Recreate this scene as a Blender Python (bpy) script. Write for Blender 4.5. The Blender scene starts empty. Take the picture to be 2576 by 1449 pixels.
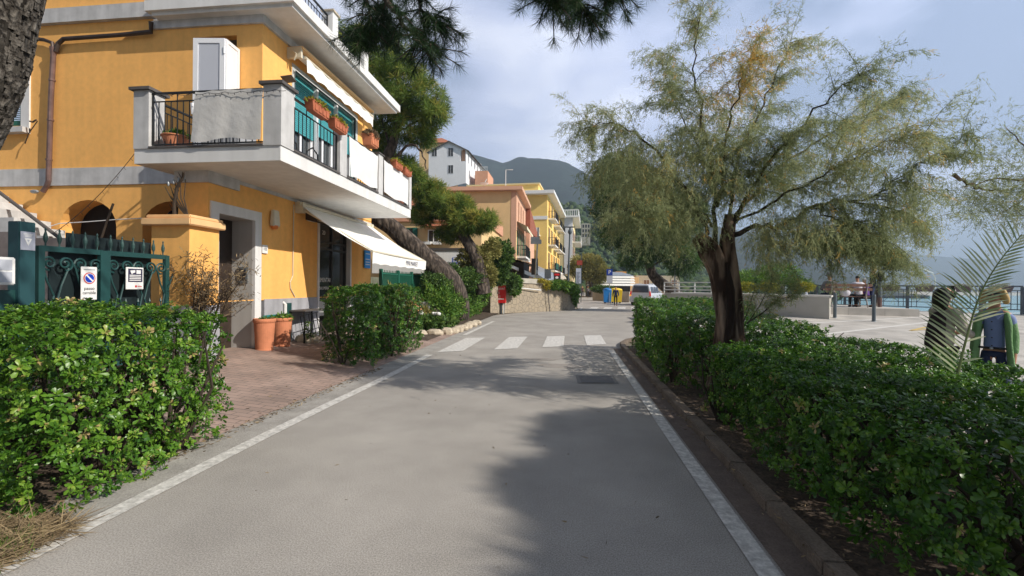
import bpy, bmesh, math, random
import numpy as np
from mathutils import Vector, Matrix
from mathutils.geometry import tessellate_polygon
random.seed(7); rng = np.random.default_rng(7)
S = bpy.context.scene
COL = S.collection
# ------------------------------------------------------------------ camera
FPX = 1150.0; EYE = 1.6; TILT = .010
def _axes():
    y = np.array([137., 2.5, FPX]); y /= np.linalg.norm(y)
    p = np.array([1137., 2.5 - 1000 * TILT, FPX])
    x = p - y * p.dot(y); x /= np.linalg.norm(x)
    return x, y, -np.cross(x, y)
AX, AY, AZ = _axes()
cam = bpy.data.cameras.new('camera'); camo = bpy.data.objects.new('camera', cam); COL.objects.link(camo)
r_, u_, f_ = [Vector((AX[i], AY[i], AZ[i])) for i in range(3)]
m = Matrix((( r_.x, u_.x, -f_.x, 0), (r_.y, u_.y, -f_.y, 0), (r_.z, u_.z, -f_.z, EYE), (0, 0, 0, 1)))
camo.matrix_world = m
cam.sensor_width = 36; cam.lens = 36 * FPX / 2576; cam.clip_start = .05; cam.clip_end = 20000
S.camera = camo
def W(px, py, X=None, Y=None, Z=None):
    """a point of the photograph (2576 x 1449) at a known distance or height -> a place in the world"""
    d = np.array([px - 1288, 724.5 - py, FPX]); d = np.array([d.dot(AX), d.dot(AY), d.dot(AZ)])
    if X is not None: t = X / d[0]
    elif Y is not None: t = Y / d[1]
    else: t = (Z - EYE) / d[2]
    return Vector((d[0] * t, d[1] * t, EYE + d[2] * t))
# ------------------------------------------------------------------ sun, sky, exposure
SUN = Vector((1.0, -.32, .72)).normalized()
elev = math.asin(SUN.z); az = math.atan2(SUN.x, SUN.y)
sl = bpy.data.lights.new('sun', 'SUN'); sl.energy = 5.0; sl.angle = math.radians(.5); sl.color = (1.0, .93, .83)
so = bpy.data.objects.new('sun', sl); COL.objects.link(so); so.rotation_euler = SUN.to_track_quat('Z', 'Y').to_euler(); so.location = (20, -8, 30)
S.view_settings.view_transform = 'Standard'; S.view_settings.look = 'None'; S.view_settings.gamma = 1; S.view_settings.use_curve_mapping = False
S.view_settings.exposure = 0.40
wd = bpy.data.worlds.new('World'); S.world = wd; wd.use_nodes = True
nt = wd.node_tree; nt.nodes.clear(); N = nt.nodes; L = nt.links
out = N.new('ShaderNodeOutputWorld'); bg = N.new('ShaderNodeBackground'); bg.inputs['Strength'].default_value = .1
L.new(bg.outputs[0], out.inputs[0])
sky = N.new('ShaderNodeTexSky'); sky.sky_type = 'NISHITA'; sky.sun_disc = False; sky.sun_elevation = elev; sky.sun_rotation = az
sky.air_density = 1.4; sky.dust_density = 2.0
tc = N.new('ShaderNodeTexCoord')
mp = N.new('ShaderNodeMapping'); mp.inputs['Scale'].default_value = (1.0, 1.0, 2.6); mp.inputs['Location'].default_value = (.35, .1, .2); L.new(tc.outputs['Generated'], mp.inputs[0])
n1 = N.new('ShaderNodeTexNoise'); n1.inputs['Scale'].default_value = 1.9; n1.inputs['Detail'].default_value = 6; n1.inputs['Roughness'].default_value = .5
n1.inputs['Distortion'].default_value = .25; L.new(mp.outputs[0], n1.inputs['Vector'])
cr = N.new('ShaderNodeValToRGB'); e = cr.color_ramp.elements
e[0].position = .38; e[0].color = (.34, .42, .62, 1); e[1].position = .62; e[1].color = (1.10, 1.14, 1.32, 1)
x_ = cr.color_ramp.elements.new(.5); x_.color = (.72, .79, 1.06, 1)
L.new(n1.outputs[0], cr.inputs[0])
# darker, slate cloud bank over the land to the left, a brighter sky over the sea to the right
sp = N.new('ShaderNodeSeparateXYZ'); L.new(tc.outputs['Generated'], sp.inputs[0])
mr = N.new('ShaderNodeMapRange'); mr.inputs[1].default_value = -.45; mr.inputs[2].default_value = .6; mr.inputs[3].default_value = .62; mr.inputs[4].default_value = 1.12
L.new(sp.outputs[0], mr.inputs[0])
vm = N.new('ShaderNodeVectorMath'); vm.operation = 'SCALE'; L.new(cr.outputs[0], vm.inputs[0]); L.new(mr.outputs[0], vm.inputs['Scale'])
# unseen sky overhead and behind the viewer, dimmed to lower the ambient light
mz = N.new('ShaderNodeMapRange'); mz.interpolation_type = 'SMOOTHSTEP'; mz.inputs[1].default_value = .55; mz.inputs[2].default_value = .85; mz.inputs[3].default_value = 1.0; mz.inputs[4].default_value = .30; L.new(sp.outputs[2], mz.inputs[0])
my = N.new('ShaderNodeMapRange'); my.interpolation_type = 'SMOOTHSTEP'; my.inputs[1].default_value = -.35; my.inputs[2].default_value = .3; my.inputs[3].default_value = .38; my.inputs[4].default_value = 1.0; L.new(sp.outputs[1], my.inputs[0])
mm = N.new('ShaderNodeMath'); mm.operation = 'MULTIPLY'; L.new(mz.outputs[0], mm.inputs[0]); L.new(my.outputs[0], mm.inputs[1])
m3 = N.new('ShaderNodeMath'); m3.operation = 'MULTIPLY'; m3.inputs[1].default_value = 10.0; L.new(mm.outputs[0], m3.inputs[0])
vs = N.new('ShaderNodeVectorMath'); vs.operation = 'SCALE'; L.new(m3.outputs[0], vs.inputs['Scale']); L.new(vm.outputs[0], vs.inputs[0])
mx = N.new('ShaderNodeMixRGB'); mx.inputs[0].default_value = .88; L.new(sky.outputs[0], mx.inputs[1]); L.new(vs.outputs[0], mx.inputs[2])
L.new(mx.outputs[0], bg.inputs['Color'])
# ------------------------------------------------------------------ objects and their description
ORG = {}
def tag(o, label=None, cat=None, group=None, kind=None):
    if label: o['label'] = label
    if cat: o['category'] = cat
    if group: o['group'] = group
    if kind: o['kind'] = kind
    return o
def thing(name, label, cat, loc=(0, 0, 0), group=None):
    o = bpy.data.objects.new(name, None); COL.objects.link(o); o.location = loc; o.empty_display_size = .1
    ORG[o.name] = Vector(loc); return tag(o, label, cat, group)
def link(name, me, parent=None, origin=None):
    o = bpy.data.objects.new(name, me); COL.objects.link(o)
    og = ORG[parent.name] if parent is not None else (Vector(origin) if origin is not None else Vector((0, 0, 0)))
    if og.length > 0: me.transform(Matrix.Translation(-og))
    if parent is not None: o.parent = parent
    else: o.location = og
    ORG[o.name] = og
    return o
def copy_tree(o, parent=None, loc=None, label=None, rz=None):
    c = o.copy(); COL.objects.link(c)
    if parent is not None: c.parent = parent
    if loc is not None: c.location = loc
    if rz is not None: c.rotation_euler = (0, 0, rz)
    if label: c['label'] = label
    for ch in list(o.children): copy_tree(ch, c)
    return c
class MB:
    def __init__(s): s.v = []; s.f = []
    def add(s, vs, fs):
        b = len(s.v); s.v += [tuple(v) for v in vs]; s.f += [tuple(b + i for i in f) for f in fs]; return s
    def quad(s, a, b, c, d): return s.add([a, b, c, d], [(0, 1, 2, 3)])
    def box(s, a, b, taper=0):
        x0, y0, z0 = [min(a[i], b[i]) for i in range(3)]; x1, y1, z1 = [max(a[i], b[i]) for i in range(3)]; t = taper
        return s.add([(x0, y0, z0), (x1, y0, z0), (x1, y1, z0), (x0, y1, z0), (x0 + t, y0 + t, z1), (x1 - t, y0 + t, z1), (x1 - t, y1 - t, z1), (x0 + t, y1 - t, z1)],
                     [(3, 2, 1, 0), (4, 5, 6, 7), (0, 1, 5, 4), (1, 2, 6, 5), (2, 3, 7, 6), (3, 0, 4, 7)])
    def obox(s, c, u, v, w):
        """box about centre c with half-axis vectors u, v, w"""
        c, u, v, w = map(Vector, (c, u, v, w)); P = []
        for k in (-1, 1):
            for i, j in ((-1, -1), (1, -1), (1, 1), (-1, 1)): P.append(c + u * i + v * j + w * k)
        return s.add(P, [(3, 2, 1, 0), (4, 5, 6, 7), (0, 1, 5, 4), (1, 2, 6, 5), (2, 3, 7, 6), (3, 0, 4, 7)])
    def beam(s, a, b, w, h=None, up=(0, 0, 1)):
        a, b = Vector(a), Vector(b); d = (b - a); up = Vector(up)
        if abs(d.normalized().dot(up)) > .98: up = Vector((1, 0, 0))
        x = d.cross(up).normalized(); z = x.cross(d).normalized(); h = h or w
        return s.obox((a + b) / 2, d / 2, x * w / 2, z * h / 2)
    def tube(s, pts, rad, n=8, cap=True):
        pts = [Vector(p) for p in pts]
        if not hasattr(rad, '__len__'): rad = [rad] * len(pts)
        V = []; F = []; prev = None
        for i, p in enumerate(pts):
            d = (pts[min(i + 1, len(pts) - 1)] - pts[max(i - 1, 0)])
            if d.length < 1e-9: d = Vector((0, 0, 1))
            d.normalize()
            if prev is None:
                a = d.orthogonal().normalized()
            else:
                a = prev - d * prev.dot(d)
                a = a.normalized() if a.length > 1e-6 else d.orthogonal().normalized()
            prev = a; b = d.cross(a)
            for k in range(n):
                t = 2 * math.pi * k / n; V.append(p + (a * math.cos(t) + b * math.sin(t)) * rad[i])
        for i in range(len(pts) - 1):
            for k in range(n):
                F.append((i * n + k, i * n + (k + 1) % n, (i + 1) * n + (k + 1) % n, (i + 1) * n + k))
        if cap:
            F.append(tuple(range(n - 1, -1, -1))); F.append(tuple((len(pts) - 1) * n + k for k in range(n)))
        return s.add(V, F)
    def lathe(s, prof, c=(0, 0, 0), n=24, sx=1, sy=1):
        V = []; F = []; m_ = len(prof)
        for k in range(n):
            t = 2 * math.pi * k / n
            for r, z in prof: V.append((c[0] + r * math.cos(t) * sx, c[1] + r * math.sin(t) * sy, c[2] + z))
        for k in range(n):
            for i in range(m_ - 1):
                a = k * m_ + i; b = ((k + 1) % n) * m_ + i; F.append((a, b, b + 1, a + 1))
        return s.add(V, F)
    def ell(s, c, r, n=12, m_=8, nz=0.0, seed=0):
        q = random.Random(seed); V = [(c[0], c[1], c[2] - r[2])]; F = []
        for i in range(1, m_):
            ph = -math.pi / 2 + math.pi * i / m_
            for k in range(n):
                t = 2 * math.pi * k / n; j = 1 + nz * (q.random() - .5)
                V.append((c[0] + r[0] * math.cos(ph) * math.cos(t) * j, c[1] + r[1] * math.cos(ph) * math.sin(t) * j, c[2] + r[2] * math.sin(ph) * j))
        V.append((c[0], c[1], c[2] + r[2])); T = len(V) - 1
        for k in range(n):
            F.append((0, 1 + (k + 1) % n, 1 + k)); F.append((T, 1 + (m_ - 2) * n + k, 1 + (m_ - 2) * n + (k + 1) % n))
            for i in range(m_ - 2):
                a = 1 + i * n + k; b = 1 + i * n + (k + 1) % n; F.append((a, b, b + n, a + n))
        return s.add(V, F)
    def prism(s, poly, depth):
        """poly: list of 3D points (planar), extruded by the vector depth"""
        n = len(poly); d = Vector(depth); P = [Vector(p) for p in poly]; V = P + [p + d for p in P]
        return s.add(V, [tuple(range(n - 1, -1, -1)), tuple(range(n, 2 * n))] + [(i, (i + 1) % n, n + (i + 1) % n, n + i) for i in range(n)])
    def mesh(s, name):
        me = bpy.data.meshes.new(name); me.from_pydata(s.v, [], s.f); me.update(); return me
    def build(s, name, mat=None, parent=None, smooth=False, bevel=0, origin=None, label=None, fix=True):
        me = s.mesh(name)
        if fix or bevel:
            bm = bmesh.new(); bm.from_mesh(me)
            if bevel:
                bmesh.ops.remove_doubles(bm, verts=bm.verts, dist=1e-5)
                bmesh.ops.bevel(bm, geom=[e for e in bm.edges if len(e.link_faces) == 2 and e.calc_face_angle(0) > .5], offset=bevel, segments=2, affect='EDGES', clamp_overlap=True)
            bmesh.ops.recalc_face_normals(bm, faces=bm.faces); bm.to_mesh(me); bm.free()
        if mat: me.materials.append(mat)
        if smooth: me.polygons.foreach_set('use_smooth', [True] * len(me.polygons))
        o = link(name, me, parent, origin)
        if label: o['label'] = label
        return o
def wall(mb, to3, outer, holes=(), reveal=None):
    """flat wall with holes: to3(u, v, depth) -> world; reveal = depth of the sides of each hole"""
    polys = [[Vector((u, v, 0)) for u, v in outer]] + [[Vector((u, v, 0)) for u, v in h] for h in holes]
    flat = [p for q in polys for p in q]
    tris = tessellate_polygon(polys); mb.add([to3(p.x, p.y, 0) for p in flat], [tuple(t) for t in tris])
    if reveal:
        for h in holes:
            n = len(h); mb.add([to3(u, v, 0) for u, v in h] + [to3(u, v, reveal) for u, v in h], [(i, (i + 1) % n, n + (i + 1) % n, n + i) for i in range(n)])
def rect(u0, v0, u1, v1): return [(u0, v0), (u1, v0), (u1, v1), (u0, v1)]
def arch(u0, u1, v0, vs, va, n=12):
    c = (u0 + u1) / 2; r = (u1 - u0) / 2
    return [(u0, v0), (u1, v0), (u1, vs)] + [(c + r * math.cos(math.pi * i / n), vs + (va - vs) * math.sin(math.pi * i / n)) for i in range(1, n)] + [(u0, vs)]
def text(name, body, size, at, xd, zd, mat, parent, ext=.001, align='CENTER', sx=1.0, font_shear=0):
    c = bpy.data.curves.new(name, 'FONT'); c.body = body; c.size = size; c.extrude = ext; c.align_x = align; c.align_y = 'CENTER'; c.shear = font_shear
    o = bpy.data.objects.new('tmp', c); COL.objects.link(o); bpy.context.view_layer.update()
    me = bpy.data.meshes.new_from_object(o.evaluated_get(bpy.context.evaluated_depsgraph_get())); me.name = name
    bpy.data.objects.remove(o); bpy.data.curves.remove(c)
    xd = Vector(xd).normalized(); zd = Vector(zd).normalized(); nd = xd.cross(zd)
    me.transform(Matrix.Translation(Vector(at)) @ Matrix((xd * sx, zd, nd)).transposed().to_4x4())
    me.materials.clear(); me.materials.append(mat)
    return link(name, me, parent)
# ------------------------------------------------------------------ fast scattering of many small faces
def raw_mesh(name, V, F, tint=None, mat=None, smooth=False):
    """V (n,3) float array, F (m,k) int array, tint per vertex"""
    me = bpy.data.meshes.new(name); k = F.shape[1]
    me.vertices.add(len(V)); me.vertices.foreach_set('co', np.asarray(V, np.float32).ravel())
    me.loops.add(F.size); me.loops.foreach_set('vertex_index', F.astype(np.int32).ravel())
    me.polygons.add(len(F)); me.polygons.foreach_set('loop_start', np.arange(0, F.size, k, dtype=np.int32))
    if smooth: me.polygons.foreach_set('use_smooth', np.ones(len(F), bool))
    me.update(calc_edges=True)
    if tint is not None:
        a = me.attributes.new('tint', 'FLOAT', 'POINT'); a.data.foreach_set('value', np.asarray(tint, np.float32))
    if mat: me.materials.append(mat)
    return me
def frames(nrm, spin):
    """rotation matrices whose z axis is nrm (n,3), spun by spin"""
    z = nrm / np.maximum(np.linalg.norm(nrm, axis=1, keepdims=True), 1e-9)
    h = np.where(np.abs(z[:, 2:3]) > .9, np.array([[1., 0, 0]]), np.array([[0., 0, 1]]))
    x = np.cross(h, z); x /= np.linalg.norm(x, axis=1, keepdims=True); y = np.cross(z, x)
    c, s = np.cos(spin)[:, None], np.sin(spin)[:, None]
    return np.stack([x * c + y * s, y * c - x * s, z], axis=2)      # columns
def scatter(tv, tf, pos, R, sc, tint, tv_tint=None):
    n = len(pos); k = len(tv)
    V = np.einsum('nij,kj->nki', R, tv) * np.reshape(sc, (n, 1, -1)) + pos[:, None, :]
    F = tf[None] + (np.arange(n) * k)[:, None, None]
    T = np.repeat(tint, k) if tv_tint is None else (tint[:, None] + tv_tint[None]).ravel()
    return V.reshape(-1, 3), F.reshape(-1, tf.shape[1]), T
def join(parts):
    V = []; F = []; T = []; b = 0
    for v, f, t in parts:
        V.append(v); F.append(f + b); T.append(t); b += len(v)
    return np.concatenate(V), np.concatenate(F), np.concatenate(T)
def slivers(P, D, ln, w, tint, roll=None):
    """thin quads from P along D"""
    n = len(P); D = D / np.maximum(np.linalg.norm(D, axis=1, keepdims=True), 1e-9)
    a = np.cross(D, rng.normal(size=(n, 3))); a /= np.maximum(np.linalg.norm(a, axis=1, keepdims=True), 1e-9)
    ln = np.reshape(ln, (-1, 1)); w = np.reshape(w, (-1, 1))
    V = np.stack([P - a * w * .35, P + a * w * .35, P + D * ln * .55 + a * w * .5, P + D * ln, P + D * ln * .55 - a * w * .5], 1)
    F = np.arange(n)[:, None] * 5 + np.arange(5)[None]
    return V.reshape(-1, 3), F, np.repeat(tint, 5)
# ------------------------------------------------------------------ materials
def streaks(m_, amt=.12, sc=(5., 5., .35)):
    """rain streaks and faded patches over whatever colour the material has"""
    t = m_.node_tree; b = t.nodes['Principled BSDF']; src = b.inputs['Base Color'].links[0].from_socket; tcn = t.nodes.new('ShaderNodeTexCoord'); mp_ = t.nodes.new('ShaderNodeMapping'); mp_.inputs['Scale'].default_value = sc
    n_ = t.nodes.new('ShaderNodeTexNoise'); n_.inputs['Scale'].default_value = 1.; n_.inputs['Detail'].default_value = 6; t.links.new(tcn.outputs['Object'], mp_.inputs[0]); t.links.new(mp_.outputs[0], n_.inputs['Vector'])
    r = t.nodes.new('ShaderNodeMapRange'); r.inputs[1].default_value = .38; r.inputs[2].default_value = .62; r.inputs[3].default_value = 1 - amt; r.inputs[4].default_value = 1 + amt * .35; t.links.new(n_.outputs[0], r.inputs[0])
    v = t.nodes.new('ShaderNodeVectorMath'); v.operation = 'SCALE'; t.links.new(src, v.inputs[0]); t.links.new(r.outputs[0], v.inputs['Scale']); t.links.new(v.outputs[0], b.inputs['Base Color'])
def M(name, col, rough=.85, var=.12, scale=3., bump=0., bscale=40., metal=0., spec=.4, col2=None, fine=None, emit=None, alpha=None, trans=0.):
    m_ = bpy.data.materials.new(name); m_.use_nodes = True; t = m_.node_tree; b = t.nodes['Principled BSDF']
    b.inputs['Roughness'].default_value = rough; b.inputs['Metallic'].default_value = metal
    b.inputs['Specular IOR Level'].default_value = spec
    if trans: b.inputs['Transmission Weight'].default_value = trans
    c = (*col, 1); tcn = t.nodes.new('ShaderNodeTexCoord')
    if var > 0:
        nz = t.nodes.new('ShaderNodeTexNoise'); nz.inputs['Scale'].default_value = scale; nz.inputs['Detail'].default_value = 5; nz.inputs['Roughness'].default_value = .62
        t.links.new(tcn.outputs['Object'], nz.inputs['Vector'])
        rp = t.nodes.new('ShaderNodeValToRGB'); rp.color_ramp.elements[0].position = .3; rp.color_ramp.elements[1].position = .7
        d = col2 or [x * (1 - var) for x in col]
        rp.color_ramp.elements[0].color = (*[min(1, x) for x in d], 1); rp.color_ramp.elements[1].color = (*[min(1, x * (1 + var * .6)) for x in col], 1)
        t.links.new(nz.outputs[0], rp.inputs[0]); cur = rp.outputs[0]
        if fine:
            n2 = t.nodes.new('ShaderNodeTexNoise'); n2.inputs['Scale'].default_value = fine[0]; n2.inputs['Detail'].default_value = 3
            t.links.new(tcn.outputs['Object'], n2.inputs['Vector'])
            r2 = t.nodes.new('ShaderNodeMapRange'); r2.inputs[1].default_value = .35; r2.inputs[2].default_value = .65; r2.inputs[3].default_value = 1 - fine[1]; r2.inputs[4].default_value = 1 + fine[1]
            t.links.new(n2.outputs[0], r2.inputs[0])
            v = t.nodes.new('ShaderNodeVectorMath'); v.operation = 'SCALE'; t.links.new(cur, v.inputs[0]); t.links.new(r2.outputs[0], v.inputs['Scale']); cur = v.outputs[0]
        t.links.new(cur, b.inputs['Base Color'])
    else: b.inputs['Base Color'].default_value = c
    if bump:
        n3 = t.nodes.new('ShaderNodeTexNoise'); n3.inputs['Scale'].default_value = bscale; n3.inputs['Detail'].default_value = 4
        t.links.new(tcn.outputs['Object'], n3.inputs['Vector'])
        bp = t.nodes.new('ShaderNodeBump'); bp.inputs['Strength'].default_value = bump; bp.inputs['Distance'].default_value = .02
        t.links.new(n3.outputs[0], bp.inputs['Height']); t.links.new(bp.outputs[0], b.inputs['Normal'])
    if emit: b.inputs['Emission Color'].default_value = (*emit[0], 1); b.inputs['Emission Strength'].default_value = emit[1]
    return m_
def leafmat(name, ramp, rough=.45, transl=.25, spec=.4):
    m_ = bpy.data.materials.new(name); m_.use_nodes = True; t = m_.node_tree; b = t.nodes['Principled BSDF']; o = t.nodes['Material Output']
    at = t.nodes.new('ShaderNodeAttribute'); at.attribute_name = 'tint'
    rp = t.nodes.new('ShaderNodeValToRGB'); el = rp.color_ramp.elements
    el[0].position = ramp[0][0]; el[0].color = (*ramp[0][1], 1); el[1].position = ramp[-1][0]; el[1].color = (*ramp[-1][1], 1)
    for p, c in ramp[1:-1]:
        q = el.new(p); q.color = (*c, 1)
    t.links.new(at.outputs['Fac'], rp.inputs[0]); t.links.new(rp.outputs[0], b.inputs['Base Color'])
    b.inputs['Roughness'].default_value = rough; b.inputs['Specular IOR Level'].default_value = spec
    if transl:
        tr = t.nodes.new('ShaderNodeBsdfTranslucent'); mx_ = t.nodes.new('ShaderNodeMixShader'); mx_.inputs[0].default_value = transl
        t.links.new(rp.outputs[0], tr.inputs['Color']); t.links.new(b.outputs[0], mx_.inputs[1]); t.links.new(tr.outputs[0], mx_.inputs[2]); t.links.new(mx_.outputs[0], o.inputs[0])
    return m_
def brickmat(name, c1, c2, mortar, w, h, scale=1.0, rough=.9, off=.5, msize=.012, bump=.4, axes='XY'):
    m_ = M(name, c1, rough, 0); t = m_.node_tree; b = t.nodes['Principled BSDF']
    tcn = t.nodes.new('ShaderNodeTexCoord'); br = t.nodes.new('ShaderNodeTexBrick'); br.inputs['Scale'].default_value = scale
    br.inputs['Color1'].default_value = (*c1, 1); br.inputs['Color2'].default_value = (*c2, 1); br.inputs['Mortar'].default_value = (*mortar, 1)
    br.inputs['Brick Width'].default_value = w; br.inputs['Row Height'].default_value = h; br.inputs['Mortar Size'].default_value = msize; br.offset = off
    s_ = t.nodes.new('ShaderNodeSeparateXYZ'); cb = t.nodes.new('ShaderNodeCombineXYZ'); t.links.new(tcn.outputs['Object'], s_.inputs[0])
    i, j = {'XY': (0, 1), 'XZ': (0, 2), 'YZ': (1, 2)}[axes]
    nz = t.nodes.new('ShaderNodeTexNoise'); nz.inputs['Scale'].default_value = 2.; t.links.new(tcn.outputs['Object'], nz.inputs['Vector'])
    ma = t.nodes.new('ShaderNodeMath'); ma.operation = 'MULTIPLY_ADD'; ma.inputs[1].default_value = .06; t.links.new(nz.outputs[0], ma.inputs[0]); t.links.new(s_.outputs[j], ma.inputs[2])
    t.links.new(s_.outputs[i], cb.inputs[0]); t.links.new(ma.outputs[0], cb.inputs[1]); t.links.new(cb.outputs[0], br.inputs['Vector'])
    n2 = t.nodes.new('ShaderNodeTexNoise'); n2.inputs['Scale'].default_value = 1.4; n2.inputs['Detail'].default_value = 6; t.links.new(tcn.outputs['Object'], n2.inputs['Vector'])
    r2 = t.nodes.new('ShaderNodeMapRange'); r2.inputs[1].default_value = .3; r2.inputs[2].default_value = .7; r2.inputs[3].default_value = .72; r2.inputs[4].default_value = 1.15; t.links.new(n2.outputs[0], r2.inputs[0])
    v = t.nodes.new('ShaderNodeVectorMath'); v.operation = 'SCALE'; t.links.new(br.outputs[0], v.inputs[0]); t.links.new(r2.outputs[0], v.inputs['Scale']); t.links.new(v.outputs[0], b.inputs['Base Color'])
    bp = t.nodes.new('ShaderNodeBump'); bp.inputs['Strength'].default_value = bump; bp.inputs['Distance'].default_value = .01; bp.invert = True
    t.links.new(br.outputs['Fac'], bp.inputs['Height']); t.links.new(bp.outputs[0], b.inputs['Normal'])
    return m_
def voromat(name, c1, c2, joint, scale=3.):
    """rubble stone wall"""
    m_ = M(name, c1, .95, 0); t = m_.node_tree; b = t.nodes['Principled BSDF']; tcn = t.nodes.new('ShaderNodeTexCoord')
    v1 = t.nodes.new('ShaderNodeTexVoronoi'); v1.inputs['Scale'].default_value = scale; v2 = t.nodes.new('ShaderNodeTexVoronoi'); v2.feature = 'DISTANCE_TO_EDGE'; v2.inputs['Scale'].default_value = scale
    for v in (v1, v2): t.links.new(tcn.outputs['Object'], v.inputs['Vector'])
    rp = t.nodes.new('ShaderNodeValToRGB'); rp.color_ramp.elements[0].color = (*c1, 1); rp.color_ramp.elements[1].color = (*c2, 1)
    t.links.new(v1.outputs['Color'], rp.inputs[0])
    r2 = t.nodes.new('ShaderNodeValToRGB'); r2.color_ramp.elements[0].position = .02; r2.color_ramp.elements[1].position = .07
    t.links.new(v2.outputs['Distance'], r2.inputs[0])
    mx_ = t.nodes.new('ShaderNodeMixRGB'); mx_.inputs[1].default_value = (*joint, 1); t.links.new(r2.outputs[0], mx_.inputs[0]); t.links.new(rp.outputs[0], mx_.inputs[2]); t.links.new(mx_.outputs[0], b.inputs['Base Color'])
    bp = t.nodes.new('ShaderNodeBump'); bp.inputs['Strength'].default_value = .6; bp.inputs['Distance'].default_value = .03; t.links.new(r2.outputs[0], bp.inputs['Height']); t.links.new(bp.outputs[0], b.inputs['Normal'])
    return m_
def barkmat(name, c1, c2, scale=9., zs=.3):
    m_ = M(name, c1, .95, 0); t = m_.node_tree; b = t.nodes['Principled BSDF']; tcn = t.nodes.new('ShaderNodeTexCoord')
    mp_ = t.nodes.new('ShaderNodeMapping'); mp_.inputs['Scale'].default_value = (1, 1, zs); t.links.new(tcn.outputs['Object'], mp_.inputs[0])
    v2 = t.nodes.new('ShaderNodeTexVoronoi'); v2.feature = 'DISTANCE_TO_EDGE'; v2.inputs['Scale'].default_value = scale; t.links.new(mp_.outputs[0], v2.inputs['Vector'])
    nz = t.nodes.new('ShaderNodeTexNoise'); nz.inputs['Scale'].default_value = scale * 2; nz.inputs['Detail'].default_value = 6; t.links.new(mp_.outputs[0], nz.inputs['Vector'])
    ma = t.nodes.new('ShaderNodeMath'); ma.operation = 'ADD'; t.links.new(v2.outputs['Distance'], ma.inputs[0]); t.links.new(nz.outputs[0], ma.inputs[1])
    rp = t.nodes.new('ShaderNodeValToRGB'); rp.color_ramp.elements[0].position = .5; rp.color_ramp.elements[0].color = (*c1, 1); rp.color_ramp.elements[1].position = .95; rp.color_ramp.elements[1].color = (*c2, 1)
    t.links.new(ma.outputs[0], rp.inputs[0]); t.links.new(rp.outputs[0], b.inputs['Base Color'])
    bp = t.nodes.new('ShaderNodeBump'); bp.inputs['Strength'].default_value = 1.; bp.inputs['Distance'].default_value = .05; t.links.new(ma.outputs[0], bp.inputs['Height']); t.links.new(bp.outputs[0], b.inputs['Normal'])
    return m_
YEL = M('ochre_plaster', (.95, .50, .145), .9, .07, 1.2, .12, 60., fine=(9., .035))
YELW = M('pale_ochre_plaster', (.86, .54, .26), .9, .06, 1.5, .1, 60.)
WHT = M('white_paint', (.74, .735, .72), .7, .05, 2., .05, 30.)
GRY = M('grey_white_render', (.56, .555, .55), .85, .1, 1.5, .1, 40., fine=(6., .05))
PLN = M('grey_plinth', (.40, .40, .43), .9, .2, 2., .2, 30.)
JMB = M('shaded_jamb', (.50, .485, .46), .85, .06, 2.)  # grey puts the shade of the porch recess into the jamb colour
SLA = M('slate_coping', (.10, .09, .085), .7, .2, 6.)
BLK = M('black_iron', (.012, .014, .015), .5, 0)
DGR = M('dark_green_iron', (.014, .062, .060), .45, .15, 4.)
GRN = M('green_iron', (.02, .13, .085), .5, .15, 4.)
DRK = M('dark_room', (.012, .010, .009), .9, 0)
WOO = M('dark_wood_door', (.045, .030, .022), .55, .4, 3.)
GLS = M('window_glass', (.05, .06, .065), .06, 0, spec=.8)
SGL = M('shop_glass', (.028, .027, .026), .08, 0, spec=.7)
TEA = M('teal_shutter', (.065, .33, .36), .5, .08, 3.)
PVC = M('white_pvc', (.80, .81, .84), .4, .03, 3.)
PVG = M('grey_pvc_panel', (.50, .52, .58), .35, .03, 3.)
CLO = M('white_cloth', (.74, .74, .73), .9, .05, 2., .4, 6.)
CLG = M('grey_white_cloth', (.60, .59, .57), .9, .08, 2., .5, 7.)
AWN = M('cream_awning', (.86, .85, .81), .85, .03, 1.)
TER = M('terracotta', (.62, .235, .12), .85, .18, 5., .1, 30.)
TERD = M('terracotta_box', (.45, .14, .07), .8, .2, 6., .1, 30.)
COP = M('copper_pipe', (.20, .125, .11), .45, .35, 5., metal=.5)
COPD = M('dark_copper', (.07, .05, .042), .5, .3, 6., metal=.4)
STO = M('pale_stone', (.55, .47, .36), .9, .3, 9., .4, 12.)
BLU = M('sign_blue', (.01, .12, .62), .4, 0)
CYB = M('sign_sky_blue', (.03, .30, .75), .4, 0)
RED = M('sign_red', (.62, .02, .02), .4, 0)
LTW = M('sign_white', (.80, .80, .78), .4, .02)
INK = M('dark_ink', (.03, .03, .035), .6, 0)
GPT = M('galvanised_steel', (.33, .36, .38), .45, .12, 8., metal=.6)
SLT = M('slate_blue_paint', (.085, .11, .13), .5, .15, 5.)
ORA = M('orange_lens', (.75, .22, .05), .3, 0)
PLA = M('cream_plastic', (.68, .62, .48), .5, .1, 6.)
BARK = barkmat('pine_bark', (.014, .011, .008), (.10, .09, .075), 7., .35)
BARK2 = barkmat('leaning_pine_bark', (.035, .027, .022), (.16, .125, .10), 5., .4)
TBARK = barkmat('tamarisk_bark', (.05, .028, .018), (.38, .27, .195), 6., .22)
TWIG = M('twig_bark', (.055, .04, .028), .9, .3, 8.)
ROOF = M('orange_roof_tiles', (.42, .15, .075), .9, .25, 4., .3, 10.)
SOIL = M('hedge_soil', (.085, .06, .042), .98, .5, 5., .8, 30., fine=(40., .35))
HEDGE = leafmat('hedge_leaves', [(0, (.014, .040, .008)), (.35, (.045, .135, .014)), (.7, (.135, .285, .026)), (.93, (.30, .44, .06)), (1.0, (.42, .32, .14))], .36, .28, .45)
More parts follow.
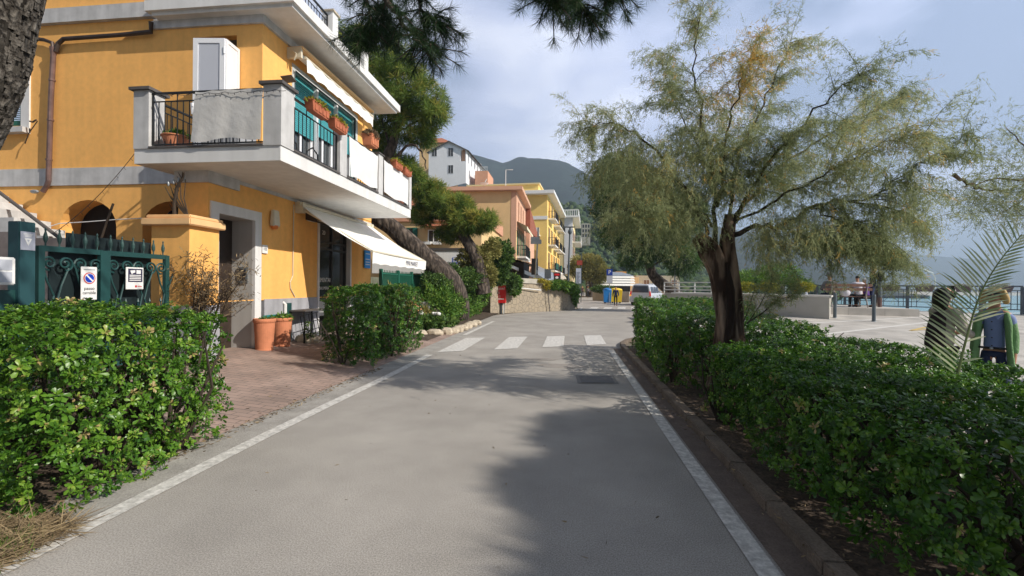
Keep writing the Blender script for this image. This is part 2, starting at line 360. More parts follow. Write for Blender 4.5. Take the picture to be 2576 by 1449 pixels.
TAMA = leafmat('tamarisk_sprays', [(0, (.13, .155, .06)), (.4, (.29, .335, .17)), (.72, (.45, .48, .26)), (.86, (.60, .48, .18)), (1.0, (.74, .42, .10))], .75, .5, .15)
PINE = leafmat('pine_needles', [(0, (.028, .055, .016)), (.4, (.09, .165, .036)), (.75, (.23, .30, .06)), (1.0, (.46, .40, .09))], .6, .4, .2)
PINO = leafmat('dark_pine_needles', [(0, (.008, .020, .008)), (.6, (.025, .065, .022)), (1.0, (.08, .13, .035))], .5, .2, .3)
GENL = leafmat('broad_leaves', [(0, (.022, .050, .016)), (.5, (.075, .15, .034)), (1.0, (.20, .29, .065))], .5, .25, .3)
GRNL = leafmat('bright_leaves', [(0, (.035, .09, .015)), (.5, (.11, .24, .035)), (1.0, (.28, .38, .07))], .5, .3, .3)
YFL = leafmat('yellow_flowers', [(0, (.10, .17, .03)), (.6, (.30, .30, .04)), (1.0, (.55, .45, .07))], .7, .2, .2)
DRY = leafmat('dry_leaves', [(0, (.07, .05, .03)), (.5, (.21, .155, .095)), (1.0, (.42, .32, .18))], .8, .2, .2)
OLI = leafmat('olive_leaves', [(0, (.09, .10, .028)), (.5, (.25, .24, .075)), (1.0, (.42, .37, .13))], .7, .25, .2)
PALM = leafmat('palm_leaflets', [(0, (.08, .14, .05)), (.6, (.24, .33, .14)), (1.0, (.58, .62, .38))], .4, .25, .4)

for m__, a_ in ((YEL, .05), (YELW, .08), (WHT, .07), (GRY, .14), (PLN, .15), (AWN, .05), (JMB, .08)): streaks(m__, a_)
# ------------------------------------------------------------------ setting: ground, road, markings, promenade, sea, hills
ASPH = M('asphalt', (.375, .350, .318), .95, .20, .8, .18, 160., spec=.2, fine=(110., .26))
BRN = M('gutter_dirt', (.15, .115, .095), .95, .25, 6., .3, 90., fine=(90., .2))
PAINT = M('road_paint', (.68, .66, .62), .8, .22, 16., .2, 120., col2=(.38, .365, .34), fine=(60., .1))
KERB = M('kerb_stone', (.40, .375, .34), .9, .25, 5., .3, 60., fine=(60., .1))
CONC = M('verge_concrete', (.36, .34, .31), .95, .25, 3., .4, 60., fine=(80., .15))
PAVE = brickmat('court_paving', (.40, .285, .235), (.33, .245, .205), (.17, .14, .12), .24, .12, 1., msize=.006, bump=.5)
PROM = brickmat('promenade_paving', (.50, .47, .425), (.47, .44, .40), (.38, .355, .32), 1.2, .6, 1., msize=.012, bump=.15)
PRL = M('promenade_bands', (.62, .60, .56), .9, .1, 3.)
YLN = M('yellow_paint', (.62, .45, .16), .9, .2, 9.)
GND = M('bare_ground', (.22, .19, .14), .95, .4, .5, .3, 8.)
def st(o): return tag(o, kind='structure')
def pz(x, y): return .004 + min(.70, max(0, (y - 8.5) * .06))
def cz(x, y=0): return .003 + .25 * min(1, max(0, (-x - 3.6) / 2.9))
def sheet(name, xs, ys, zf, mat, keep=lambda x, y: True):
    mb = MB(); nx, ny = len(xs), len(ys)
    mb.v = [(x, y, zf(x, y)) for y in ys for x in xs]
    mb.f = [(j * nx + i, j * nx + i + 1, (j + 1) * nx + i + 1, (j + 1) * nx + i) for j in range(ny - 1) for i in range(nx - 1)
            if keep((xs[i] + xs[i + 1]) / 2, (ys[j] + ys[j + 1]) / 2)]
    return st(mb.build(name, mat, fix=False))
def strip(name, pts, w, mat, z=.008, zf=None):
    """ribbon along pts"""
    mb = MB(); P = [Vector((p[0], p[1])) for p in pts]; Lf = []
    for i, p in enumerate(P):
        d = (P[min(i + 1, len(P) - 1)] - P[max(0, i - 1)]).normalized(); n = Vector((-d.y, d.x)) * w / 2
        for q in (p + n, p - n): Lf.append((q.x, q.y, (zf(q.x, q.y) if zf else 0) + z))
    mb.v = Lf; mb.f = [(2 * i, 2 * i + 1, 2 * i + 3, 2 * i + 2) for i in range(len(P) - 1)]
    return mb
# land: one sheet to the hills; its right boundary is the shore
coast = [(-900, -400), (60, -400), (45, -30), (31, 8), (17.9, 20.2), (12.5, 24.8), (11.2, 27), (11.5, 32), (14, 45), (24, 90), (60, 180), (150, 330), (420, 560), (1500, 1300), (1500, 2500), (-900, 2500)]
mb = MB(); tr = tessellate_polygon([[Vector((x, y, 0)) for x, y in coast]]); mb.add([(x, y, -.03) for x, y in coast], [tuple(t) for t in tr])
st(mb.build('ground', GND))
mb = MB()
for i in range(1, len(coast) - 3):
    a, b = coast[i], coast[i + 1]; mb.quad((*a, -.03), (*b, -.03), (*b, -6), (*a, -6))
st(mb.build('sea_wall', KERB))
WAT = M('sea_water', (.16, .42, .46), .16, .15, .02, .12, .5, spec=.5)
mb = MB(); mb.quad((-2000, -900, -3.6), (9000, -900, -3.6), (9000, 8000, -3.6), (-2000, 8000, -3.6)); st(mb.build('sea', WAT))
# road
mb = MB(); ro = [(-3.62, -8), (1.45, -8), (1.45, 12.3), (1.6, 13.4), (2.3, 14.6), (4.2, 16.2), (6.5, 22), (9, 27), (11.3, 46), (14, 70), (16, 110), (-12, 130), (-3, 90), (0, 60), (.8, 40), (.9, 34), (-.6, 31), (-3.0, 27.5), (-4.3, 24), (-4.2, 18), (-3.62, 12)]
tr = tessellate_polygon([[Vector((x, y, 0)) for x, y in ro]]); mb.add([(x, y, 0) for x, y in ro], [tuple(t) for t in tr]); st(mb.build('road', ASPH))
# promenade
cl_ = lambda x: (24.8 + (x - 12.5) * (20.2 - 24.8) / 5.4) if x > 12.5 else 25.2
xs = [4.2, 5, 6, 7, 8, 9, 10, 11, 12, 12.5, 13, 14, 15, 16, 17, 18, 20, 23, 27, 31]
mb = MB()
ys = [-12, 0, 8.5, 9, 10, 12, 14, 16, 18, 20.2]
for i in range(len(xs) - 1):
    a, b = xs[i], xs[i + 1]; col = []
    for x in (a, b):
        top = min(cl_(x), 24.9) - .05
        yy = [y for y in ys if y < top - .1]; yy = (yy + [top] * (12 - len(yy)))[:12] if True else yy
        col.append([(x, y, pz(x, y)) for y in yy])
    for k in range(11):
        if abs(col[0][k][1] - col[0][k + 1][1]) + abs(col[1][k][1] - col[1][k + 1][1]) > .01: mb.quad(col[0][k], col[1][k], col[1][k + 1], col[0][k + 1])
st(mb.build('promenade', PROM))
lines = [((1900, 792), (2560, 792)), ((1990, 815), (2330, 790)), ((2010, 842), (2345, 808))]
def WPm(px, py, off=0.):
    z = 0.
    for i in range(40):
        p = W(px, py, Z=z + off); z = .6 * z + .4 * (pz(p.x, p.y))
    return p
k = 0
for (a, b), w in zip([((1985, 800), (2330, 788)), ((2010, 815), (2335, 797)), ((2040, 845), (2345, 810))], (.10, .16, .16)):
    p, q = WPm(*a), WPm(*b); q = q + (q - p) * .9; pts = [p.lerp(q, t / 14) for t in range(15)]
    st(strip('promenade_line', [(v.x, v.y) for v in pts], w, PRL, .006, pz).build('promenade_line', PRL))
for a, b in (((2360, 827), (2290, 832)), ((2290, 832), (2330, 823))):
    p, q = WPm(*a), WPm(*b); st(strip('y', [(p.x, p.y), (q.x, q.y)], .09, YLN, .007, pz).build('yellow_marking', YLN))
# left: concrete verge, court, soil
st(strip('v', [(-3.42, y) for y in np.linspace(-6, 15, 30)], .46, CONC, .006).build('concrete_verge', CONC))
xs = [-3.62, -4.2, -5, -5.8, -6.5, -9, -16]; ys = [3.9, 6, 9, 12, 15, 18]
sheet('brick_court', xs, ys, lambda x, y: cz(x) + .004, PAVE)
sheet('hedge_bed', [-3.62, -5, -6.3, -9], [-6, 0, 2, 4.05], lambda x, y: cz(x) + .012, SOIL)
sheet('garden_soil', [-3.9, -5, -6.5, -10], [12.6, 16, 20, 24.5, 27], lambda x, y: cz(x) + .012, SOIL)
# right: gutter, kerb, soil bed
st(strip('g', [(1.33, y) for y in np.linspace(-6, 12.2, 30)], .2, BRN, .005).build('gutter', BRN))
kp = [(1.5, y) for y in np.linspace(-6, 12.2, 26)] + [(1.56, 13.0), (1.8, 13.8), (2.3, 14.6), (3.2, 15.5), (4.2, 16.3)]
mb = MB()
for i in range(len(kp) - 1):
    a, b = Vector((*kp[i], .035)), Vector((*kp[i + 1], .035)); mb.beam(a, b, .13, .10 if i % 2 else .104)
st(mb.build('kerb', M('dirty_kerb', (.19, .15, .115), .95, .35, 4., .3, 60., fine=(60., .2)), bevel=.01))
xs = [1.57, 2.2, 3, 3.8, 4.35]; ys = [-6, -2, 1, 3, 5, 7, 9, 11, 12.6, 14.0]
sheet('planting_bed', xs, ys, lambda x, y: .05 + .02 * math.sin(3 * x + 2 * y), SOIL, lambda x, y: x > 1.5 + max(0, y - 12.5) * .8)
# road markings
st(strip('l', [(-3.11 + .02 * math.sin(y), y) for y in np.linspace(2.0, 10.25, 34)], .15, PAINT).build('edge_line', PAINT))
st(strip('l', [(1.14, y) for y in np.linspace(-3, 11.8, 40)], .13, PAINT).build('edge_line', PAINT))
st(strip('l', [(-3.28, y) for y in np.linspace(14.6, 20.6, 12)], .15, PAINT).build('edge_line', PAINT))
st(strip('l', [(-3.7, 24.0), (-3.2, 25.6), (-2.2, 27.2), (-.8, 28.9), (.4, 30.6), (1.0, 32.6), (1.2, 36)], .13, PAINT).build('edge_line', PAINT))
for x0 in (-3.07, -1.8, -.62, .57):
    mb = MB(); w = .56; f = lambda x: 10.65 + (x + 3.07) * .57; g = lambda x: 13.75 + (x + 3.07) * .41
    mb.quad((x0, f(x0), .008), (x0 + w, f(x0 + w), .008), (x0 + w + .02, g(x0 + w), .008), (x0 + .02, g(x0), .008))
    st(mb.build('crosswalk_stripe', PAINT))
for i, x0 in enumerate((1.6, 2.7, 3.8, 4.9)):
    mb = MB(); mb.quad((x0, 34 + i * .5, .008), (x0 + .6, 34 + i * .5, .008), (x0 + 1.0, 37 + i * .5, .008), (x0 + .4, 37 + i * .5, .008)); st(mb.build('crosswalk_stripe', PAINT))
PAT = M('asphalt_patch', (.34, .31, .28), .95, .2, 1.5, .4, 220., spec=.2, fine=(120., .25))
def blob(name, cx, cy, rx, ry, mat, z, seed, n=26):
    q = random.Random(seed); mb = MB(); ph = [q.uniform(0, 6) for _ in range(3)]
    mb.add([(cx + rx * math.cos(2 * math.pi * k / n) * (1 + .18 * math.sin(3 * 2 * math.pi * k / n + ph[0]) + .08 * math.sin(7 * 2 * math.pi * k / n + ph[1])), cy + ry * math.sin(2 * math.pi * k / n) * (1 + .15 * math.sin(2 * 2 * math.pi * k / n + ph[2])), z) for k in range(n)], [tuple(range(n))]); return st(mb.build(name, mat))
blob('asphalt_patch', -.1, 9.3, .5, .22, PAT, .003, 1); blob('asphalt_patch', -.5, 10.1, .35, .2, PAT, .003, 2)
# manhole: frame, plate
t_ = thing('manhole_cover', 'square dark iron manhole cover set in the asphalt near the right white line', 'manhole cover', (.53, 8.03, 0))
mb = MB(); mb.quad((.20, 7.66, .006), (.88, 7.72, .006), (.86, 8.42, .006), (.18, 8.36, .006)); mb.build('frame', M('manhole_frame', (.20, .19, .18), .8, .2, 20), t_)
mb = MB(); mb.quad((.26, 7.72, .011), (.82, 7.77, .011), (.80, 8.36, .011), (.24, 8.31, .011)); mb.build('plate', M('manhole_iron', (.085, .08, .078), .6, .3, 30, .5, 30.), t_)
t_ = None
# ------------------------------------------------------------------ hills
def hill(name, ridge, dr, df, zf, mat, nz=.03, nv=50, nu=200, curve=1.2, seed=1, rough=1.):
    px = np.linspace(ridge[0][0], ridge[-1][0], nu); py = np.interp(px, [p[0] for p in ridge], [p[1] for p in ridge])
    q = np.random.default_rng(seed); V = []
    def fbm(a, b):
        s = 0
        for o in range(6):
            fr = 2 ** o; s = s + math.sin(a * fr * 1.7 + seed * 3 + o * 1.3 + 1.5 * math.sin(b * fr * 1.1 + o)) * math.cos(b * fr * 1.9 + o * 2.1) / fr
        return s
    for j in range(nv):
        t = j / (nv - 1)
        for i in range(nu):
            R = W(px[i], py[i], Y=dr); d = df + (dr - df) * t; s = d / dr
            z = zf + (R.z - zf) * (t ** curve)
            x = R.x * s; n = fbm(px[i] / 90, t * 5) * nz * (R.z - zf) * min(1, 4 * t) * (1 if t < 1 else rough)
            V.append((x, d + n * 1.5, z + n * (1 if j < nv - 1 else .15)))
    F = [(j * nu + i, j * nu + i + 1, (j + 1) * nu + i + 1, (j + 1) * nu + i) for j in range(nv - 1) for i in range(nu - 1)]
    # back side so that the hill is solid land, not a sheet
    b0 = len(V)
    for i in range(nu):
        x, y, z = V[(nv - 1) * nu + i]; V.append((x * 1.25, y * 1.25, zf - 5))
    F += [((nv - 1) * nu + i, (nv - 1) * nu + i + 1, b0 + i + 1, b0 + i) for i in range(nu - 1)]
    mb = MB(); mb.v = V; mb.f = F; o = mb.build(name, mat, smooth=True); return st(o), V
HILF = M('far_forest', (.012, .022, .017), 1., .5, .02, .0, 1., fine=(.12, .4))
HILM = M('mid_forest', (.030, .050, .024), 1., .5, .05, fine=(.3, .35))
HILH = M('headland_forest', (.030, .050, .036), 1., .4, .006, fine=(.03, .3))
hill('hills', [(600, 520), (800, 430), (1000, 420), (1190, 392), (1240, 402), (1270, 410), (1300, 402), (1340, 400), (1400, 402), (1430, 412), (1490, 448), (1600, 505), (1750, 560), (1900, 590), (2050, 640), (2160, 690), (2260, 722), (2340, 745)], 850, 330, -2, HILF, .045, seed=2)
hill('headland', [(1500, 560), (1750, 570), (1950, 590), (2150, 615), (2300, 640), (2450, 652), (2560, 655), (2700, 668), (2900, 700), (3050, 735)], 2600, 2100, -4, HILH, .05, seed=5)
o, HV = hill('wooded_slope', [(1290, 500), (1340, 515), (1400, 512), (1450, 520), (1500, 545), (1560, 590), (1640, 650), (1750, 688), (1900, 705), (2020, 728), (2080, 738)], 300, 150, -1, HILM, .05, seed=3)
# forest canopy on the near slope: uncountable crowns, one mass
bm = bmesh.new(); bmesh.ops.create_icosphere(bm, subdivisions=2, radius=1)
for v in bm.verts: v.co *= 1 + .28 * math.sin(v.co.x * 5 + v.co.y * 3) * math.cos(v.co.z * 6 + v.co.x)
tv = np.array([v.co[:] for v in bm.verts]); tf = np.array([[v.index for v in f.verts] for f in bm.faces]); bm.free()
HVa = np.array(HV[:50 * 200]); idx = rng.choice(len(HVa), 2600)
P = HVa[idx] + rng.normal(size=(2600, 3)) * [2, 2, .5]; P[:, 2] += 1.0
sc = rng.uniform(1.0, 2.3, (2600, 1)) * np.array([[1, 1, 1.]]) * rng.uniform(.7, 1.3, (2600, 3))
V, F, T = scatter(tv, tf, P, frames(rng.normal(size=(2600, 3)), rng.uniform(0, 6, 2600)), sc, rng.uniform(.15, .95, 2600))
FOR = leafmat('forest_crowns', [(0, (.020, .034, .018)), (.6, (.045, .075, .028)), (1, (.10, .13, .045))], .9, 0, .1)
o = link('forest', raw_mesh('forest', V, F, T, FOR)); tag(o, 'dark green wooded slope above the far end of the village', 'forest', kind='stuff')
# hillside behind the houses on the left
def hz(x, y): return max(0, min(1, (-x - 6 - max(0, 60 - y) * .12) / 34)) ** .8 * 26 * max(0, min(1, (y - 26) / 45))
xs = list(np.linspace(-90, -6, 40)); ys = list(np.linspace(26, 220, 50))
sheet('hillside', xs, ys, lambda x, y: -.02 + hz(x, y) + (.8 * math.sin(x * .7) * math.cos(y * .5) if hz(x, y) > 2 else 0), HILM)
# ------------------------------------------------------------------ the ochre shop house
XF = -6.5; YC = 9.08; YP = 7.62; YE = 14.62; XB = -4.72; YB = 7.06
hs = thing('shop_house', 'ochre house with a wrap-round balcony and a mini market below', 'house', (XF, YC, 0))
R3 = lambda y, z, d: (XF - d, y, z)          # right facade, depth into the house
Fr3 = lambda x, z, d: (x, YC + d, z)         # front facade
# right facade wall: ground floor and first floor
mb = MB()
wall(mb, R3, [(YP, 1.25), (YE, 1.25), (YE, 3.72), (YP, 3.72)], [rect(7.86, 1.27, 8.86, 2.92), rect(11.38, 1.27, 13.1, 3.3)])
wall(mb, R3, [(YC, 3.7), (YE, 3.7), (YE, 7.22), (YC, 7.22)], [rect(10.25, 3.95, 13.42, 6.72)])
mb.quad((XF, YE, 0), (-14, YE, 0), (-14, YE, 7.5), (XF, YE, 7.5))
# front: upper wall, arch wall, pier
wall(mb, Fr3, [(-16, 0), (-7.08, 0), (-7.08, 3.8), (-16, 3.8)], [arch(-11.42, -9.98, .1, 2.85, 3.45), arch(-9.33, -7.85, .1, 2.85, 3.4)], .45)
wall(mb, Fr3, [(-16, 4.15), (XF, 4.15), (XF, 7.22), (-16, 7.22)], [rect(-13.3, 5.17, -12.42, 6.6), rect(-8.1, 3.95, -7.1, 6.95)], .18)
mb.quad((-16, YC, 7.22), (-9.1, YC, 7.22), (-9.1, YC, 10.5), (-16, YC, 10.5))
wall(mb, lambda x, z, d: (x, YP + d, z), rect(-7.1, 1.25, XF, 3.72))
mb.quad((-7.1, YP, 0), (-7.1, YC, 0), (-7.1, YC, 3.72), (-7.1, YP, 3.72))
mb.build('wall', YEL, hs)
def boxes(name, mat, par, *bb):
    for a_, b_ in bb: MB().box(a_, b_).build(name, mat, par)
boxes('plinth', PLN, hs, ((XF + .02, YC + .1, 0), (XF - .1, 11.3, 1.27)), ((XF + .02, 13.18, 0), (XF - .1, YE + .01, 1.27)), ((XF + .02, YP - .02, 0), (-7.12, YP + .06, 1.25)))
mb = MB(); mb.box((-16, YC - .03, 3.78), (-7.1, YC + .05, 4.17)); mb.box((-7.5, YP - .03, 3.70), (XF + .03, YC - .03, 3.98)); mb.build('string_course', GRY, hs)
mb = MB(); mb.box((-7.14, YP - .05, 3.44), (XF + .05, YP + .75, 3.7)); mb.build('pier_capital', GRY, hs)
mb = MB(); mb.box((XF + .012, YP + .68, 3.58), (XF - .05, YE, 3.66)); mb.build('moulding', GRY, hs)
# porch with dark door
mb = MB()
mb.box((XF + .03, 7.66, .25), (XF - .04, 7.86, 3.12)); mb.box((XF + .03, 8.86, .1), (XF - .04, 9.06, 3.12)); mb.box((XF + .03, 7.86, 2.92), (XF - .04, 8.86, 3.12))
fr = mb.build('porch_surround', WHT, hs)
mb = MB(); mb.quad((XF - .04, 8.86, .1), (-7.0, 8.86, .1), (-7.0, 8.86, 2.92), (XF - .04, 8.86, 2.92)); mb.quad((XF - .04, 7.86, .1), (-7.0, 7.86, .1), (-7.0, 7.86, 2.92), (XF - .04, 7.86, 2.92)); mb.quad((XF - .04, 7.86, 2.92), (-7.0, 7.86, 2.92), (-7.0, 8.86, 2.92), (XF - .04, 8.86, 2.92)); mb.build('jamb', JMB, hs)
mb = MB(); mb.box((-7.0, 7.86, .25), (-7.06, 8.86, 2.92)); dd = mb.build('door', WOO, hs)
mb = MB()
for z0, z1 in ((.4, 1.2), (1.3, 2.1), (2.2, 2.85)):
    for y0 in (7.95, 8.42): mb.box((-6.985, y0, z0), (-7.0, y0 + .36, z1))
mb.build('panel', WOO, dd)
mb = MB(); mb.box((XF + .12, 7.64, 0), (-7.0, 9.0, .16)); mb.build('door_step', GRY, hs)
mb = MB(); mb.box((XF + .16, 7.60, .16), (-7.0, 9.02, .21)); mb.build('step_slab', SLA, hs)
# intercom on the far jamb
t_ = thing('intercom', 'grey door intercom panel on the porch jamb', 'intercom', (-6.75, 8.85, 1.8))
mb = MB(); mb.box((-6.84, 8.83, 1.62), (-6.62, 8.857, 1.95)); mb.build('frame', GPT, t_, bevel=.004); mb = MB(); mb.box((-6.81, 8.822, 1.68), (-6.66, 8.832, 1.90)); mb.build('screen', INK, t_)
# shop window / door
mb = MB(); mb.box((XF + .03, 11.3, .1), (XF - .12, 11.38, 3.36)); mb.box((XF + .03, 13.1, .1), (XF - .12, 13.18, 3.36)); mb.box((XF + .025, 11.38, 3.3), (XF - .12, 13.1, 3.36)); mb.build('shop_surround', WHT, hs)
sg = MB(); sg.box((XF - .14, 11.38, .2), (XF - .16, 13.1, 3.3)); sg = sg.build('shop_glass', SGL, hs)
mb = MB()
for y in (11.38, 12.24, 13.04): mb.box((XF - .10, y, .2), (XF - .14, y + .06, 3.3))
for z in (.2, 2.55, 2.75, 3.22): mb.box((XF - .095, 11.38, z), (XF - .139, 13.1, z + .05))
mb.build('shop_frame', M('dark_bronze_frame', (.03, .03, .028), .4, 0), sg)
text('door_lettering', 'ALIMENTARI', .17, (XF - .128, 11.9, 1.72), (0, 1, 0), (0, 0, 1), LTW, sg, sx=.8)
text('door_lettering', 'SALUMERIA', .12, (XF - .128, 11.9, 1.5), (0, 1, 0), (0, 0, 1), LTW, sg, sx=.8)
text('door_lettering', '20', .16, (XF - .128, 11.85, 3.02), (0, 1, 0), (0, 0, 1), LTW, sg)
mb = MB()
for i in range(7): mb.box((XF - .132, 11.6 + i * .05, .75), (XF - .138, 11.63 + i * .05, 1.15))
mb.build('striped_sticker', LTW, sg)
# floor slab of the balcony, piers, parapets
mb = MB()
mb.box((XB, YB, 3.65), (XF + .0, 13.42, 3.9)); mb.box((-7.42, YB, 3.65), (XF, YC - .02, 3.9))
sl_ = mb.build('balcony_slab', WHT, hs)
boxes('balcony_pier', GRY, hs, ((XB + .02, YB - .02, 3.9), (XB - .30, YB + .34, 4.90)), ((-7.42, YB - .02, 3.9), (-7.13, YB + .3, 4.90)), *[((XB + .02, y0, 3.9), (XB - .14, y1, 4.90)) for y0, y1 in ((9.02, 9.32), (10.98, 11.26), (13.22, 13.42))])
boxes('coping', SLA, hs, ((XB + .07, YB - .07, 4.90), (XB - .35, YB + .39, 4.95)), ((-7.47, YB - .07, 4.90), (-7.08, YB + .35, 4.95)), *[((XB + .05, y0, 4.90), (XB - .17, y1, 4.93)) for y0, y1 in ((8.99, 9.35), (10.95, 11.29), (13.19, 13.45))])
boxes('sill_slab', SLA, hs, ((XB + .03, YB + .34, 3.9), (XB - .12, 9.02, 3.935)), ((XB + .03, 9.32, 3.9), (XB - .12, 10.98, 3.935)), ((XB + .03, 11.26, 3.9), (XB - .12, 13.22, 3.935)), ((-7.13, YB - .03, 3.9), (XB - .30, YB + .12, 3.935)))
mb = MB()
def rail(x0, y0, x1, y1, zb=3.98, zt=4.86, step=.115, top=.045, mid=None):
    a, b = Vector((x0, y0, 0)), Vector((x1, y1, 0)); n = max(2, int((b - a).length / step))
    up = Vector((0, 0, 1)); mb.beam(a + up * zt, b + up * zt, top, .03); mb.beam(a + up * zb, b + up * zb, .025, .02)
    if mid: mb.beam(a + up * mid, b + up * mid, .018)
    for i in range(n + 1):
        p = a.lerp(b, i / n); r = .028 if i in (0, n) else .012; mb.beam(p + up * zb, p + up * (zt if i % 4 == 0 or not mid else mid), r)
rail(-7.12, YB + .05, XB - .31, YB + .05, mid=4.72); rail(XB - .06, YB + .36, XB - .06, 9.01, mid=4.70)
rail(XB - .06, 9.33, XB - .06, 10.97); rail(XB - .06, 11.27, XB - .06, 13.2)
rail(-7.35, YB + .34, -7.35, YC - .05, mid=4.72)
mb.build('balcony_railing', BLK, hs)
# cornice and roof terrace
mb = MB(); mb.box((-9.0, 8.76, 7.40), (-5.60, 13.7 + 1.1, 7.62)); mb.box((-5.62 - .06, 8.84, 7.33), (-8.9, 14.7, 7.4)); mb.build('cornice', WHT, hs)
mb = MB(); mb.box((XF + .06, YC - .06, 7.16), (XF - .2, YE + .02, 7.34)); mb.box((-9.1, YC - .055, 7.165), (XF - .2, YC + .1, 7.335)); mb.build('frieze', GRY, hs)
mb = MB(); mb.box((-16, YC - .10, 7.42), (-9.06, YC + .02, 7.74)); mb.build('roof_band', GRY, hs)
for y in (9.1, 10.85, 12.65):
    mb = MB(); mb.box((-6.15, y, 7.62), (-5.88, y + .27, 8.45)); p_ = mb.build('terrace_pillar', WHT, hs); mb = MB(); mb.box((-6.19, y - .04, 8.45), (-5.84, y + .31, 8.49)); mb.build('pillar_cap', STO, p_)
mb = MB(); rail(-6.02, 9.4, -6.02, 10.84, 7.75, 8.35, .12, mid=8.2); rail(-6.02, 11.13, -6.02, 12.64, 7.75, 8.35, .12, mid=8.2); rail(-9.0, 9.0, -6.15, 9.0, 7.75, 8.35, .12); mb.build('terrace_railing', BLK, hs)
mb = MB(); mb.box((-15.9, YC + .3, 7.35), (-6.6, YE - .1, 7.6)); mb.build('roof', GRY, hs)
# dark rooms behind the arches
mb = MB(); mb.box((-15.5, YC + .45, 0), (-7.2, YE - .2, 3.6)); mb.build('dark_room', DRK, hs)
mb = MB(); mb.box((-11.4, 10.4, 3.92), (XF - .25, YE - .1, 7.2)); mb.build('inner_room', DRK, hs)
# upper window with roller shutters (right facade)
mb = MB(); f0 = XF + .012
mb.box((f0, 10.13, 3.92), (XF - .05, 10.25, 6.84)); mb.box((f0, 13.42, 3.92), (XF - .05, 13.54, 6.84)); mb.box((f0, 10.25, 6.72), (XF - .05, 13.42, 6.84)); mb.build('window_surround', M('grey_window_surround', (.52, .55, .55), .8, .05), hs)
mb = MB(); mb.quad((XF, 13.42, 3.95), (XF - .3, 13.42, 3.95), (XF - .3, 13.42, 6.72), (XF, 13.42, 6.72)); mb.quad((XF, 10.25, 6.72), (XF - .3, 10.25, 6.72), (XF - .3, 13.42, 6.72), (XF, 13.42, 6.72)); mb.quad((XF, 10.25, 3.95), (XF - .3, 10.25, 3.95), (XF - .3, 10.25, 6.72), (XF, 10.25, 6.72)); mb.build('window_reveal', M('teal_reveal', (.30, .45, .45), .8, .05), hs)
ys_ = (10.25, 11.28, 12.32, 13.42)
for i in range(3):
    y0, y1 = ys_[i], ys_[i + 1]; mb = MB()
    for z0, z1 in ((3.95, 4.03), (6.66, 6.72)): mb.box((XF - .16, y0 + .02, z0), (XF - .22, y1 - .02, z1))
    for yy in (y0 + .02, (y0 + y1) / 2 - .03, y1 - .09): mb.box((XF - .155, yy, 4.03), (XF - .22, yy + .07, 6.66))
    w_ = mb.build('window', PVC, hs)
    mb = MB(); mb.box((XF - .20, y0 + .05, 4.0), (XF - .21, y1 - .05, 6.7)); mb.build('pane', GLS, w_)
    mb = MB(); zb = 5.35 if i < 1 else 5.55; n = 26
    for k in range(n):
        z0 = zb + (6.7 - zb) * k / n; z1 = zb + (6.7 - zb) * (k + .82) / n; mb.box((XF - .11, y0 + .05, z0), (XF - .14, y1 - .03, z1))
    mb.build('roller_shutter', TEA, w_)
    if i < 2: mb = MB(); mb.box((XF - .02, y1 - .03, 3.95), (XF - .16, y1 + .06, 6.72)); mb.build('mullion', PVC, hs)
# blinds behind the lower glass: pale curtains
CUR = M('striped_curtain', (.55, .56, .60), .8, .3, 2.)
for y0, y1 in ((10.4, 10.75), (11.0, 11.25), (11.45, 11.8), (12.0, 12.3), (12.5, 13.2)):
    mb = MB(); mb.box((XF - .225, y0, 4.0), (XF - .235, y1, 6.4)); mb.build('curtain', CUR, hs)
# open white shutter door on the front facade, above the balcony
t_ = thing('open_door', 'white framed balcony door standing open with grey panel', 'door', (-7.1, YC, 3.95))
fl_ = lambda v: Vector((v.x, v.y, 0)); a, b, c_ = fl_(W(567, 80, Y=8.62)), fl_(W(488, 85, Y=8.55)), fl_(W(601, 95, Y=YC - .02))
def leaf(p, q, z0, z1, par, nm, pm, w=.09):
    d = (q - p); n = d.normalized(); o_ = n.cross(Vector((0, 0, 1))) * .025; mb = MB(); up = Vector((0, 0, 1))
    for s0, s1 in ((0, w), (d.length - w, d.length)): mb.prism([p + n * s0 + up * z0 - o_, p + n * s1 + up * z0 - o_, p + n * s1 + up * z1 - o_, p + n * s0 + up * z1 - o_], o_ * 2)
    for y0, y1 in ((z0, z0 + w * 1.4), (z1 - w, z1)): mb.prism([p + n * w + up * y0 - o_, q - n * w + up * y0 - o_, q - n * w + up * y1 - o_, p + n * w + up * y1 - o_], o_ * 2)
    l_ = mb.build(nm, PVC, par)
    mb = MB(); mb.prism([p + n * w + up * (z0 + .1) - o_ * .4, q - n * w + up * (z0 + .1) - o_ * .4, q - n * w + up * (z1 - w) - o_ * .4, p + n * w + up * (z1 - w) - o_ * .4], o_ * .8); mb.build('panel', pm, l_); return l_
l1 = leaf(a, b, 4.0, 6.62, t_, 'leaf', PVG, .10); l2 = leaf(c_, a, 4.0, 6.62, t_, 'leaf', PVC, .07)
mb = MB(); p = b.lerp(a, .05) + Vector((0, -.05, 0)); mb.beam(p + Vector((0, 0, 5.05)), p + Vector((-.02, 0, 5.28)), .04); mb.beam(p + Vector((0, .05, 5.2)), p + Vector((0, -.02, 5.2)), .03); mb.build('handle', PVC, l1)
mb = MB()
for z in (4.3, 6.3): mb.tube([a + Vector((0, -.03, z)), a + Vector((0, -.03, z + .14))], .018, 8)
mb.build('hinge', PVC, l1)
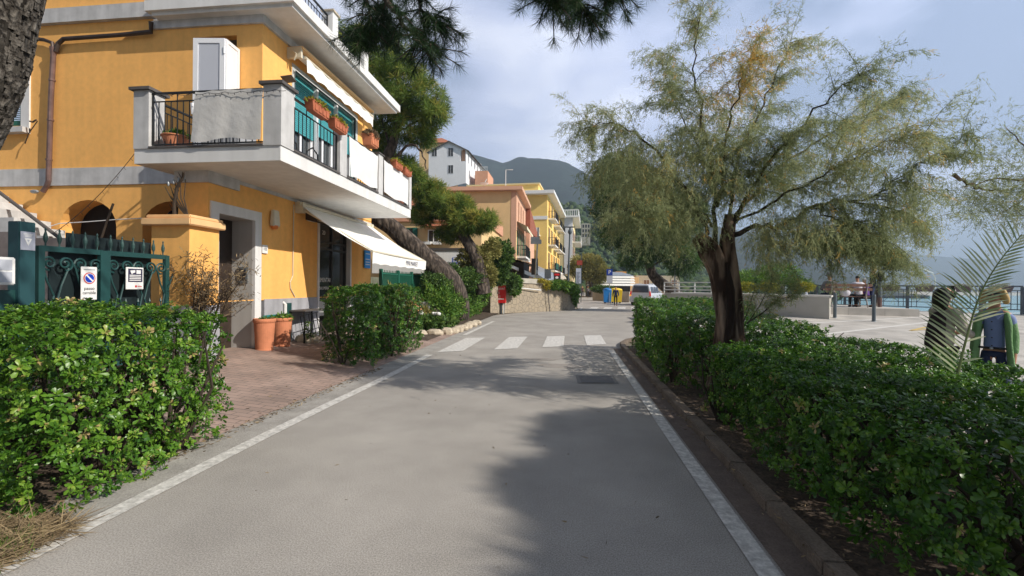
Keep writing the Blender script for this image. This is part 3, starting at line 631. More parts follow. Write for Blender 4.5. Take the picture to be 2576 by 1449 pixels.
# left window with green louvred shutters
t_ = hs
mb = MB(); mb.box((-13.46, YC - .03, 5.0), (-13.3, YC + .01, 6.76)); mb.box((-12.42, YC - .03, 5.0), (-12.2, YC + .01, 6.76)); mb.box((-13.3, YC - .03, 6.6), (-12.42, YC + .01, 6.76)); mb.build('window_surround', WHT, hs)
mb = MB(); mb.box((-13.5, YC - .16, 4.98), (-12.2, YC + .02, 5.1)); mb.build('window_sill', GRY, hs)
sh = MB(); sh.box((-13.3, YC + .02, 5.12), (-13.22, YC + .07, 6.6)); sh.box((-12.5, YC + .02, 5.12), (-12.42, YC + .07, 6.6)); sh.box((-13.22, YC + .02, 5.12), (-12.5, YC + .07, 5.3)); sh.box((-13.22, YC + .02, 6.5), (-12.5, YC + .07, 6.6)); sh.box((-13.22, YC + .02, 5.85), (-12.5, YC + .07, 5.93))
for k in range(26):
    z = 5.32 + k * .045
    sh.add([(-13.22, YC + .02, z), (-12.5, YC + .02, z), (-12.5, YC + .06, z + .04), (-13.22, YC + .06, z + .04)], [(0, 1, 2, 3)])
sh.build('louvred_shutter', GRN, hs)
# downpipe
mb = MB(); P = [W(380, 55, Y=8.95), W(380, 80, Y=8.98), W(300, 88, Y=9.0), W(160, 98, Y=9.0), W(146, 110, Y=9.0), W(140, 130, Y=9.0)]
mb.tube(P, .045, 10); mb.tube([W(75, 96, Y=9.0), W(110, 100, Y=9.0), W(132, 108, Y=9.0), W(134, 128, Y=9.0)], .04, 10); mb.build('gutter_pipe', COPD, hs)
mb = MB(); mb.tube([W(135, 120, Y=9.0), W(134, 140, Y=9.0), W(128, 250, Y=9.0), W(122, 455, Y=9.0), W(118, 468, Y=9.0), W(108, 482, Y=9.0)], [.075, .05, .05, .05, .05, .05], 10)
for py in (200, 300, 400): mb.tube([W(131 - (py - 200) * .04, py, Y=9.0), W(131 - (py - 200) * .04, py + 4, Y=9.0)], .062, 10)
mb.build('downpipe', COP, hs)
mb = MB(); p = W(87, 482, Y=8.95); mb.ell(p, (.10, .06, .045), 12, 6); mb.build('wall_vent', GPT, hs)
mb = MB(); p = W(75, 305, Y=8.95); mb.tube([p, p + Vector((.1, -.02, -.03)), p + Vector((.22, -.04, .01))], .018, 6); mb.tube([p + Vector((.2, 0, 0)), p + Vector((0, -.02, -.28)), p + Vector((-.12, 0, -.5))], .01, 6); mb.build('shutter_catch', COPD, hs)
# cable runs and conduit on the shop wall
mb = MB(); mb.tube([(XF + .02, 10.22, 3.5), (XF + .02, 10.2, 1.8), (XF + .02, 10.1, 1.65), (XF + .02, 10.12, 1.5), (XF + .02, 10.3, 1.3)], .012, 6); mb.build('cable_conduit', PLA, hs)
# plinth fittings
mb = MB(); mb.box((XF + .045, 9.12, .42), (XF + .02, 9.62, .92)); md = mb.build('meter_hatch', TEA, hs); md.data.materials[0] = M('teal_paint', (.02, .20, .19), .5, .1)
mb = MB()
for z in (.62, .70, .78): mb.box((XF + .055, 9.22, z), (XF + .046, 9.52, z + .03))
mb.build('louvre', DGR, md)
mb = MB(); mb.box((XF + .05, 9.93, .3), (XF + .015, 10.12, 1.16)); mb.build('open_hatch', DGR, hs)
mb = MB(); mb.tube([(XF + .06, 9.86, .3), (XF + .06, 9.86, 1.14), (XF, 9.86, 1.18)], .035, 8); mb.build('plinth_pipe', LTW, hs)
# number plate
t_ = thing('house_number', 'small white house number plate beside the porch', 'number plate', (XF + .03, 9.16, 2.35)); mb = MB(); mb.box((XF + .022, 9.08, 2.26), (XF + .035, 9.26, 2.44)); mb.build('plate', LTW, t_, bevel=.003)
text('numerals', '105', .085, (XF + .037, 9.17, 2.35), (0, 1, 0), (0, 0, 1), INK, t_)
# alarm siren
t_ = thing('alarm_siren', 'cream alarm siren with orange lens on the shop wall', 'alarm siren', (XF, 9.45, 3.0))
mb = MB(); mb.box((XF + .01, 9.33, 2.88), (XF + .12, 9.58, 3.24), .02); mb.build('housing', PLA, t_, bevel=.02)
mb = MB(); mb.ell((XF + .06, 9.455, 2.88), (.055, .11, .07), 12, 6); mb.build('lens', ORA, t_)
# wall lamp by the awning
t_ = thing('wall_lamp', 'dark hooded flood lamp on the shop wall under the awning', 'wall lamp', (XF, 11.0, 3.25))
mb = MB(); mb.add([(XF, 10.75, 3.22), (XF, 11.1, 3.22), (XF + .32, 11.1, 3.14), (XF + .32, 10.75, 3.14), (XF, 10.75, 3.40), (XF, 11.1, 3.40), (XF + .2, 11.1, 3.42), (XF + .2, 10.75, 3.42)], [(4, 5, 6, 7), (0, 4, 7, 3), (1, 2, 6, 5), (3, 7, 6, 2)]); mb.build('hood', WOO, t_)
mb = MB(); mb.box((XF + .02, 10.78, 3.2), (XF + .3, 11.07, 3.215)); o = mb.build('glass', LTW, t_); o.rotation_euler = (0, .05, 0)
# small solar camera
t_ = thing('solar_light', 'small lamp with a tilted solar panel on the upper wall', 'solar lamp', (XF, 9.6, 6.1))
mb = MB(); mb.ell((XF + .1, 9.6, 6.14), (.06, .05, .05), 10, 6); mb.tube([(XF, 9.6, 6.14), (XF + .12, 9.62, 6.18)], .015, 6); mb.build('lamp_head', SLA, t_)
mb = MB(); mb.obox((XF + .18, 9.72, 6.26), (.12, .02, .02), (-.02, .13, -.02), (0, .001, .006)); mb.build('solar_panel', SLA, t_)
# ---- retracted upper awning
t_ = thing('retracted_awning', 'rolled-up cream awning above the teal shutters', 'awning', (XF, 10, 7))
mb = MB(); mb.tube([(-6.3, 10.0, 6.98), (-6.3, 13.85, 6.98)], .07, 14); mb.build('fabric_roll', AWN, t_, smooth=True)
mb = MB(); mb.tube([(-6.12, 10.05, 6.90), (-6.12, 13.8, 6.90)], .035, 10); mb.box((-6.5, 9.93, 6.85), (-6.15, 10.0, 7.1)); mb.box((-6.5, 13.86, 6.85), (-6.15, 13.93, 7.1)); mb.tube([(-6.35, 9.9, 7.0), (-6.22, 9.86, 6.9), (-6.3, 9.9, 6.78)], .02, 6); mb.build('front_bar', PLA, t_)
mb = MB(); n = 40; V = []; F = []
for i in range(n + 1):
    y = 10.08 + 3.7 * i / n; zb = 6.56 + .035 * abs(math.sin(i * math.pi / 5)); V += [(-6.10 + .012 * math.sin(i * 1.1), y, 6.90), (-6.08 + .02 * math.sin(i * .9), y, zb)]
    if i: F.append((2 * i - 2, 2 * i, 2 * i + 1, 2 * i - 1))
mb.add(V, F); mb.build('valance', AWN, t_, fix=False)
mb = MB(); mb.box((XF + .012, 9.95, 7.06), (-6.12, 13.9, 7.12)); mb.build('cover_board', YELW, t_)
# ---- shop awning
t_ = thing('shop_awning', 'cream sloping awning over the shop door with lettering on its valance', 'awning', (XF, 10.3, 3.5))
Y0, Y1 = 10.3, 14.4; xa, za = -6.38, 3.52; xb, zb = -4.56, 2.40
mb = MB(); V = []; F = []; nx, ny = 12, 20
for i in range(nx + 1):
    for j in range(ny + 1):
        s = i / nx; y = Y0 + (Y1 - Y0) * j / ny; V.append((xa + (xb - xa) * s, y, za + (zb - za) * s - .05 * math.sin(math.pi * s) * (1 + .25 * math.cos(j * .9)) - .03 * s * math.sin(math.pi * j / ny)))
for i in range(nx):
    for j in range(ny): F.append((i * (ny + 1) + j, i * (ny + 1) + j + 1, (i + 1) * (ny + 1) + j + 1, (i + 1) * (ny + 1) + j))
mb.add(V, F); mb.build('canopy', AWN, t_, smooth=True, fix=False)
mb = MB(); V = []; F = []
for j in range(31):
    y = Y0 + (Y1 - Y0) * j / 30; V += [(xb + .03, y, zb - .02 - .03 * math.sin(math.pi * j / 30)), (xb + .02 + .006 * math.sin(j), y, zb - .29 + .012 * math.sin(j * 1.3))]
    if j: F.append((2 * j - 2, 2 * j - 1, 2 * j + 1, 2 * j))
mb.add(V, F); vl = mb.build('valance', AWN, t_, fix=False)
text('valance_lettering', 'MINI MARKET', .185, (xb + .036, 13.05, zb - .165), (0, 1, 0), (0, 0, 1), M('faded_ink', (.16, .155, .19), .8, 0), vl, sx=.92)
mb = MB(); mb.tube([(xb, Y0, zb), (xb, Y1, zb - .02)], .03, 10); mb.tube([(xa, Y0 - .05, za + .02), (xa, Y1 + .05, za + .02)], .05, 12); mb.build('roller_bar', PLA, t_)
for y in (Y0 + .06, Y1 - .1):
    mb = MB(); mb.tube([(xa + .05, y, za - .12), (-5.75, y + (.25 if y < 12 else -.2), 3.05)], .028, 8); mb.tube([(-5.75, y + (.25 if y < 12 else -.2), 3.05), (xb, y, zb)], .022, 8); mb.box((XF, y - .06, za - .2), (xa + .08, y + .06, za + .06)); mb.build('folding_arm', PLA, t_)
# blue notice at the end of the shop wall
t_ = thing('blue_notice', 'sky blue notice board at the far corner of the shop wall', 'notice', (-6.3, 14.1, 2.4)); mb = MB(); mb.box((-6.47, 14.02, 2.15), (-6.44, 14.45, 2.72)); mb.build('board', CYB, t_)
mb = MB()
for z in (2.25, 2.33, 2.42, 2.6): mb.box((-6.437, 14.08, z), (-6.434, 14.38, z + .03))
mb.build('print', LTW, t_)
# ---- cloth sheets on the balcony
def cloth(pts, sag, nm, label, mat, cat='cloth', seed=0, thick=0):
    """pts: four corners tl, tr, br, bl"""
    q = random.Random(seed); a, b, c, d = map(Vector, pts); n = (b - a).cross(d - a).normalized(); V = []; F = []; nu, nv = 30, 18
    ph = [q.uniform(0, 6) for _ in range(6)]
    for i in range(nu + 1):
        for j in range(nv + 1):
            s, t = i / nu, j / nv; p = a.lerp(b, s).lerp(d.lerp(c, s), t)
            w = sag * (.6 * math.sin(s * 9 + ph[0] + t * 2) + .4 * math.sin(s * 21 + ph[1]) * t + .5 * math.sin(t * 7 + s * 5 + ph[2])); p = p + n * w
            if j == 0: p.z -= .018 * abs(math.sin(s * 12))
            if j == nv: p.z += .03 * math.sin(s * 8 + ph[3])
            V.append(p)
    for i in range(nu):
        for j in range(nv): F.append((i * (nv + 1) + j, i * (nv + 1) + j + 1, (i + 1) * (nv + 1) + j + 1, (i + 1) * (nv + 1) + j))
    mb = MB(); mb.add(V, F); o = mb.build(nm, mat, None, smooth=True, fix=False, origin=tuple(a)); tag(o, label, cat); return o
cloth([(-6.27, YB - .02, 4.84), (-5.02, YB - .02, 4.86), (-5.05, YB - .04, 4.02), (-6.30, YB - .06, 3.99)], .013, 'cloth_screen', 'crumpled grey white sheet hung on the front balcony railing', CLG, seed=3)
cloth([(XB + .02, 9.40, 4.82), (XB + .02, 10.94, 4.82), (XB + .02, 10.92, 3.98), (XB + .02, 9.48, 3.98)], .008, 'cloth_screen', 'white sheet tied to the middle bay of the side balcony', CLO, seed=5)
cloth([(XB + .02, 11.30, 4.83), (XB + .02, 13.16, 4.83), (XB + .02, 13.14, 3.99), (XB + .02, 11.34, 3.98)], .008, 'cloth_screen', 'white sheet tied to the last bay of the side balcony', CLO, seed=6)
# string of little lights
t_ = thing('string_lights', 'thin string of unlit lights along the balcony rail', 'string lights', (-6, YB, 4.8))
mb = MB(); P = [Vector((-6.9 + 2.3 * i / 60, YB - .05, 4.80 - .03 * abs(math.sin(i * .4)))) for i in range(61)]; mb.tube(P, .004, 4)
for i in range(0, 60, 3): mb.tube([P[i], P[i] + Vector((.01, 0, -.03))], .005, 4)
mb.build('wire', INK, t_)
# ---- flower boxes
def leafball(name, c, r, n, mat, parent, seed=0, lw=.5, ln=.05, flat=.8):
    q = np.random.default_rng(seed); d = q.normal(size=(n, 3)); d /= np.linalg.norm(d, axis=1, keepdims=True); d[:, 2] = np.abs(d[:, 2]) * .9 - .1
    rr = q.uniform(.55, 1.05, (n, 1)); P = np.array(c) + d * rr * np.array(r); D = d + q.normal(size=(n, 3)) * .6
    V, F, T = slivers(P, D, q.uniform(.6, 1.3, n) * ln, q.uniform(.6, 1.2, n) * ln * lw, np.clip(q.normal(.5, .22, n), 0, 1))
    return link(name, raw_mesh(name, V, F, T, mat), parent)
def flowerbox(loc, L, label, mat=TERD, pl=YFL, h=.17, w=.17, rz=0, along='y', cat='flower box', group='flower boxes on the balcony', n=420, ph=.12, seed=0, nm='flower_box'):
    t = thing(nm, label, cat, loc, group); x, y, z = loc; a, b = (w / 2, L / 2) if along == 'y' else (L / 2, w / 2)
    mb = MB(); k = .82; V = []
    for s, zz in ((k, 0), (1, h), (1.08, h), (1.08, h + .025), (.92, h + .025), (.9, h - .03)):
        V += [(x + sx * a * s, y + sy * b * (s if s != 1.08 else 1.03), z + zz) for sx, sy in ((-1, -1), (1, -1), (1, 1), (-1, 1))]
    F = [(3, 2, 1, 0)] + [(r * 4 + i, r * 4 + (i + 1) % 4, r * 4 + 4 + (i + 1) % 4, r * 4 + 4 + i) for r in range(5) for i in range(4)] + [(20, 21, 22, 23)]
    mb.add(V, F)
    if along == 'y':
        for i in range(4):
            yy = y - b * .7 + i * b * .42; mb.box((x + a * .90, yy, z + .03), (x + a * 1.02, yy + b * .3, z + h - .03))
    mb.build('box', mat, t, bevel=.004); leafball('plants', (x, y, z + h), (a * 1.35, b * 1.12, ph), n, pl, t, seed, .55, .055); return t
xo = XB + .09
flowerbox((xo, 8.02, 4.74), .62, 'terracotta flower box nearest the corner on the side railing', seed=1)
flowerbox((xo, 8.78, 4.70), .56, 'second terracotta flower box from the corner with trailing yellow flowers', seed=2)
flowerbox((xo - .05, 12.15, 4.80), .55, 'terracotta flower box of lime flowers above the last balcony bay', seed=4)
flowerbox((xo - .05, 12.88, 4.80), .55, 'terracotta flower box at the far end of the balcony', seed=5)
flowerbox((xo - .10, 10.55, 4.93), .42, 'tall orange clay planter of ochre flowers above the middle sheet', mat=TER, pl=DRY, h=.24, w=.26, n=900, ph=.2, seed=3)
# pot with greenery on balcony floor
def pot(loc, r0, r1, h, label, group, mat=TER, plant=None, nm='plant_pot', squash=1.):
    t = thing(nm, label, 'plant pot', loc, group); mb = MB()
    mb.lathe([(0, 0), (r0 * 1.03, 0), (r0 * 1.03, .03), (r0, .035), (r1 * .93, h * .86), (r1 * .94, h * .87), (r1, h * .9), (r1 * 1.03, h * .95), (r1, h), (r1 * .9, h), (r1 * .88, h * .9), (0, h * .88)], loc, 32, 1, squash)
    mb.build('pot', mat, t, smooth=False); mb = MB(); mb.lathe([(0, 0), (r1 * .86, 0)], (loc[0], loc[1], loc[2] + h * .9), 20); mb.build('soil', SOIL, t)
    if plant: leafball('plants', (loc[0] + plant[3] if len(plant) > 3 else loc[0], loc[1], loc[2] + h * .95), plant[0], plant[1], plant[2], t, 3, .5, .06)
    return t
pot((-6.83, YB + .22, 3.95), .16, .22, .22, 'round clay pot of green leaves on the balcony floor behind the railing', 'clay pots', plant=((.24, .14, .14), 260, GRNL))
p_ = W(665, 876, X=-6.25); pot((-6.25, p_.y, .22), .165, .215, .66, 'tall terracotta pot right beside the white porch frame', 'tall terracotta pots', plant=((.14, .12, .07), 90, GENL))
p_ = W(709, 866, X=-6.25); pot((-6.25, p_.y, .22), .165, .215, .64, 'tall terracotta pot with trailing weed, in front of the green hatch', 'tall terracotta pots', plant=((.22, .24, .14), 260, GRNL))
# trailing weed
t_ = thing('trailing_weed', 'weed trailing down the front of the rear terracotta pot', 'weed', (-6.3, 10.1, .8)); q = np.random.default_rng(3)
P = np.concatenate([np.stack([-6.02 + q.normal(size=26) * .03, 10.08 + q.normal(size=26) * .05, zc + q.normal(size=26) * .05], 1) for zc in (.66, .52, .38)] + [np.stack([-5.97 + q.normal(size=40) * .06, 10.22 + q.normal(size=40) * .06, .36 + q.normal(size=40) * .05], 1)])
V, F, T = slivers(P, q.normal(size=P.shape), .07, .03, q.uniform(.2, .9, len(P))); link('leaves', raw_mesh('leaves', V, F, T, GENL), t_)
mb = MB(); mb.tube([(-6.15, 10.05, .86), (-6.02, 10.1, .74), (-6.0, 10.08, .5), (-5.98, 10.2, .36)], .006, 5); mb.build('stem', TWIG, t_)
# balcony furniture
t_ = thing('balcony_cupboard', 'grey plastic cupboard with dark lid on the balcony', 'cupboard', (-6.6, 8.2, 3.9)); mb = MB(); mb.box((-6.95, 8.0, 3.9), (-6.2, 8.5, 4.72)); mb.build('cabinet', M('grey_plastic', (.33, .34, .36), .6, .05), t_, bevel=.01)
mb = MB(); mb.box((-6.99, 7.96, 4.72), (-6.16, 8.54, 4.77)); mb.build('lid', DGR, t_, bevel=.01); mb = MB()
for i in range(9): mb.box((-6.9 + i * .075, 7.99, 3.98), (-6.87 + i * .075, 8.0, 4.66))
mb.build('ribs', M('grey_plastic_rib', (.28, .29, .31), .6, 0), t_)
t_ = thing('blue_bag', 'dark blue bag resting on the balcony cupboard', 'bag', (-6.35, 8.2, 4.78)); mb = MB(); mb.ell((-6.32, 8.2, 4.96), (.20, .16, .19), 14, 8, .12); mb.build('bag', M('navy_fabric', (.02, .055, .16), .8, .3, 5, .4, 10), t_, smooth=True); mb = MB(); mb.tube([(-6.45, 8.15, 5.1), (-6.62, 8.05, 5.22)], .02, 6); mb.build('strap', DGR, t_)
t_ = thing('balcony_chair', 'thin black iron chair behind the side railing', 'chair', (-4.95, 7.75, 3.92)); mb = MB()
for cx_ in (7.62, 8.35):
    mb.tube([(-4.92, cx_ - .2, 3.95), (-4.92, cx_ - .2, 4.12), (-4.92, cx_, 4.25), (-4.92, cx_ + .2, 4.16), (-4.92, cx_ + .22, 3.95)], .014, 6)
mb.build('arm', BLK, t_); mb = MB(); mb.box((-5.3, 7.5, 4.02), (-4.95, 7.85, 4.04)); mb.build('seat', BLK, t_)
# metal rack below the conduit
t_ = thing('metal_stand', 'black metal stand with a wire grid leaning under it, by the shop wall', 'stand', (-6.3, 10.2, .17))
mb = MB(); mb.box((-6.49, 10.02, .96), (-6.05, 11.0, .99)); mb.build('shelf', SLA, t_); mb = MB()
for x, y in ((-6.08, 10.05), (-6.08, 10.97), (-6.44, 10.05), (-6.44, 10.97)): MB().beam((x, y, .17), (x, y, .96), .03).build('leg', BLK, t_)
mb = MB()
for i in range(5): mb.beam((-6.12, 10.12 + i * .17, .27 + .02 * i), (-6.2, 10.12 + i * .17 - .05, .86 + .01 * i), .014)
for j in range(4): mb.beam((-6.12 - .02 * j, 10.08 - .02 * j, .28 + .19 * j), (-6.12 - .02 * j, 10.86 - .02 * j, .34 + .19 * j), .014)
mb.build('grid', BLK, t_)
p_ = W(775, 866, Z=.17); t_ = tag(MB().ell((p_.x, p_.y, .27), (.30, .2, .17), 9, 6, .25, 4).build('stone', STO, origin=(p_.x, p_.y, .17)), 'cream coloured angular block of stone lying on the brick court', 'stone')
# wires over the arches
t_ = thing('clothes_line', 'thin rope stretched across the arches of the ochre house', 'rope', (-10, 9, 2.9)); mb = MB(); mb.tube([W(60, 590, Y=8.9), W(150, 562, Y=8.9), W(220, 558, Y=8.9), W(298, 552, Y=8.9), W(380, 548, Y=8.9)], .010, 5); mb.build('line', LTW, t_)
mb = MB(); P = [W(95 + i * 9, 610 - i * 8 * (.6 + .016 * i) , Y=8.8) for i in range(30)]; mb.tube(P, .006, 4)
for i in range(0, 29): mb.tube([P[i], P[i] + Vector((.05 * (-1) ** i, 0, -.05))], .004, 4)
mb.build('barbed_strand', COPD, t_)
t_ = thing('leaning_pole', 'thin stick leaning in front of the dark arch', 'stick', (-10.5, 8.8, 1)); mb = MB(); mb.tube([W(248, 620, Y=8.6), W(268, 560, Y=8.6), W(285, 512, Y=8.6)], .022, 6); mb.build('pole', TWIG, t_)
# ---- exterior stair on the left
t_ = thing('outside_stair', 'white stepped outside stair with a dark handrail left of the arches', 'stair', (-13, 8.6, 1)); mb = MB()
for i in range(6):
    a = W(-60 + i * 36, 488 + i * 22, Y=8.7); mb.box((a.x, 8.3, 0), (a.x + .42, 9.0, a.z))
mb.build('steps', GRY, t_); mb = MB(); mb.tube([W(-20, 470, Y=8.4), W(60, 530, Y=8.4), W(162, 608, Y=8.4)], .035, 8); mb.build('handrail', SLA, t_)
# ---- gate, posts, pillar
XG = -6.53
t_ = thing('green_gate', 'dark green wrought iron driveway gate with scrolls and spear tips', 'gate', (XG, 5.9, .2))
def frame_leaf(y0, y1):
    mb = MB()
    for y in (y0, y1): mb.box((XG - .03, y - .035, .35), (XG + .03, y + .035, 2.05))
    for z in (2.02, .42, 1.0): mb.box((XG - .025, y0, z - .035), (XG + .025, y1, z + .035))
    fo = mb.build('gate_leaf', DGR, t_); mb = MB()
    def spiral(yc, zc, r, turns, s0, flip=1, n=26, w=.014):
        P = []
        for i in range(n):
            a = s0 + flip * turns * 2 * math.pi * i / n; rr = r * (1 - .82 * i / n); P.append((XG + .01, yc + rr * math.cos(a), zc + rr * math.sin(a)))
        mb.tube(P, w, 5)
    n = max(2, round((y1 - y0) / .19)); w = (y1 - y0) / n
    for i in range(n):
        yc = y0 + w * (i + .5); spiral(yc, 1.84, w * .5, 1.7, -math.pi / 2, 1 if i % 2 else -1); 
        if i % 2 == 0:
            mb.tube([(XG + .01, yc - w * .4, 1.82), (XG + .01, yc - w * .1, 1.6), (XG + .01, yc + w * .3, 1.42), (XG + .01, yc + w * .1, 1.22), (XG + .01, yc - w * .3, 1.12)], .013, 5)
            mb.tube([(XG + .01, yc + w * 1.2, 1.78), (XG + .01, yc + w * .75, 1.55), (XG + .01, yc + w * .5, 1.35), (XG + .01, yc + w * .9, 1.15)], .013, 5)
        mb.tube([(XG, yc, 1.03), (XG, yc, 1.30)], .009, 5); mb.lathe([(0, 0), (.02, .03), (0, .09)], (XG, yc, 1.28), 6)
        for s in (-1, 1): mb.tube([(XG, yc, 1.15), (XG, yc + s * .05, 1.22), (XG, yc + s * .08, 1.20)], .007, 4)
        mb.tube([(XG, yc, .45), (XG, yc, 1.0)], .010, 5)
    mb.build('scrollwork', DGR, fo)
    STM = bpy.data.materials.get('weathered_green') or M('weathered_green', (.03, .075, .07), .6, .2)
    for i in range(n + 1):
        mb = MB(); yc = y0 + .06 + (y1 - y0 - .12) * i / n; mb.lathe([(.009, 0), (.009, .04), (.022, .08), (.024, .12), (.008, .19), (.012, .21), (0, .24)], (XG, yc, 2.05), 8); mb.build('spear_tip', STM, fo)
frame_leaf(4.97, 5.73); frame_leaf(5.80, 6.78)
mb = MB(); mb.box((XG - .10, 5.15, .4), (XG - .12, 5.74, 2.0)); mb.box((XG - .10, 5.80, .4), (XG - .12, 6.6, 2.24)); mb.box((XG - .10, 5.36, 2.0), (XG - .12, 5.74, 2.26)); mb.build('backing_sheet', M('black_green_sheet', (.008, .018, .02), .6, 0), t_)
def post(y0, y1, x0, x1, zt, label):
    mb = MB(); mb.box((x0, y0, 0), (x1, y1, zt)); o = mb.build('gate_post', M('blue_green_paint', (.02, .075, .085), .5, .15), None, bevel=.006, origin=(x0, y0, 0)); tag(o, label, 'gate post'); return o
gp = post(4.70, 4.87, XG - .09, XG + .07, 2.32, 'square blue green steel post carrying a small square plate')
mb = MB(); mb.box((XG + .072, 4.71, 1.98), (XG + .078, 4.86, 2.2)); o = mb.build('plate_sign', M('lilac_plate', (.45, .47, .55), .4, 0), None, origin=(XG, 4.7, 1.98)); tag(o, 'small lilac plate with a white triangle on the steel post', 'sign')
mb = MB(); mb.add([(XG + .082, 4.745, 2.12), (XG + .082, 4.825, 2.12), (XG + .082, 4.785, 2.03), (XG + .082, 4.77, 2.105), (XG + .082, 4.80, 2.105), (XG + .082, 4.785, 2.07)], [(0, 3, 5, 2), (0, 1, 4, 3), (1, 2, 5, 4)])
for k in range(3): mb.box((XG + .079, 4.735 + .008 * k, 2.14 + .015 * (2 - k)), (XG + .082, 4.835 - .008 * k, 2.147 + .015 * (2 - k)))
mb.build('triangle', LTW, o)
mb = MB(); mb.box((XG - .1, 4.0, .3), (XG + .02, 4.70, 1.5)); o = mb.build('side_panel', DGR, None, origin=(XG, 4.2, 0)); tag(o, 'green steel panel left of the gate post', 'panel')
t_ = thing('letter_box', 'white steel letter box on the green panel left of the gate', 'letter box', (XG + .05, 4.5, 1.7)); mb = MB(); mb.box((XG + .02, 4.30, 1.56), (XG + .14, 4.62, 1.88)); mb.build('box', LTW, t_, bevel=.012); mb = MB(); mb.box((XG + .14, 4.34, 1.73), (XG + .146, 4.58, 1.85)); mb.box((XG + .14, 4.34, 1.59), (XG + .146, 4.58, 1.71)); mb.build('flap', PVG, t_)
# corrugated wall behind the gate
mb = MB(); mb.box((-9.6, 7.1, 0), (-9.5 + 1.1, 7.2, 2.38)); mb.box((-10.9, 7.15, 0), (-9.6, 7.25, 2.5)); o = mb.build('rusty_sheet_wall', M('weathered_sheet', (.20, .17, .16), .8, .3, 4), None, origin=(-9.5, 7.1, 0)); tag(o, 'weathered brown sheet metal screen behind the green gate', 'screen')
# pillar with cap
t_ = thing('gate_pillar', 'ochre plastered gate pillar with moulded cap by the porch', 'pillar', (-6.5, 7.1, 0)); mb = MB(); mb.box((-6.92, 6.9, 0), (-6.5 + .28, 7.55, 2.56)); mb.build('shaft', YEL, t_)
mb = MB(); mb.box((-7.03, 6.8, 2.56), (-6.12, 7.60, 2.68)); mb.box((-6.98, 6.85, 2.68), (-6.17, 7.60, 2.74)); mb.build('cap', YELW, t_, bevel=.015)
mb = MB(); mb.box((-6.94, 6.88, 0), (-6.20, 7.56, 1.22)); mb.build('plinth', PLN, t_)
# signs on the gate
t_ = thing('no_parking_sign', 'white passo carrabile sign with a red and blue no parking disc', 'sign', (XG + .06, 5.5, 1.6)); xs_ = XG + .06
mb = MB(); mb.box((xs_, 5.40, 1.36), (xs_ + .012, 5.61, 1.81)); mb.build('board', LTW, t_, bevel=.004)
def disc(mb, c, r, n=32): mb.add([(c[0], c[1] + r * math.cos(2 * math.pi * k / n), c[2] + r * math.sin(2 * math.pi * k / n)) for k in range(n)], [tuple(range(n))])
c = (xs_ + .016, 5.505, 1.655)
mb = MB(); disc(mb, c, .078); mb.build('red_disc', RED, t_); mb = MB(); disc(mb, (c[0] + .0015, c[1], c[2]), .066); mb.build('white_ring', LTW, t_); mb = MB(); disc(mb, (c[0] + .003, c[1], c[2]), .058); mb.build('blue_disc', M('sign_deep_blue', (.01, .05, .50), .4, 0), t_)
mb = MB(); d = Vector((0, .707, -.707)); n_ = Vector((0, .707, .707)); cc = Vector(c) + Vector((.0045, 0, 0)); mb.add([cc + d * .064 + n_ * .010, cc - d * .064 + n_ * .010, cc - d * .064 - n_ * .010, cc + d * .064 - n_ * .010], [(0, 1, 2, 3)]); mb.build('slash', LTW, t_)
text('lettering', 'passo', .062, (xs_ + .0145, 5.505, 1.515), (0, 1, 0), (0, 0, 1), INK, t_); text('lettering', 'carrabile', .058, (xs_ + .0145, 5.505, 1.455), (0, 1, 0), (0, 0, 1), INK, t_, sx=.86)
text('lettering', 'aut. n.', .025, (xs_ + .0145, 5.45, 1.39), (0, 1, 0), (0, 0, 1), INK, t_)
mb = MB(); mb.box((xs_ + .0125, 5.43, 1.765), (xs_ + .0135, 5.58, 1.775)); mb.build('header_line', GPT, t_)
t_ = thing('camera_notice', 'white and dark video surveillance notice on the right gate leaf', 'sign', (XG + .06, 6.2, 1.7))
mb = MB(); mb.box((xs_, 6.03, 1.50), (xs_ + .012, 6.31, 1.83)); mb.build('board', LTW, t_, bevel=.004); mb = MB(); mb.box((xs_ + .0125, 6.06, 1.61), (xs_ + .014, 6.29, 1.81)); mb.build('dark_field', M('violet_ink', (.04, .035, .075), .5, 0), t_)
mb = MB(); x1 = xs_ + .0155; mb.add([(x1, 6.09, 1.78), (x1, 6.17, 1.79), (x1, 6.17, 1.755), (x1, 6.13, 1.74), (x1, 6.12, 1.72), (x1, 6.105, 1.745)], [(0, 1, 2, 3, 4, 5)]); mb.box((x1 - .001, 6.19, 1.735), (x1, 6.26, 1.79))
for z in (1.705, 1.68, 1.655, 1.63): mb.box((x1 - .001, 6.08, z), (x1, 6.27 - .03 * (z * 40 % 1), z + .012))
mb.build('pictogram', LTW, t_); mb = MB(); mb.box((xs_ + .0125, 6.17, 1.53), (xs_ + .014, 6.20, 1.56)); mb.box((xs_ + .0125, 6.21, 1.54), (xs_ + .014, 6.28, 1.55)); mb.build('red_mark', RED, t_)
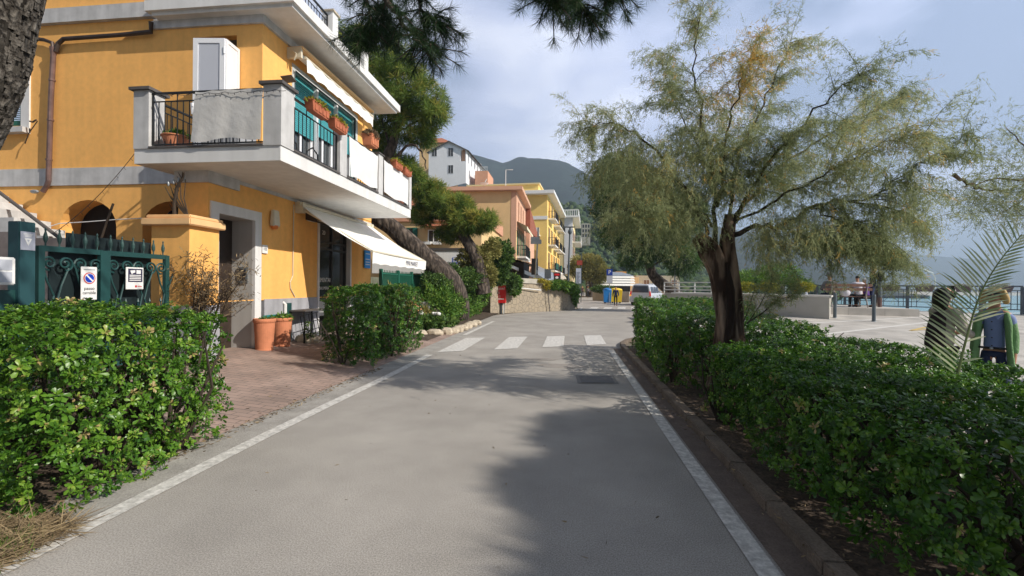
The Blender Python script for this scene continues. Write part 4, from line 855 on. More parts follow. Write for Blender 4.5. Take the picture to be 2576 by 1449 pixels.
# bird of paradise / dead palm fan on the pillar
t_ = thing('dry_fan_palm', 'dry palm skeleton with bare spikes growing above the gate pillar', 'palm', (-6.7, 7.3, 2.7)); mb = MB(); b0 = Vector((-6.55, 7.2, 2.72))
mb.tube([Vector((-6.78, 7.2, 2.72)), Vector((-6.78, 7.2, 3.0)), Vector((-6.72, 7.18, 3.25)), Vector((-6.58, 7.15, 3.42)), Vector((-6.52, 7.1, 3.50))], [.03, .03, .028, .02, .02], 7)
for i in range(5): mb.tube([b0 + Vector((.04, 0, 0)), b0 + Vector((-.05 - .06 * i, 0, .35)), b0 + Vector((-.02 - .10 * i, 0, .68 - .03 * i))], [.014, .010, .006], 5)
for i in range(9):
    p = Vector((-6.80 + .02 * i, 7.2, 2.85 + .07 * i)); mb.tube([p, p + Vector((-.08, 0, .12))], [.010, .003], 4)
mb.build('spikes', TWIG, t_)
mb = MB()
for i in range(4):
    p = b0 + Vector((-.05 - .10 * i, 0, .70 - .03 * i)); MB().ell(p, (.02, .02, .05), 6, 5).build('bud', GPT, t_)

# ------------------------------------------------------------------ plants
# leaf whorl of a pittosporum-like shrub: obovate glossy leaves in a rosette
def leaf_tmpl(L=1., w=.215, fold=.05, bend=.22):
    v = [(0, 0, 0), (.45 * L, .62 * w, fold * .6 + bend * .2), (.80 * L, w, fold - bend * .3), (L, 0, -bend * .6), (.6 * L, 0, -.02 + bend * .15), (.45 * L, -.62 * w, fold * .6 + bend * .2), (.80 * L, -w, fold - bend * .3)]
    f = [(0, 4, 1), (4, 2, 1), (4, 3, 2), (0, 5, 4), (4, 5, 6), (4, 6, 3)]
    return np.array(v, float), f
def rosette(n1=7, n2=4, seed=0):
    q = np.random.default_rng(seed); lv, lf = leaf_tmpl(); V = []; F = []; T = []
    for k in range(n1 + n2):
        inner = k >= n1; a = 2 * math.pi * (k + q.uniform(-.45, .45)) / (n1 if not inner else n2) + (.4 if inner else 0); el = q.uniform(-.15, .85) if not inner else q.uniform(.75, 1.3)
        s = q.uniform(.6, 1.15) * (.66 if inner else 1.); c_, s_ = math.cos(el), math.sin(el); w = lv * s
        x = w[:, 0] * c_ - w[:, 2] * s_; z = w[:, 0] * s_ + w[:, 2] * c_ + (.12 if inner else 0); y = w[:, 1]
        P = np.stack([x * math.cos(a) - y * math.sin(a), x * math.sin(a) + y * math.cos(a), z], 1); b = len(V) * 7; V.append(P); F += [tuple(i + b for i in f) for f in lf]; T += [(.16 if inner else 0) + q.uniform(-.08, .08)] * 7
    return np.concatenate(V), np.array(F), np.array(T)
ROS = [rosette(7, 4, 1), rosette(6, 5, 2), rosette(8, 3, 3)]
def hedge(name, label, poly, zt, zb=.0, dens=110, size=.062, inner=60, seed=0, bottom_gap=0., tmean=.45, droop=0., stems=14, sides=None, grp='clipped evergreen hedges', soil_z=0., brown=.02, top_dens=1.):
    """clipped hedge over the footprint poly (ccw), top height zt(x, y)"""
    q = np.random.default_rng(seed); P = [Vector((*p, 0)) for p in poly]; n = len(P); pos = []; nrm = []
    cx, cy = sum(p[0] for p in poly) / n, sum(p[1] for p in poly) / n
    t = thing(name, label, 'hedge', (cx, cy, soil_z), grp)
    wav = lambda s, z: .05 * math.sin(s * 2.3 + seed) + .04 * math.sin(z * 5 + s * 4) + .025 * math.sin(s * 9 + z * 7)
    for i in range(n):
        if sides and i not in sides: continue
        a, b = P[i], P[(i + 1) % n]; L_ = (b - a).length; d = (b - a).normalized(); nn = Vector((d.y, -d.x, 0))
        h = zt(*((a + b) / 2).xy) - zb - bottom_gap; m_ = int(L_ * h * dens)
        for k in range(m_):
            s = q.uniform(0, L_); p = a + d * s; z = zb + bottom_gap + (zt(p.x, p.y) - zb - bottom_gap) * q.uniform(0, 1) ** (.85 if bottom_gap else 1)
            o_ = wav(s, z) + q.normal() * .03 - .10 * max(0, (z - zt(p.x, p.y) + .15) / .15) * .6
            pos.append((p.x + nn.x * o_, p.y + nn.y * o_, z)); nrm.append((nn.x + q.normal() * .7, nn.y + q.normal() * .7, .45 + q.normal() * .7))
    x0, x1 = min(p[0] for p in poly), max(p[0] for p in poly); y0, y1 = min(p[1] for p in poly), max(p[1] for p in poly)
    def inside(x, y):
        c = True
        for i in range(n):
            a, b = poly[i], poly[(i + 1) % n]
            if (b[0] - a[0]) * (y - a[1]) - (b[1] - a[1]) * (x - a[0]) < 0: c = False
        return c
    for k in range(int((x1 - x0) * (y1 - y0) * dens * 1.05 * top_dens)):
        x, y = q.uniform(x0, x1), q.uniform(y0, y1)
        if inside(x, y): pos.append((x, y, zt(x, y) + .03 * math.sin(x * 7 + y * 4) + q.normal() * .028)); nrm.append((q.normal() * .35, q.normal() * .35, 1))
    k0 = len(pos)
    for k in range(int((x1 - x0) * (y1 - y0) * inner)):
        x, y = q.uniform(x0, x1), q.uniform(y0, y1)
        if inside(x, y): pos.append((x, y, q.uniform(zb + bottom_gap, zt(x, y) - .05))); nrm.append(tuple(q.normal(size=3) + [0, 0, .4]))
    pos = np.array(pos); nrm = np.array(nrm); parts = []; sel = q.integers(0, 3, len(pos)); tint = np.clip(q.normal(tmean, .16, len(pos)), 0, .88)
    tint = np.where(q.random(len(pos)) < brown, 1., tint)
    for s in range(3):
        I = sel == s; tv, tf, tt = ROS[s]; parts.append(scatter(tv, tf, pos[I], frames(nrm[I], q.uniform(0, 6.3, I.sum())), q.uniform(.55, 1.3, (I.sum(), 1)) * size, tint[I], tt))
    V, F, T = join(parts); link('foliage', raw_mesh('foliage', V, F, np.clip(T, 0, 1), HEDGE), t)
    mb = MB()
    for k in range(stems):
        while True:
            x, y = q.uniform(x0 + .1, x1 - .1), q.uniform(y0 + .1, y1 - .1)
            if inside(x, y): break
        b_ = Vector((x, y, soil_z)); top = zt(x, y)
        for j in range(5):
            e = Vector((x + q.normal() * .28, y + q.normal() * .28, soil_z + (top - soil_z) * q.uniform(.6, .95))); m1 = b_.lerp(e, .45) + Vector((q.normal() * .06, q.normal() * .06, .08)); mb.tube([b_, m1, e], [.022, .014, .006], 5)
    mb.build('stems', TWIG, t); return t
hedge('hedge', 'broad glossy hedge in front of the green gate', [(-6.2, 2.62), (-3.42, 2.62), (-3.50, 4.3), (-6.2, 4.3)], lambda x, y: 1.31 - .10 * max(0, (-x - 4.6)) - .03 * math.sin(x * 3), .0, 290, .056, 420, 1, tmean=.52, stems=16)
hedge('hedge', 'rounded dark hedge between the brick court and the crosswalk', [(-4.72, 8.55), (-3.80, 8.2), (-3.62, 11.0), (-4.85, 11.3)], lambda x, y: 1.53 - .10 * max(0, (9 - y)), .02, 270, .055, 400, 2, bottom_gap=.04, tmean=.34, stems=14)
hedge('hedge', 'low leafy hedge right of the tamarisk, nearest the camera', [(1.66, 2.35), (4.15, 2.35), (4.3, 7.2), (3.0, 7.2), (2.05, 6.4), (1.68, 5.6)], lambda x, y: .85 + .03 * math.sin(x * 2 + y), .05, 270, .052, 300, 3, bottom_gap=.12, tmean=.42, stems=46, soil_z=.04, brown=.015)
hedge('hedge', 'squared hedge behind the tamarisk trunk along the white kerb', [(1.62, 7.15), (4.1, 7.6), (4.0, 12.0), (1.72, 12.05)], lambda x, y: (1.10 + .05 * (y - 7.6)) if x < 2.6 or y > 10.2 else .96 + .05 * (y - 7.6), .05, 230, .054, 220, 4, bottom_gap=.02, tmean=.44, stems=30, soil_z=.04)
# third shrub row on the left, finer leaves
def shrub(name, label, blobs, n, size, mat, cat='shrub', seed=0, lw=.42, grp=None, tm=.5, stems=True, loc=None, up=.3, core=True, ts=.22):
    """mounds of small leaves: blobs = [(centre, radii)]"""
    q = np.random.default_rng(seed); c0 = blobs[0][0]; t = thing(name, label, cat, loc or (c0[0], c0[1], 0), grp); PP = []; DD = []; vol = [b[1][0] * b[1][1] + b[1][0] * b[1][2] for b in blobs]
    for (c, r), w in zip(blobs, vol):
        k = int(n * w / sum(vol)); d = q.normal(size=(k, 3)); d /= np.linalg.norm(d, axis=1, keepdims=True)
        rr = q.uniform(0, 1, (k, 1)) ** .28 * (1 + .16 * np.sin(d[:, :1] * 7 + d[:, 1:2] * 5 + seed) + .12 * np.sin(d[:, 2:3] * 11 + d[:, :1] * 6)); P = np.array(c) + d * rr * np.array(r); PP.append(P); DD.append(d + q.normal(size=(k, 3)) * .7 + [0, 0, up])
    P = np.concatenate(PP); D = np.concatenate(DD); k = len(P)
    cl = .5 + .5 * np.sin(P[:, 0] * 3.1 / max(.3, size * 6) * .3 + P[:, 2] * 2.3) * np.sin(P[:, 1] * 2.7 + P[:, 0] * 1.1)
    V, F, T = slivers(P, D, q.uniform(.6, 1.4, k) * size, q.uniform(.6, 1.3, k) * size * lw, np.clip(q.normal(tm, ts, k) + .2 * (cl - .5), 0, 1)); link('foliage', raw_mesh('foliage', V, F, T, mat), t)
    if stems:
        mb = MB()
        for c, r in blobs:
            for j in range(4): mb.tube([Vector((c[0] + q.normal() * .06, c[1] + q.normal() * .06, t.location.z)), Vector((c[0], c[1], c[2] - r[2] * .5)), Vector((c[0] + q.normal() * r[0] * .5, c[1] + q.normal() * r[1] * .5, c[2] + r[2] * .3))], [.03, .02, .008], 5)
        mb.build('stems', TWIG, t)
    return t
bl = [((-4.95 - .03 * i, 17.0 + i * .9, .78 + .01 * i), (.78, .8, .84 + .04 * (i % 3))) for i in range(10)]
shrub('shrub_row', 'loose bright green shrub row leading to the stone wall', bl, 60000, .10, GRNL, 'shrub row', 11, .42, tm=.42, ts=.26)
shrub('shrub', 'low shrub with pale foliage beside the tree stump', [((-5.9, 15.6, .9), (.7, .6, .7)), ((-5.2, 15.9, .5), (.5, .5, .35))], 5000, .1, OLI, 'shrub', 12)
shrub('ground_plant', 'leafy ground plant spilling over the flower bed stones', [((-4.7, 15.3, .3), (.5, .8, .25)), ((-4.6, 16.6, .25), (.45, .9, .25))], 3500, .13, GENL, 'plant', 13, .5)
# dry bush by the porch
t_ = thing('withered_bush', 'withered brown bush with bare twigs beside the porch', 'bush', (-6.3, 6.95, .2)); q = np.random.default_rng(5); mb = MB(); tips = []
for i in range(26):
    b_ = Vector((-6.15 + q.normal() * .08, 7.0 + q.normal() * .1, .2)); e = W(float(q.uniform(430, 640)), float(q.uniform(640, 760)), Y=7.0 + float(q.normal() * .2)); m1 = b_.lerp(e, .55) + Vector((0, 0, .25)); mb.tube([b_, m1, e], [.012, .008, .003], 5); tips += [m1.lerp(e, s) for s in (.2, .5, .8, 1.)]
mb.build('twigs', TWIG, t_); P = np.repeat(np.array([v[:] for v in tips]), 34, 0) + q.normal(size=(len(tips) * 34, 3)) * [.07, .07, .06]; D = q.normal(size=P.shape) + [0, 0, -.5]; V, F, T = slivers(P, D, q.uniform(.04, .11, len(P)), q.uniform(.006, .016, len(P)), np.clip(q.normal(.4, .25, len(P)), 0, 1)); link('dry_leaves', raw_mesh('dry_leaves', V, F, T, DRY), t_)
# ------------------------------------------------------------------ trees
def limb(P, r0, r1, n=14, wob=.04, q=random):
    """smooth curve through control points"""
    P = [Vector(p) for p in P]; out = []; m_ = len(P)
    for i in range(n):
        t = i / (n - 1) * (m_ - 1); k = min(int(t), m_ - 2); u = t - k; p0 = P[max(k - 1, 0)]; p1 = P[k]; p2 = P[k + 1]; p3 = P[min(k + 2, m_ - 1)]
        out.append(.5 * ((2 * p1) + (p2 - p0) * u + (2 * p0 - 5 * p1 + 4 * p2 - p3) * u * u + (-p0 + 3 * p1 - 3 * p2 + p3) * u ** 3) + Vector((q.gauss(0, wob), q.gauss(0, wob), q.gauss(0, wob))) * (0 if i in (0, n - 1) else 1))
    return out, [r0 + (r1 - r0) * (i / (n - 1)) ** .8 for i in range(n)]
def trunkmesh(mb, pts, rad, n=18, lump=.16, seed=0, sub=6):
    """gnarled trunk: ridged tube"""
    q = random.Random(seed); P, _ = limb(pts, 1, 1, len(pts) * sub, 0); R_ = np.interp(np.linspace(0, 1, len(P)), np.linspace(0, 1, len(rad)), rad); b = len(mb.v); a = Vector((1, 0, 0)); ph = [q.uniform(0, 6) for _ in range(5)]
    for i, p in enumerate(P):
        d = (P[min(i + 1, len(P) - 1)] - P[max(i - 1, 0)]).normalized(); a = (a - d * a.dot(d)).normalized(); c = d.cross(a); s = i / len(P)
        for k in range(n):
            t = 2 * math.pi * k / n; rr = R_[i] * (1 + lump * (.5 * math.sin(3 * t + ph[0] + s * 3) + .4 * math.sin(5 * t + ph[1] - s * 5) + .35 * math.sin(8 * t + ph[2] + s * 9) + .3 * math.sin(s * 22 + ph[3] + 2 * t)))
            mb.v.append(tuple(p + (a * math.cos(t) + c * math.sin(t)) * rr))
    for i in range(len(P) - 1):
        for k in range(n): mb.f.append((b + i * n + k, b + i * n + (k + 1) % n, b + (i + 1) * n + (k + 1) % n, b + (i + 1) * n + k))
    mb.f.append(tuple(b + (len(P) - 1) * n + k for k in range(n)))
# ---- tamarisk
tam = thing('tamarisk', 'feathery tamarisk with a hollow gnarled trunk in the right hedge', 'tree', (2.3, 6.9, 0))
qr = random.Random(11); q = np.random.default_rng(21)
mb = MB(); YT = 6.9; K_ = .735
trunkmesh(mb, [W(1822, 990, Y=YT - .1), W(1828, 900, Y=YT), W(1830, 800, Y=YT), W(1812, 700, Y=YT), W(1785, 630, Y=YT), W(1752, 595, Y=YT)], [.26, .20, .165, .145, .135, .09], 30, .22, 3)
trunkmesh(mb, [W(1850, 990, Y=YT + .1), W(1850, 880, Y=YT + .05), W(1850, 780, Y=YT + .05), W(1842, 690, Y=YT), W(1832, 610, Y=YT), W(1838, 540, Y=YT)], [.17, .125, .11, .10, .095, .07], 24, .22, 5)
mb.build('trunk', TBARK, tam, smooth=True, fix=False)
mb = MB(); P = [W(1825, 880, Y=YT - .24), W(1838, 800, Y=YT - .21), W(1838, 730, Y=YT - .17), W(1828, 660, Y=YT - .15)]
for i in range(len(P)): pass
mb.tube(P, [.035, .055, .055, .02], 10); mb.build('hollow', M('hollow_shade', (.022, .012, .008), 1., .4, 8.), tam)  # dark strip painted as the shade in the gap between the stems
L_ = [
 ([(1800, 620, 9.4), (1795, 450, 9.3), (1765, 300, 9.2), (1745, 150, 9.0), (1762, 25, 8.9)], .09, .008),
 ([(1830, 600, 9.4), (1850, 430, 9.8), (1905, 290, 10.1), (1950, 190, 10.2), (1990, 105, 10.3)], .08, .008),
 ([(1835, 580, 9.4), (1905, 450, 9.0), (2005, 330, 8.7), (2100, 230, 8.5), (2190, 180, 8.4)], .08, .007),
 ([(1850, 590, 9.4), (1905, 566, 9.2), (1960, 573, 9.0), (2040, 520, 8.8), (2130, 508, 8.8), (2230, 522, 8.9), (2330, 560, 9.0)], .10, .012),
 ([(2130, 508, 8.8), (2200, 490, 8.6), (2290, 430, 8.4), (2360, 390, 8.3), (2435, 335, 8.2)], .035, .006),
 ([(1780, 590, 9.4), (1720, 470, 9.0), (1620, 350, 8.8), (1540, 310, 8.7), (1480, 320, 8.6)], .07, .006),
 ([(1790, 570, 9.4), (1730, 490, 9.8), (1640, 430, 10.2), (1560, 400, 10.5), (1500, 420, 10.6)], .06, .006),
 ([(1840, 560, 9.4), (1950, 430, 9.9), (2080, 340, 10.3), (2180, 290, 10.6), (2260, 240, 10.8)], .07, .006),
 ([(1805, 520, 9.4), (1830, 340, 8.8), (1865, 210, 8.4), (1900, 130, 8.2)], .06, .006),
 ([(1800, 500, 9.4), (1760, 380, 9.9), (1690, 240, 10.3), (1670, 130, 10.5)], .05, .006),
 ([(1850, 560, 9.4), (1960, 500, 8.8), (2080, 440, 8.3), (2200, 370, 7.9), (2330, 330, 7.6)], .055, .006),
 ([(2040, 520, 8.8), (2130, 560, 8.6), (2210, 600, 8.5), (2260, 650, 8.4)], .03, .006),
 ([(1780, 560, 9.4), (1700, 520, 8.8), (1620, 510, 8.4), (1560, 540, 8.2)], .05, .006),
 ([(1960, 573, 9.0), (2020, 590, 9.1), (2080, 610, 9.2), (2130, 640, 9.2)], .04, .006),
]
mb = MB(); limbs = []
for ctl, r0, r1 in L_:
    P, R_ = limb([W(a, b, Y=c * K_) for a, b, c in ctl], r0 * .8, r1 * .8, 22, .018, qr); R_ = [r * .50 for r in R_]; mb.tube(P, R_, 7); limbs.append((P, R_))
mb.build('branches', TWIG, tam)
twP = []; twD = []; mb = MB()
for li, (P, R_) in enumerate(limbs):
    Ln = sum((P[i + 1] - P[i]).length for i in range(len(P) - 1)); n_ = int(Ln * 14)
    for k in range(n_):
        t = qr.uniform(.12, 1) * (len(P) - 1); i = min(int(t), len(P) - 2); p = P[i].lerp(P[i + 1], t - i); d = (P[i + 1] - P[i]).normalized(); s = t / (len(P) - 1)
        side = Vector((qr.gauss(0, 1), qr.gauss(0, 1), qr.gauss(.0, .8))); side = (side - d * side.dot(d)).normalized()
        ln = qr.uniform(.38, .88) * (1.25 - .55 * s); dirn = (d * qr.uniform(.5, 1.0) + side * qr.uniform(.4, 1)).normalized(); Q = [p]; hang = qr.uniform(.05, .22) * (1.6 if li in (3, 5, 6, 11, 12, 13) else 1)
        for j in range(7): Q.append(Q[-1] + dirn * ln / 7); dirn = (dirn + Vector((0, 0, -hang))).normalized()
        mb.tube(Q, [.0042, .0035, .003, .0026, .0022, .0018, .0014, .001], 3, False)
        for j in range(1, 8):
            for m_ in range(5 if s < .75 else 4): twP.append(Q[j] + (Q[j] - Q[j - 1]) * qr.uniform(-1, 0)); twD.append((dirn * .6 + Vector((qr.gauss(0, .7), qr.gauss(0, .7), qr.gauss(-.35, .6))), ln, s))
# hanging inner curtains of foliage under the crown
for (a, b, c, ra, rb, n_) in [(1600, 480, 9.2, 95, 80, 1600), (1700, 430, 9.3, 90, 110, 1700), (1800, 430, 9.3, 90, 110, 1500), (1900, 430, 9.3, 90, 90, 1100), (1690, 560, 9.0, 110, 70, 1300), (1800, 290, 9.2, 80, 80, 500), (1960, 560, 8.9, 70, 60, 700), (2050, 590, 8.9, 75, 45, 1300), (2140, 590, 8.9, 60, 45, 1100), (2195, 620, 9.0, 40, 45, 450), (1920, 620, 9.2, 40, 60, 500), (2240, 560, 8.8, 60, 50, 500), (1560, 400, 8.9, 70, 60, 700), (2000, 400, 9.0, 110, 90, 700), (2150, 440, 8.8, 110, 70, 600), (2300, 480, 8.6, 80, 60, 450)]:
    for k in range(int(n_ * .52)):
        x, y = qr.gauss(a, ra * .55), qr.gauss(b, rb * .55); twP.append(W(x, y, Y=c * K_ + qr.gauss(0, .4))); twD.append((Vector((qr.gauss(.0, .5), qr.gauss(0, .5), qr.gauss(-.9, .4))), .8, .3))
mb.build('twigs', TWIG, tam, fix=False)
n_ = len(twP); P = np.array([v[:] for v in twP]); D = np.array([v[0][:] for v in twD]); D /= np.linalg.norm(D, axis=1, keepdims=True)
K = 14; A = np.repeat(P, K, 0); DD = np.repeat(D, K, 0); s = np.tile(np.linspace(0, 1, K), n_)[:, None]; ln = np.repeat(q.uniform(.08, .22, n_), K)[:, None]
A = A + DD * s * ln + q.normal(size=A.shape) * .009; dd = DD * .9 + q.normal(size=A.shape) * .55 + [0, 0, -.15]
patch = np.sin(P[:, 0] * 2.8 + 1) * np.sin(P[:, 2] * 3.2 + .5) + .5 * np.sin(P[:, 1] * 3 + P[:, 0])
t0 = np.clip(.46 + .16 * patch + q.normal(0, .12, n_), 0, .8); hot = ((P[:, 0] - 2.3) ** 2 + (P[:, 2] - 4.45) ** 2 < .22) & (q.random(n_) < .5); t0 = np.where(hot | (q.random(n_) < .03), q.uniform(.85, 1, n_), t0)
V, F, T = slivers(A, dd, q.uniform(.026, .062, len(A)), q.uniform(.0035, .0068, len(A)), np.clip(np.repeat(t0, K) + q.normal(0, .06, len(A)), 0, 1))
link('foliage', raw_mesh('foliage', V, F, T, TAMA), tam); print('tamarisk slivers', len(A))
# sucker sprays at the trunk foot
t_ = thing('tamarisk_sprig', 'sprig of feathery shoots springing right of the tamarisk trunk foot', 'sprig', (2.6, 6.8, .9)); mb = MB(); PP = []
for (a, b) in [((1875, 815), (1960, 745)), ((1875, 815), (1990, 720)), ((1870, 810), (1900, 720)), ((1880, 815), (1945, 700)), ((1955, 750), (2010, 730))]:
    p0, p1 = W(*a, Y=6.7), W(*b, Y=6.6); m1 = p0.lerp(p1, .5) + Vector((0, 0, -.05)); mb.tube([p0, m1, p1], [.008, .006, .003], 5)
    for k in range(30): PP.append(m1.lerp(p1, qr.uniform(-.1, 1.15)) + Vector((qr.gauss(0, .05), qr.gauss(0, .05), qr.gauss(0, .06))))
mb.build('twigs', TWIG, t_); P = np.repeat(np.array([v[:] for v in PP]), 14, 0) + q.normal(size=(len(PP) * 14, 3)) * .03; V, F, T = slivers(P, q.normal(size=P.shape) + [.5, 0, -.2], .07, .007, np.clip(q.normal(.5, .2, len(P)), 0, 1)); link('foliage', raw_mesh('foliage', V, F, T, TAMA), t_)
# ---- neighbour tamarisk reaching in from the right
t_ = thing('overhanging_tamarisk', 'tamarisk outside the right edge whose sprays reach into view', 'tree', (9.6, 8.6, 0)); mb = MB(); LB = []
for ctl in ([(2900, 560, 7.8), (2700, 500, 8), (2600, 460, 8), (2500, 450, 8), (2420, 470, 8.1)], [(2900, 540, 8), (2700, 440, 8.2), (2600, 380, 8.2), (2530, 320, 8.2)], [(2900, 600, 8.1), (2700, 540, 8.2), (2600, 500, 8.2), (2520, 530, 8.2)], [(2900, 500, 8), (2750, 380, 8), (2640, 300, 8)], [(2400, 440, 8.2), (2470, 480, 8.3), (2560, 470, 8.4)]):
    P, R_ = limb([W(*c[:2], Y=c[2]) for c in ctl], .035, .005, 16, .02, qr); mb.tube(P, R_, 6); LB.append(P)
trunkmesh(mb, [(10.2, 8.2, 0), (10.1, 8.2, 1.2), (9.6, 8.1, 2.6)], [.3, .25, .18], 12, .2, 2); mb.build('trunk', TBARK, t_, fix=False); PP = []
for P in LB:
    for k in range(360):
        i = qr.randrange(4, len(P)); s = qr.gauss(0, .22); PP.append(P[i] + Vector((qr.gauss(0, .22), qr.gauss(0, .3), qr.gauss(-.08, .2))))
n_ = len(PP); P = np.repeat(np.array([v[:] for v in PP]), 12, 0); D = np.repeat(q.normal(size=(n_, 3)) + [0, 0, -.4], 12, 0); P = P + D * np.tile(np.linspace(0, .16, 12), n_)[:, None] + q.normal(size=P.shape) * .012
V, F, T = slivers(P, D + q.normal(size=P.shape) * .5, q.uniform(.04, .08, len(P)), .0065, np.clip(np.repeat(q.normal(.42, .18, n_), 12), 0, .95)); link('foliage', raw_mesh('foliage', V, F, T, TAMA), t_)
# ---- generic tree made of clumps
def tree(name, label, base, trunk, rads, clumps, n, size, mat, seed=0, lw=.16, cat='tree', grp=None, bark=BARK2, lump=.12, per=26, spread=.45, tm=.5, branches=(), up=.15, radial=0., tn='trunk'):
    q = np.random.default_rng(seed); qq = random.Random(seed); t = thing(name, label, cat, base, grp); mb = MB(); trunkmesh(mb, trunk, rads, 14, lump, seed); mb.build(tn, bark, t, smooth=True, fix=False)
    mb = MB(); PP = []; CC = []
    for c, r in clumps:
        c = Vector(c); vol = r[0] * r[2] + r[1] * r[2]; k = int(n * vol / sum(b[1][0] * b[1][2] + b[1][1] * b[1][2] for b in clumps) / per)
        att = Vector(min(trunk[1:], key=lambda p: (Vector(p) - c).length)); P, R_ = limb([att, att.lerp(c, .5) + Vector((0, 0, r[2] * .2)), c], .05 * r[0] + .02, .02, 8, .03, qq); mb.tube(P, R_, 5)
        for j in range(k):
            d = Vector(q.normal(size=3)).normalized(); rr = q.uniform(.25, 1.0) ** .5; p = Vector((c.x + d.x * r[0] * rr, c.y + d.y * r[1] * rr, c.z + d.z * r[2] * rr)); PP.append(p); CC.append(d)
            if j % 5 == 0: mb.tube([c.lerp(p, .1), c.lerp(p, .6) + Vector((0, 0, .05)), p], [.018 * r[0] ** .5, .010, .004], 4, False)
    for ctl, r0, r1 in branches: P, R_ = limb(ctl, r0, r1, 12, .03, qq); mb.tube(P, R_, 6)
    mb.build('branches', bark, t, fix=False); m_ = len(PP); P = np.repeat(np.array([v[:] for v in PP]), per, 0); D = np.repeat(np.array([v[:] for v in CC]), per, 0)
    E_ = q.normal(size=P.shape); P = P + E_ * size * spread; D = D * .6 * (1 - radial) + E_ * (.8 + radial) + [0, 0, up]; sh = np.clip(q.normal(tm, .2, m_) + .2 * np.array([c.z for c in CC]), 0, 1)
    V, F, T = slivers(P, D, q.uniform(.6, 1.3, len(P)) * size, q.uniform(.6, 1.3, len(P)) * size * lw, np.clip(np.repeat(sh, per) + q.normal(0, .08, len(P)), 0, 1)); link('crown', raw_mesh('crown', V, F, T, mat), t); return t
w = lambda a, b, c: tuple(W(a, b, Y=c))
# leaning pine behind the shop
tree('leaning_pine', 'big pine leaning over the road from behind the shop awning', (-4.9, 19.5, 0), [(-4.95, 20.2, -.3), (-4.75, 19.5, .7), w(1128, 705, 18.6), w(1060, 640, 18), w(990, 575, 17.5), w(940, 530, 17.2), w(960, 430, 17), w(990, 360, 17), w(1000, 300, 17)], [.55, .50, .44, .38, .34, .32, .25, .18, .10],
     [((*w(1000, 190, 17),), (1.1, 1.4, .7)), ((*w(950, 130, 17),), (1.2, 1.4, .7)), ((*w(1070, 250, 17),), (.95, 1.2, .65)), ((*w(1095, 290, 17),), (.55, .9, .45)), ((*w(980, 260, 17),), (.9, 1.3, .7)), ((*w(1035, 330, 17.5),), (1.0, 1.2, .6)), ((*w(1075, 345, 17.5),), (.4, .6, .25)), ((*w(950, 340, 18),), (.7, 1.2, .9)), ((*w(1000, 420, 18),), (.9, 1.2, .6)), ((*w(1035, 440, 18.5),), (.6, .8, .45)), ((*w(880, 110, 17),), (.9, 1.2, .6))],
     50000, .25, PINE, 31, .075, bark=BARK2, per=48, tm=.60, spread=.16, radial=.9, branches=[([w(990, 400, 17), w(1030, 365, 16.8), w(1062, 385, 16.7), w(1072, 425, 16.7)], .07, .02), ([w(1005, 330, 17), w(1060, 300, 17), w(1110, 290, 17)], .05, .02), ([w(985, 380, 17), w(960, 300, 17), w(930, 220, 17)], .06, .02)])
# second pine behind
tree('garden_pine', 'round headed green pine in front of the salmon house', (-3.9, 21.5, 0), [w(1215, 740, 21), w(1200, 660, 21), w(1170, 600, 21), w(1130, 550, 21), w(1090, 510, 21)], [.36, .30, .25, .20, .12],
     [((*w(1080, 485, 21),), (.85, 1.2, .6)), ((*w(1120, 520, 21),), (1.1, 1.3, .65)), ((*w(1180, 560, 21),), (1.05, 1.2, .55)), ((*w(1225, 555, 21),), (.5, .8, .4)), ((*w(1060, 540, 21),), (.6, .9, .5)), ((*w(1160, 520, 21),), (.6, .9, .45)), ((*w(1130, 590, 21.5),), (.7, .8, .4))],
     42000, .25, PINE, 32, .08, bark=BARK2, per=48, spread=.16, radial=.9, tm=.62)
shrub('garden_shrub', 'yellow green tall shrub under the garden pine', [(w(1195, 655, 21.5), (.75, .7, .75)), (w(1215, 690, 21.5), (.7, .7, .6)), (w(1240, 625, 22), (.4, .5, .5))], 9000, .13, OLI, 'shrub', 41, stems=False)
shrub('garden_shrub', 'dark climbing shrub beside the peach house terrace', [(w(1262, 640, 24), (.65, .7, .75)), (w(1250, 690, 24), (.6, .6, .6)), (w(1290, 712, 26.4), (.32, .3, .5))], 9000, .14, GENL, 'shrub', 42, stems=False)
shrub('garden_shrub', 'mixed dark shrubs at the foot of the leaning pine', [(w(1120, 690, 19.5), (.9, .8, .45)), (w(1165, 700, 20.5), (.9, .8, .5)), (w(1095, 715, 17.5), (.6, .5, .4))], 8000, .11, GENL, 'shrub', 43, stems=False)
shrub('ivy', 'bright ivy cap on the end pillar of the stone wall', [(w(1222, 695, 25.6), (.5, .4, .3)), (w(1218, 730, 25.2), (.35, .4, .6)), (w(1256, 693, 27.0), (.5, .3, .10))], 4000, .12, GRNL, 'ivy', 44, stems=False)
# dense green tree right of the road
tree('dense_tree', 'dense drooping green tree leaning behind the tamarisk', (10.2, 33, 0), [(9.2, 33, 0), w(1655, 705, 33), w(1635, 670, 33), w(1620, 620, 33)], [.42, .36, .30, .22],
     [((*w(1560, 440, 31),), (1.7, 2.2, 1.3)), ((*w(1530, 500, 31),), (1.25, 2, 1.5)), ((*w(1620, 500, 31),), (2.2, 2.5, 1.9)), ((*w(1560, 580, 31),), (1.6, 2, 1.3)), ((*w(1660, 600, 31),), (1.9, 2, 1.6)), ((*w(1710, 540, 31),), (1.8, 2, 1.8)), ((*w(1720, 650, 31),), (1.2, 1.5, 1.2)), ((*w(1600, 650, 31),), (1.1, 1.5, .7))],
     70000, .24, GENL, 33, .16, per=30, tm=.42, up=-.3)
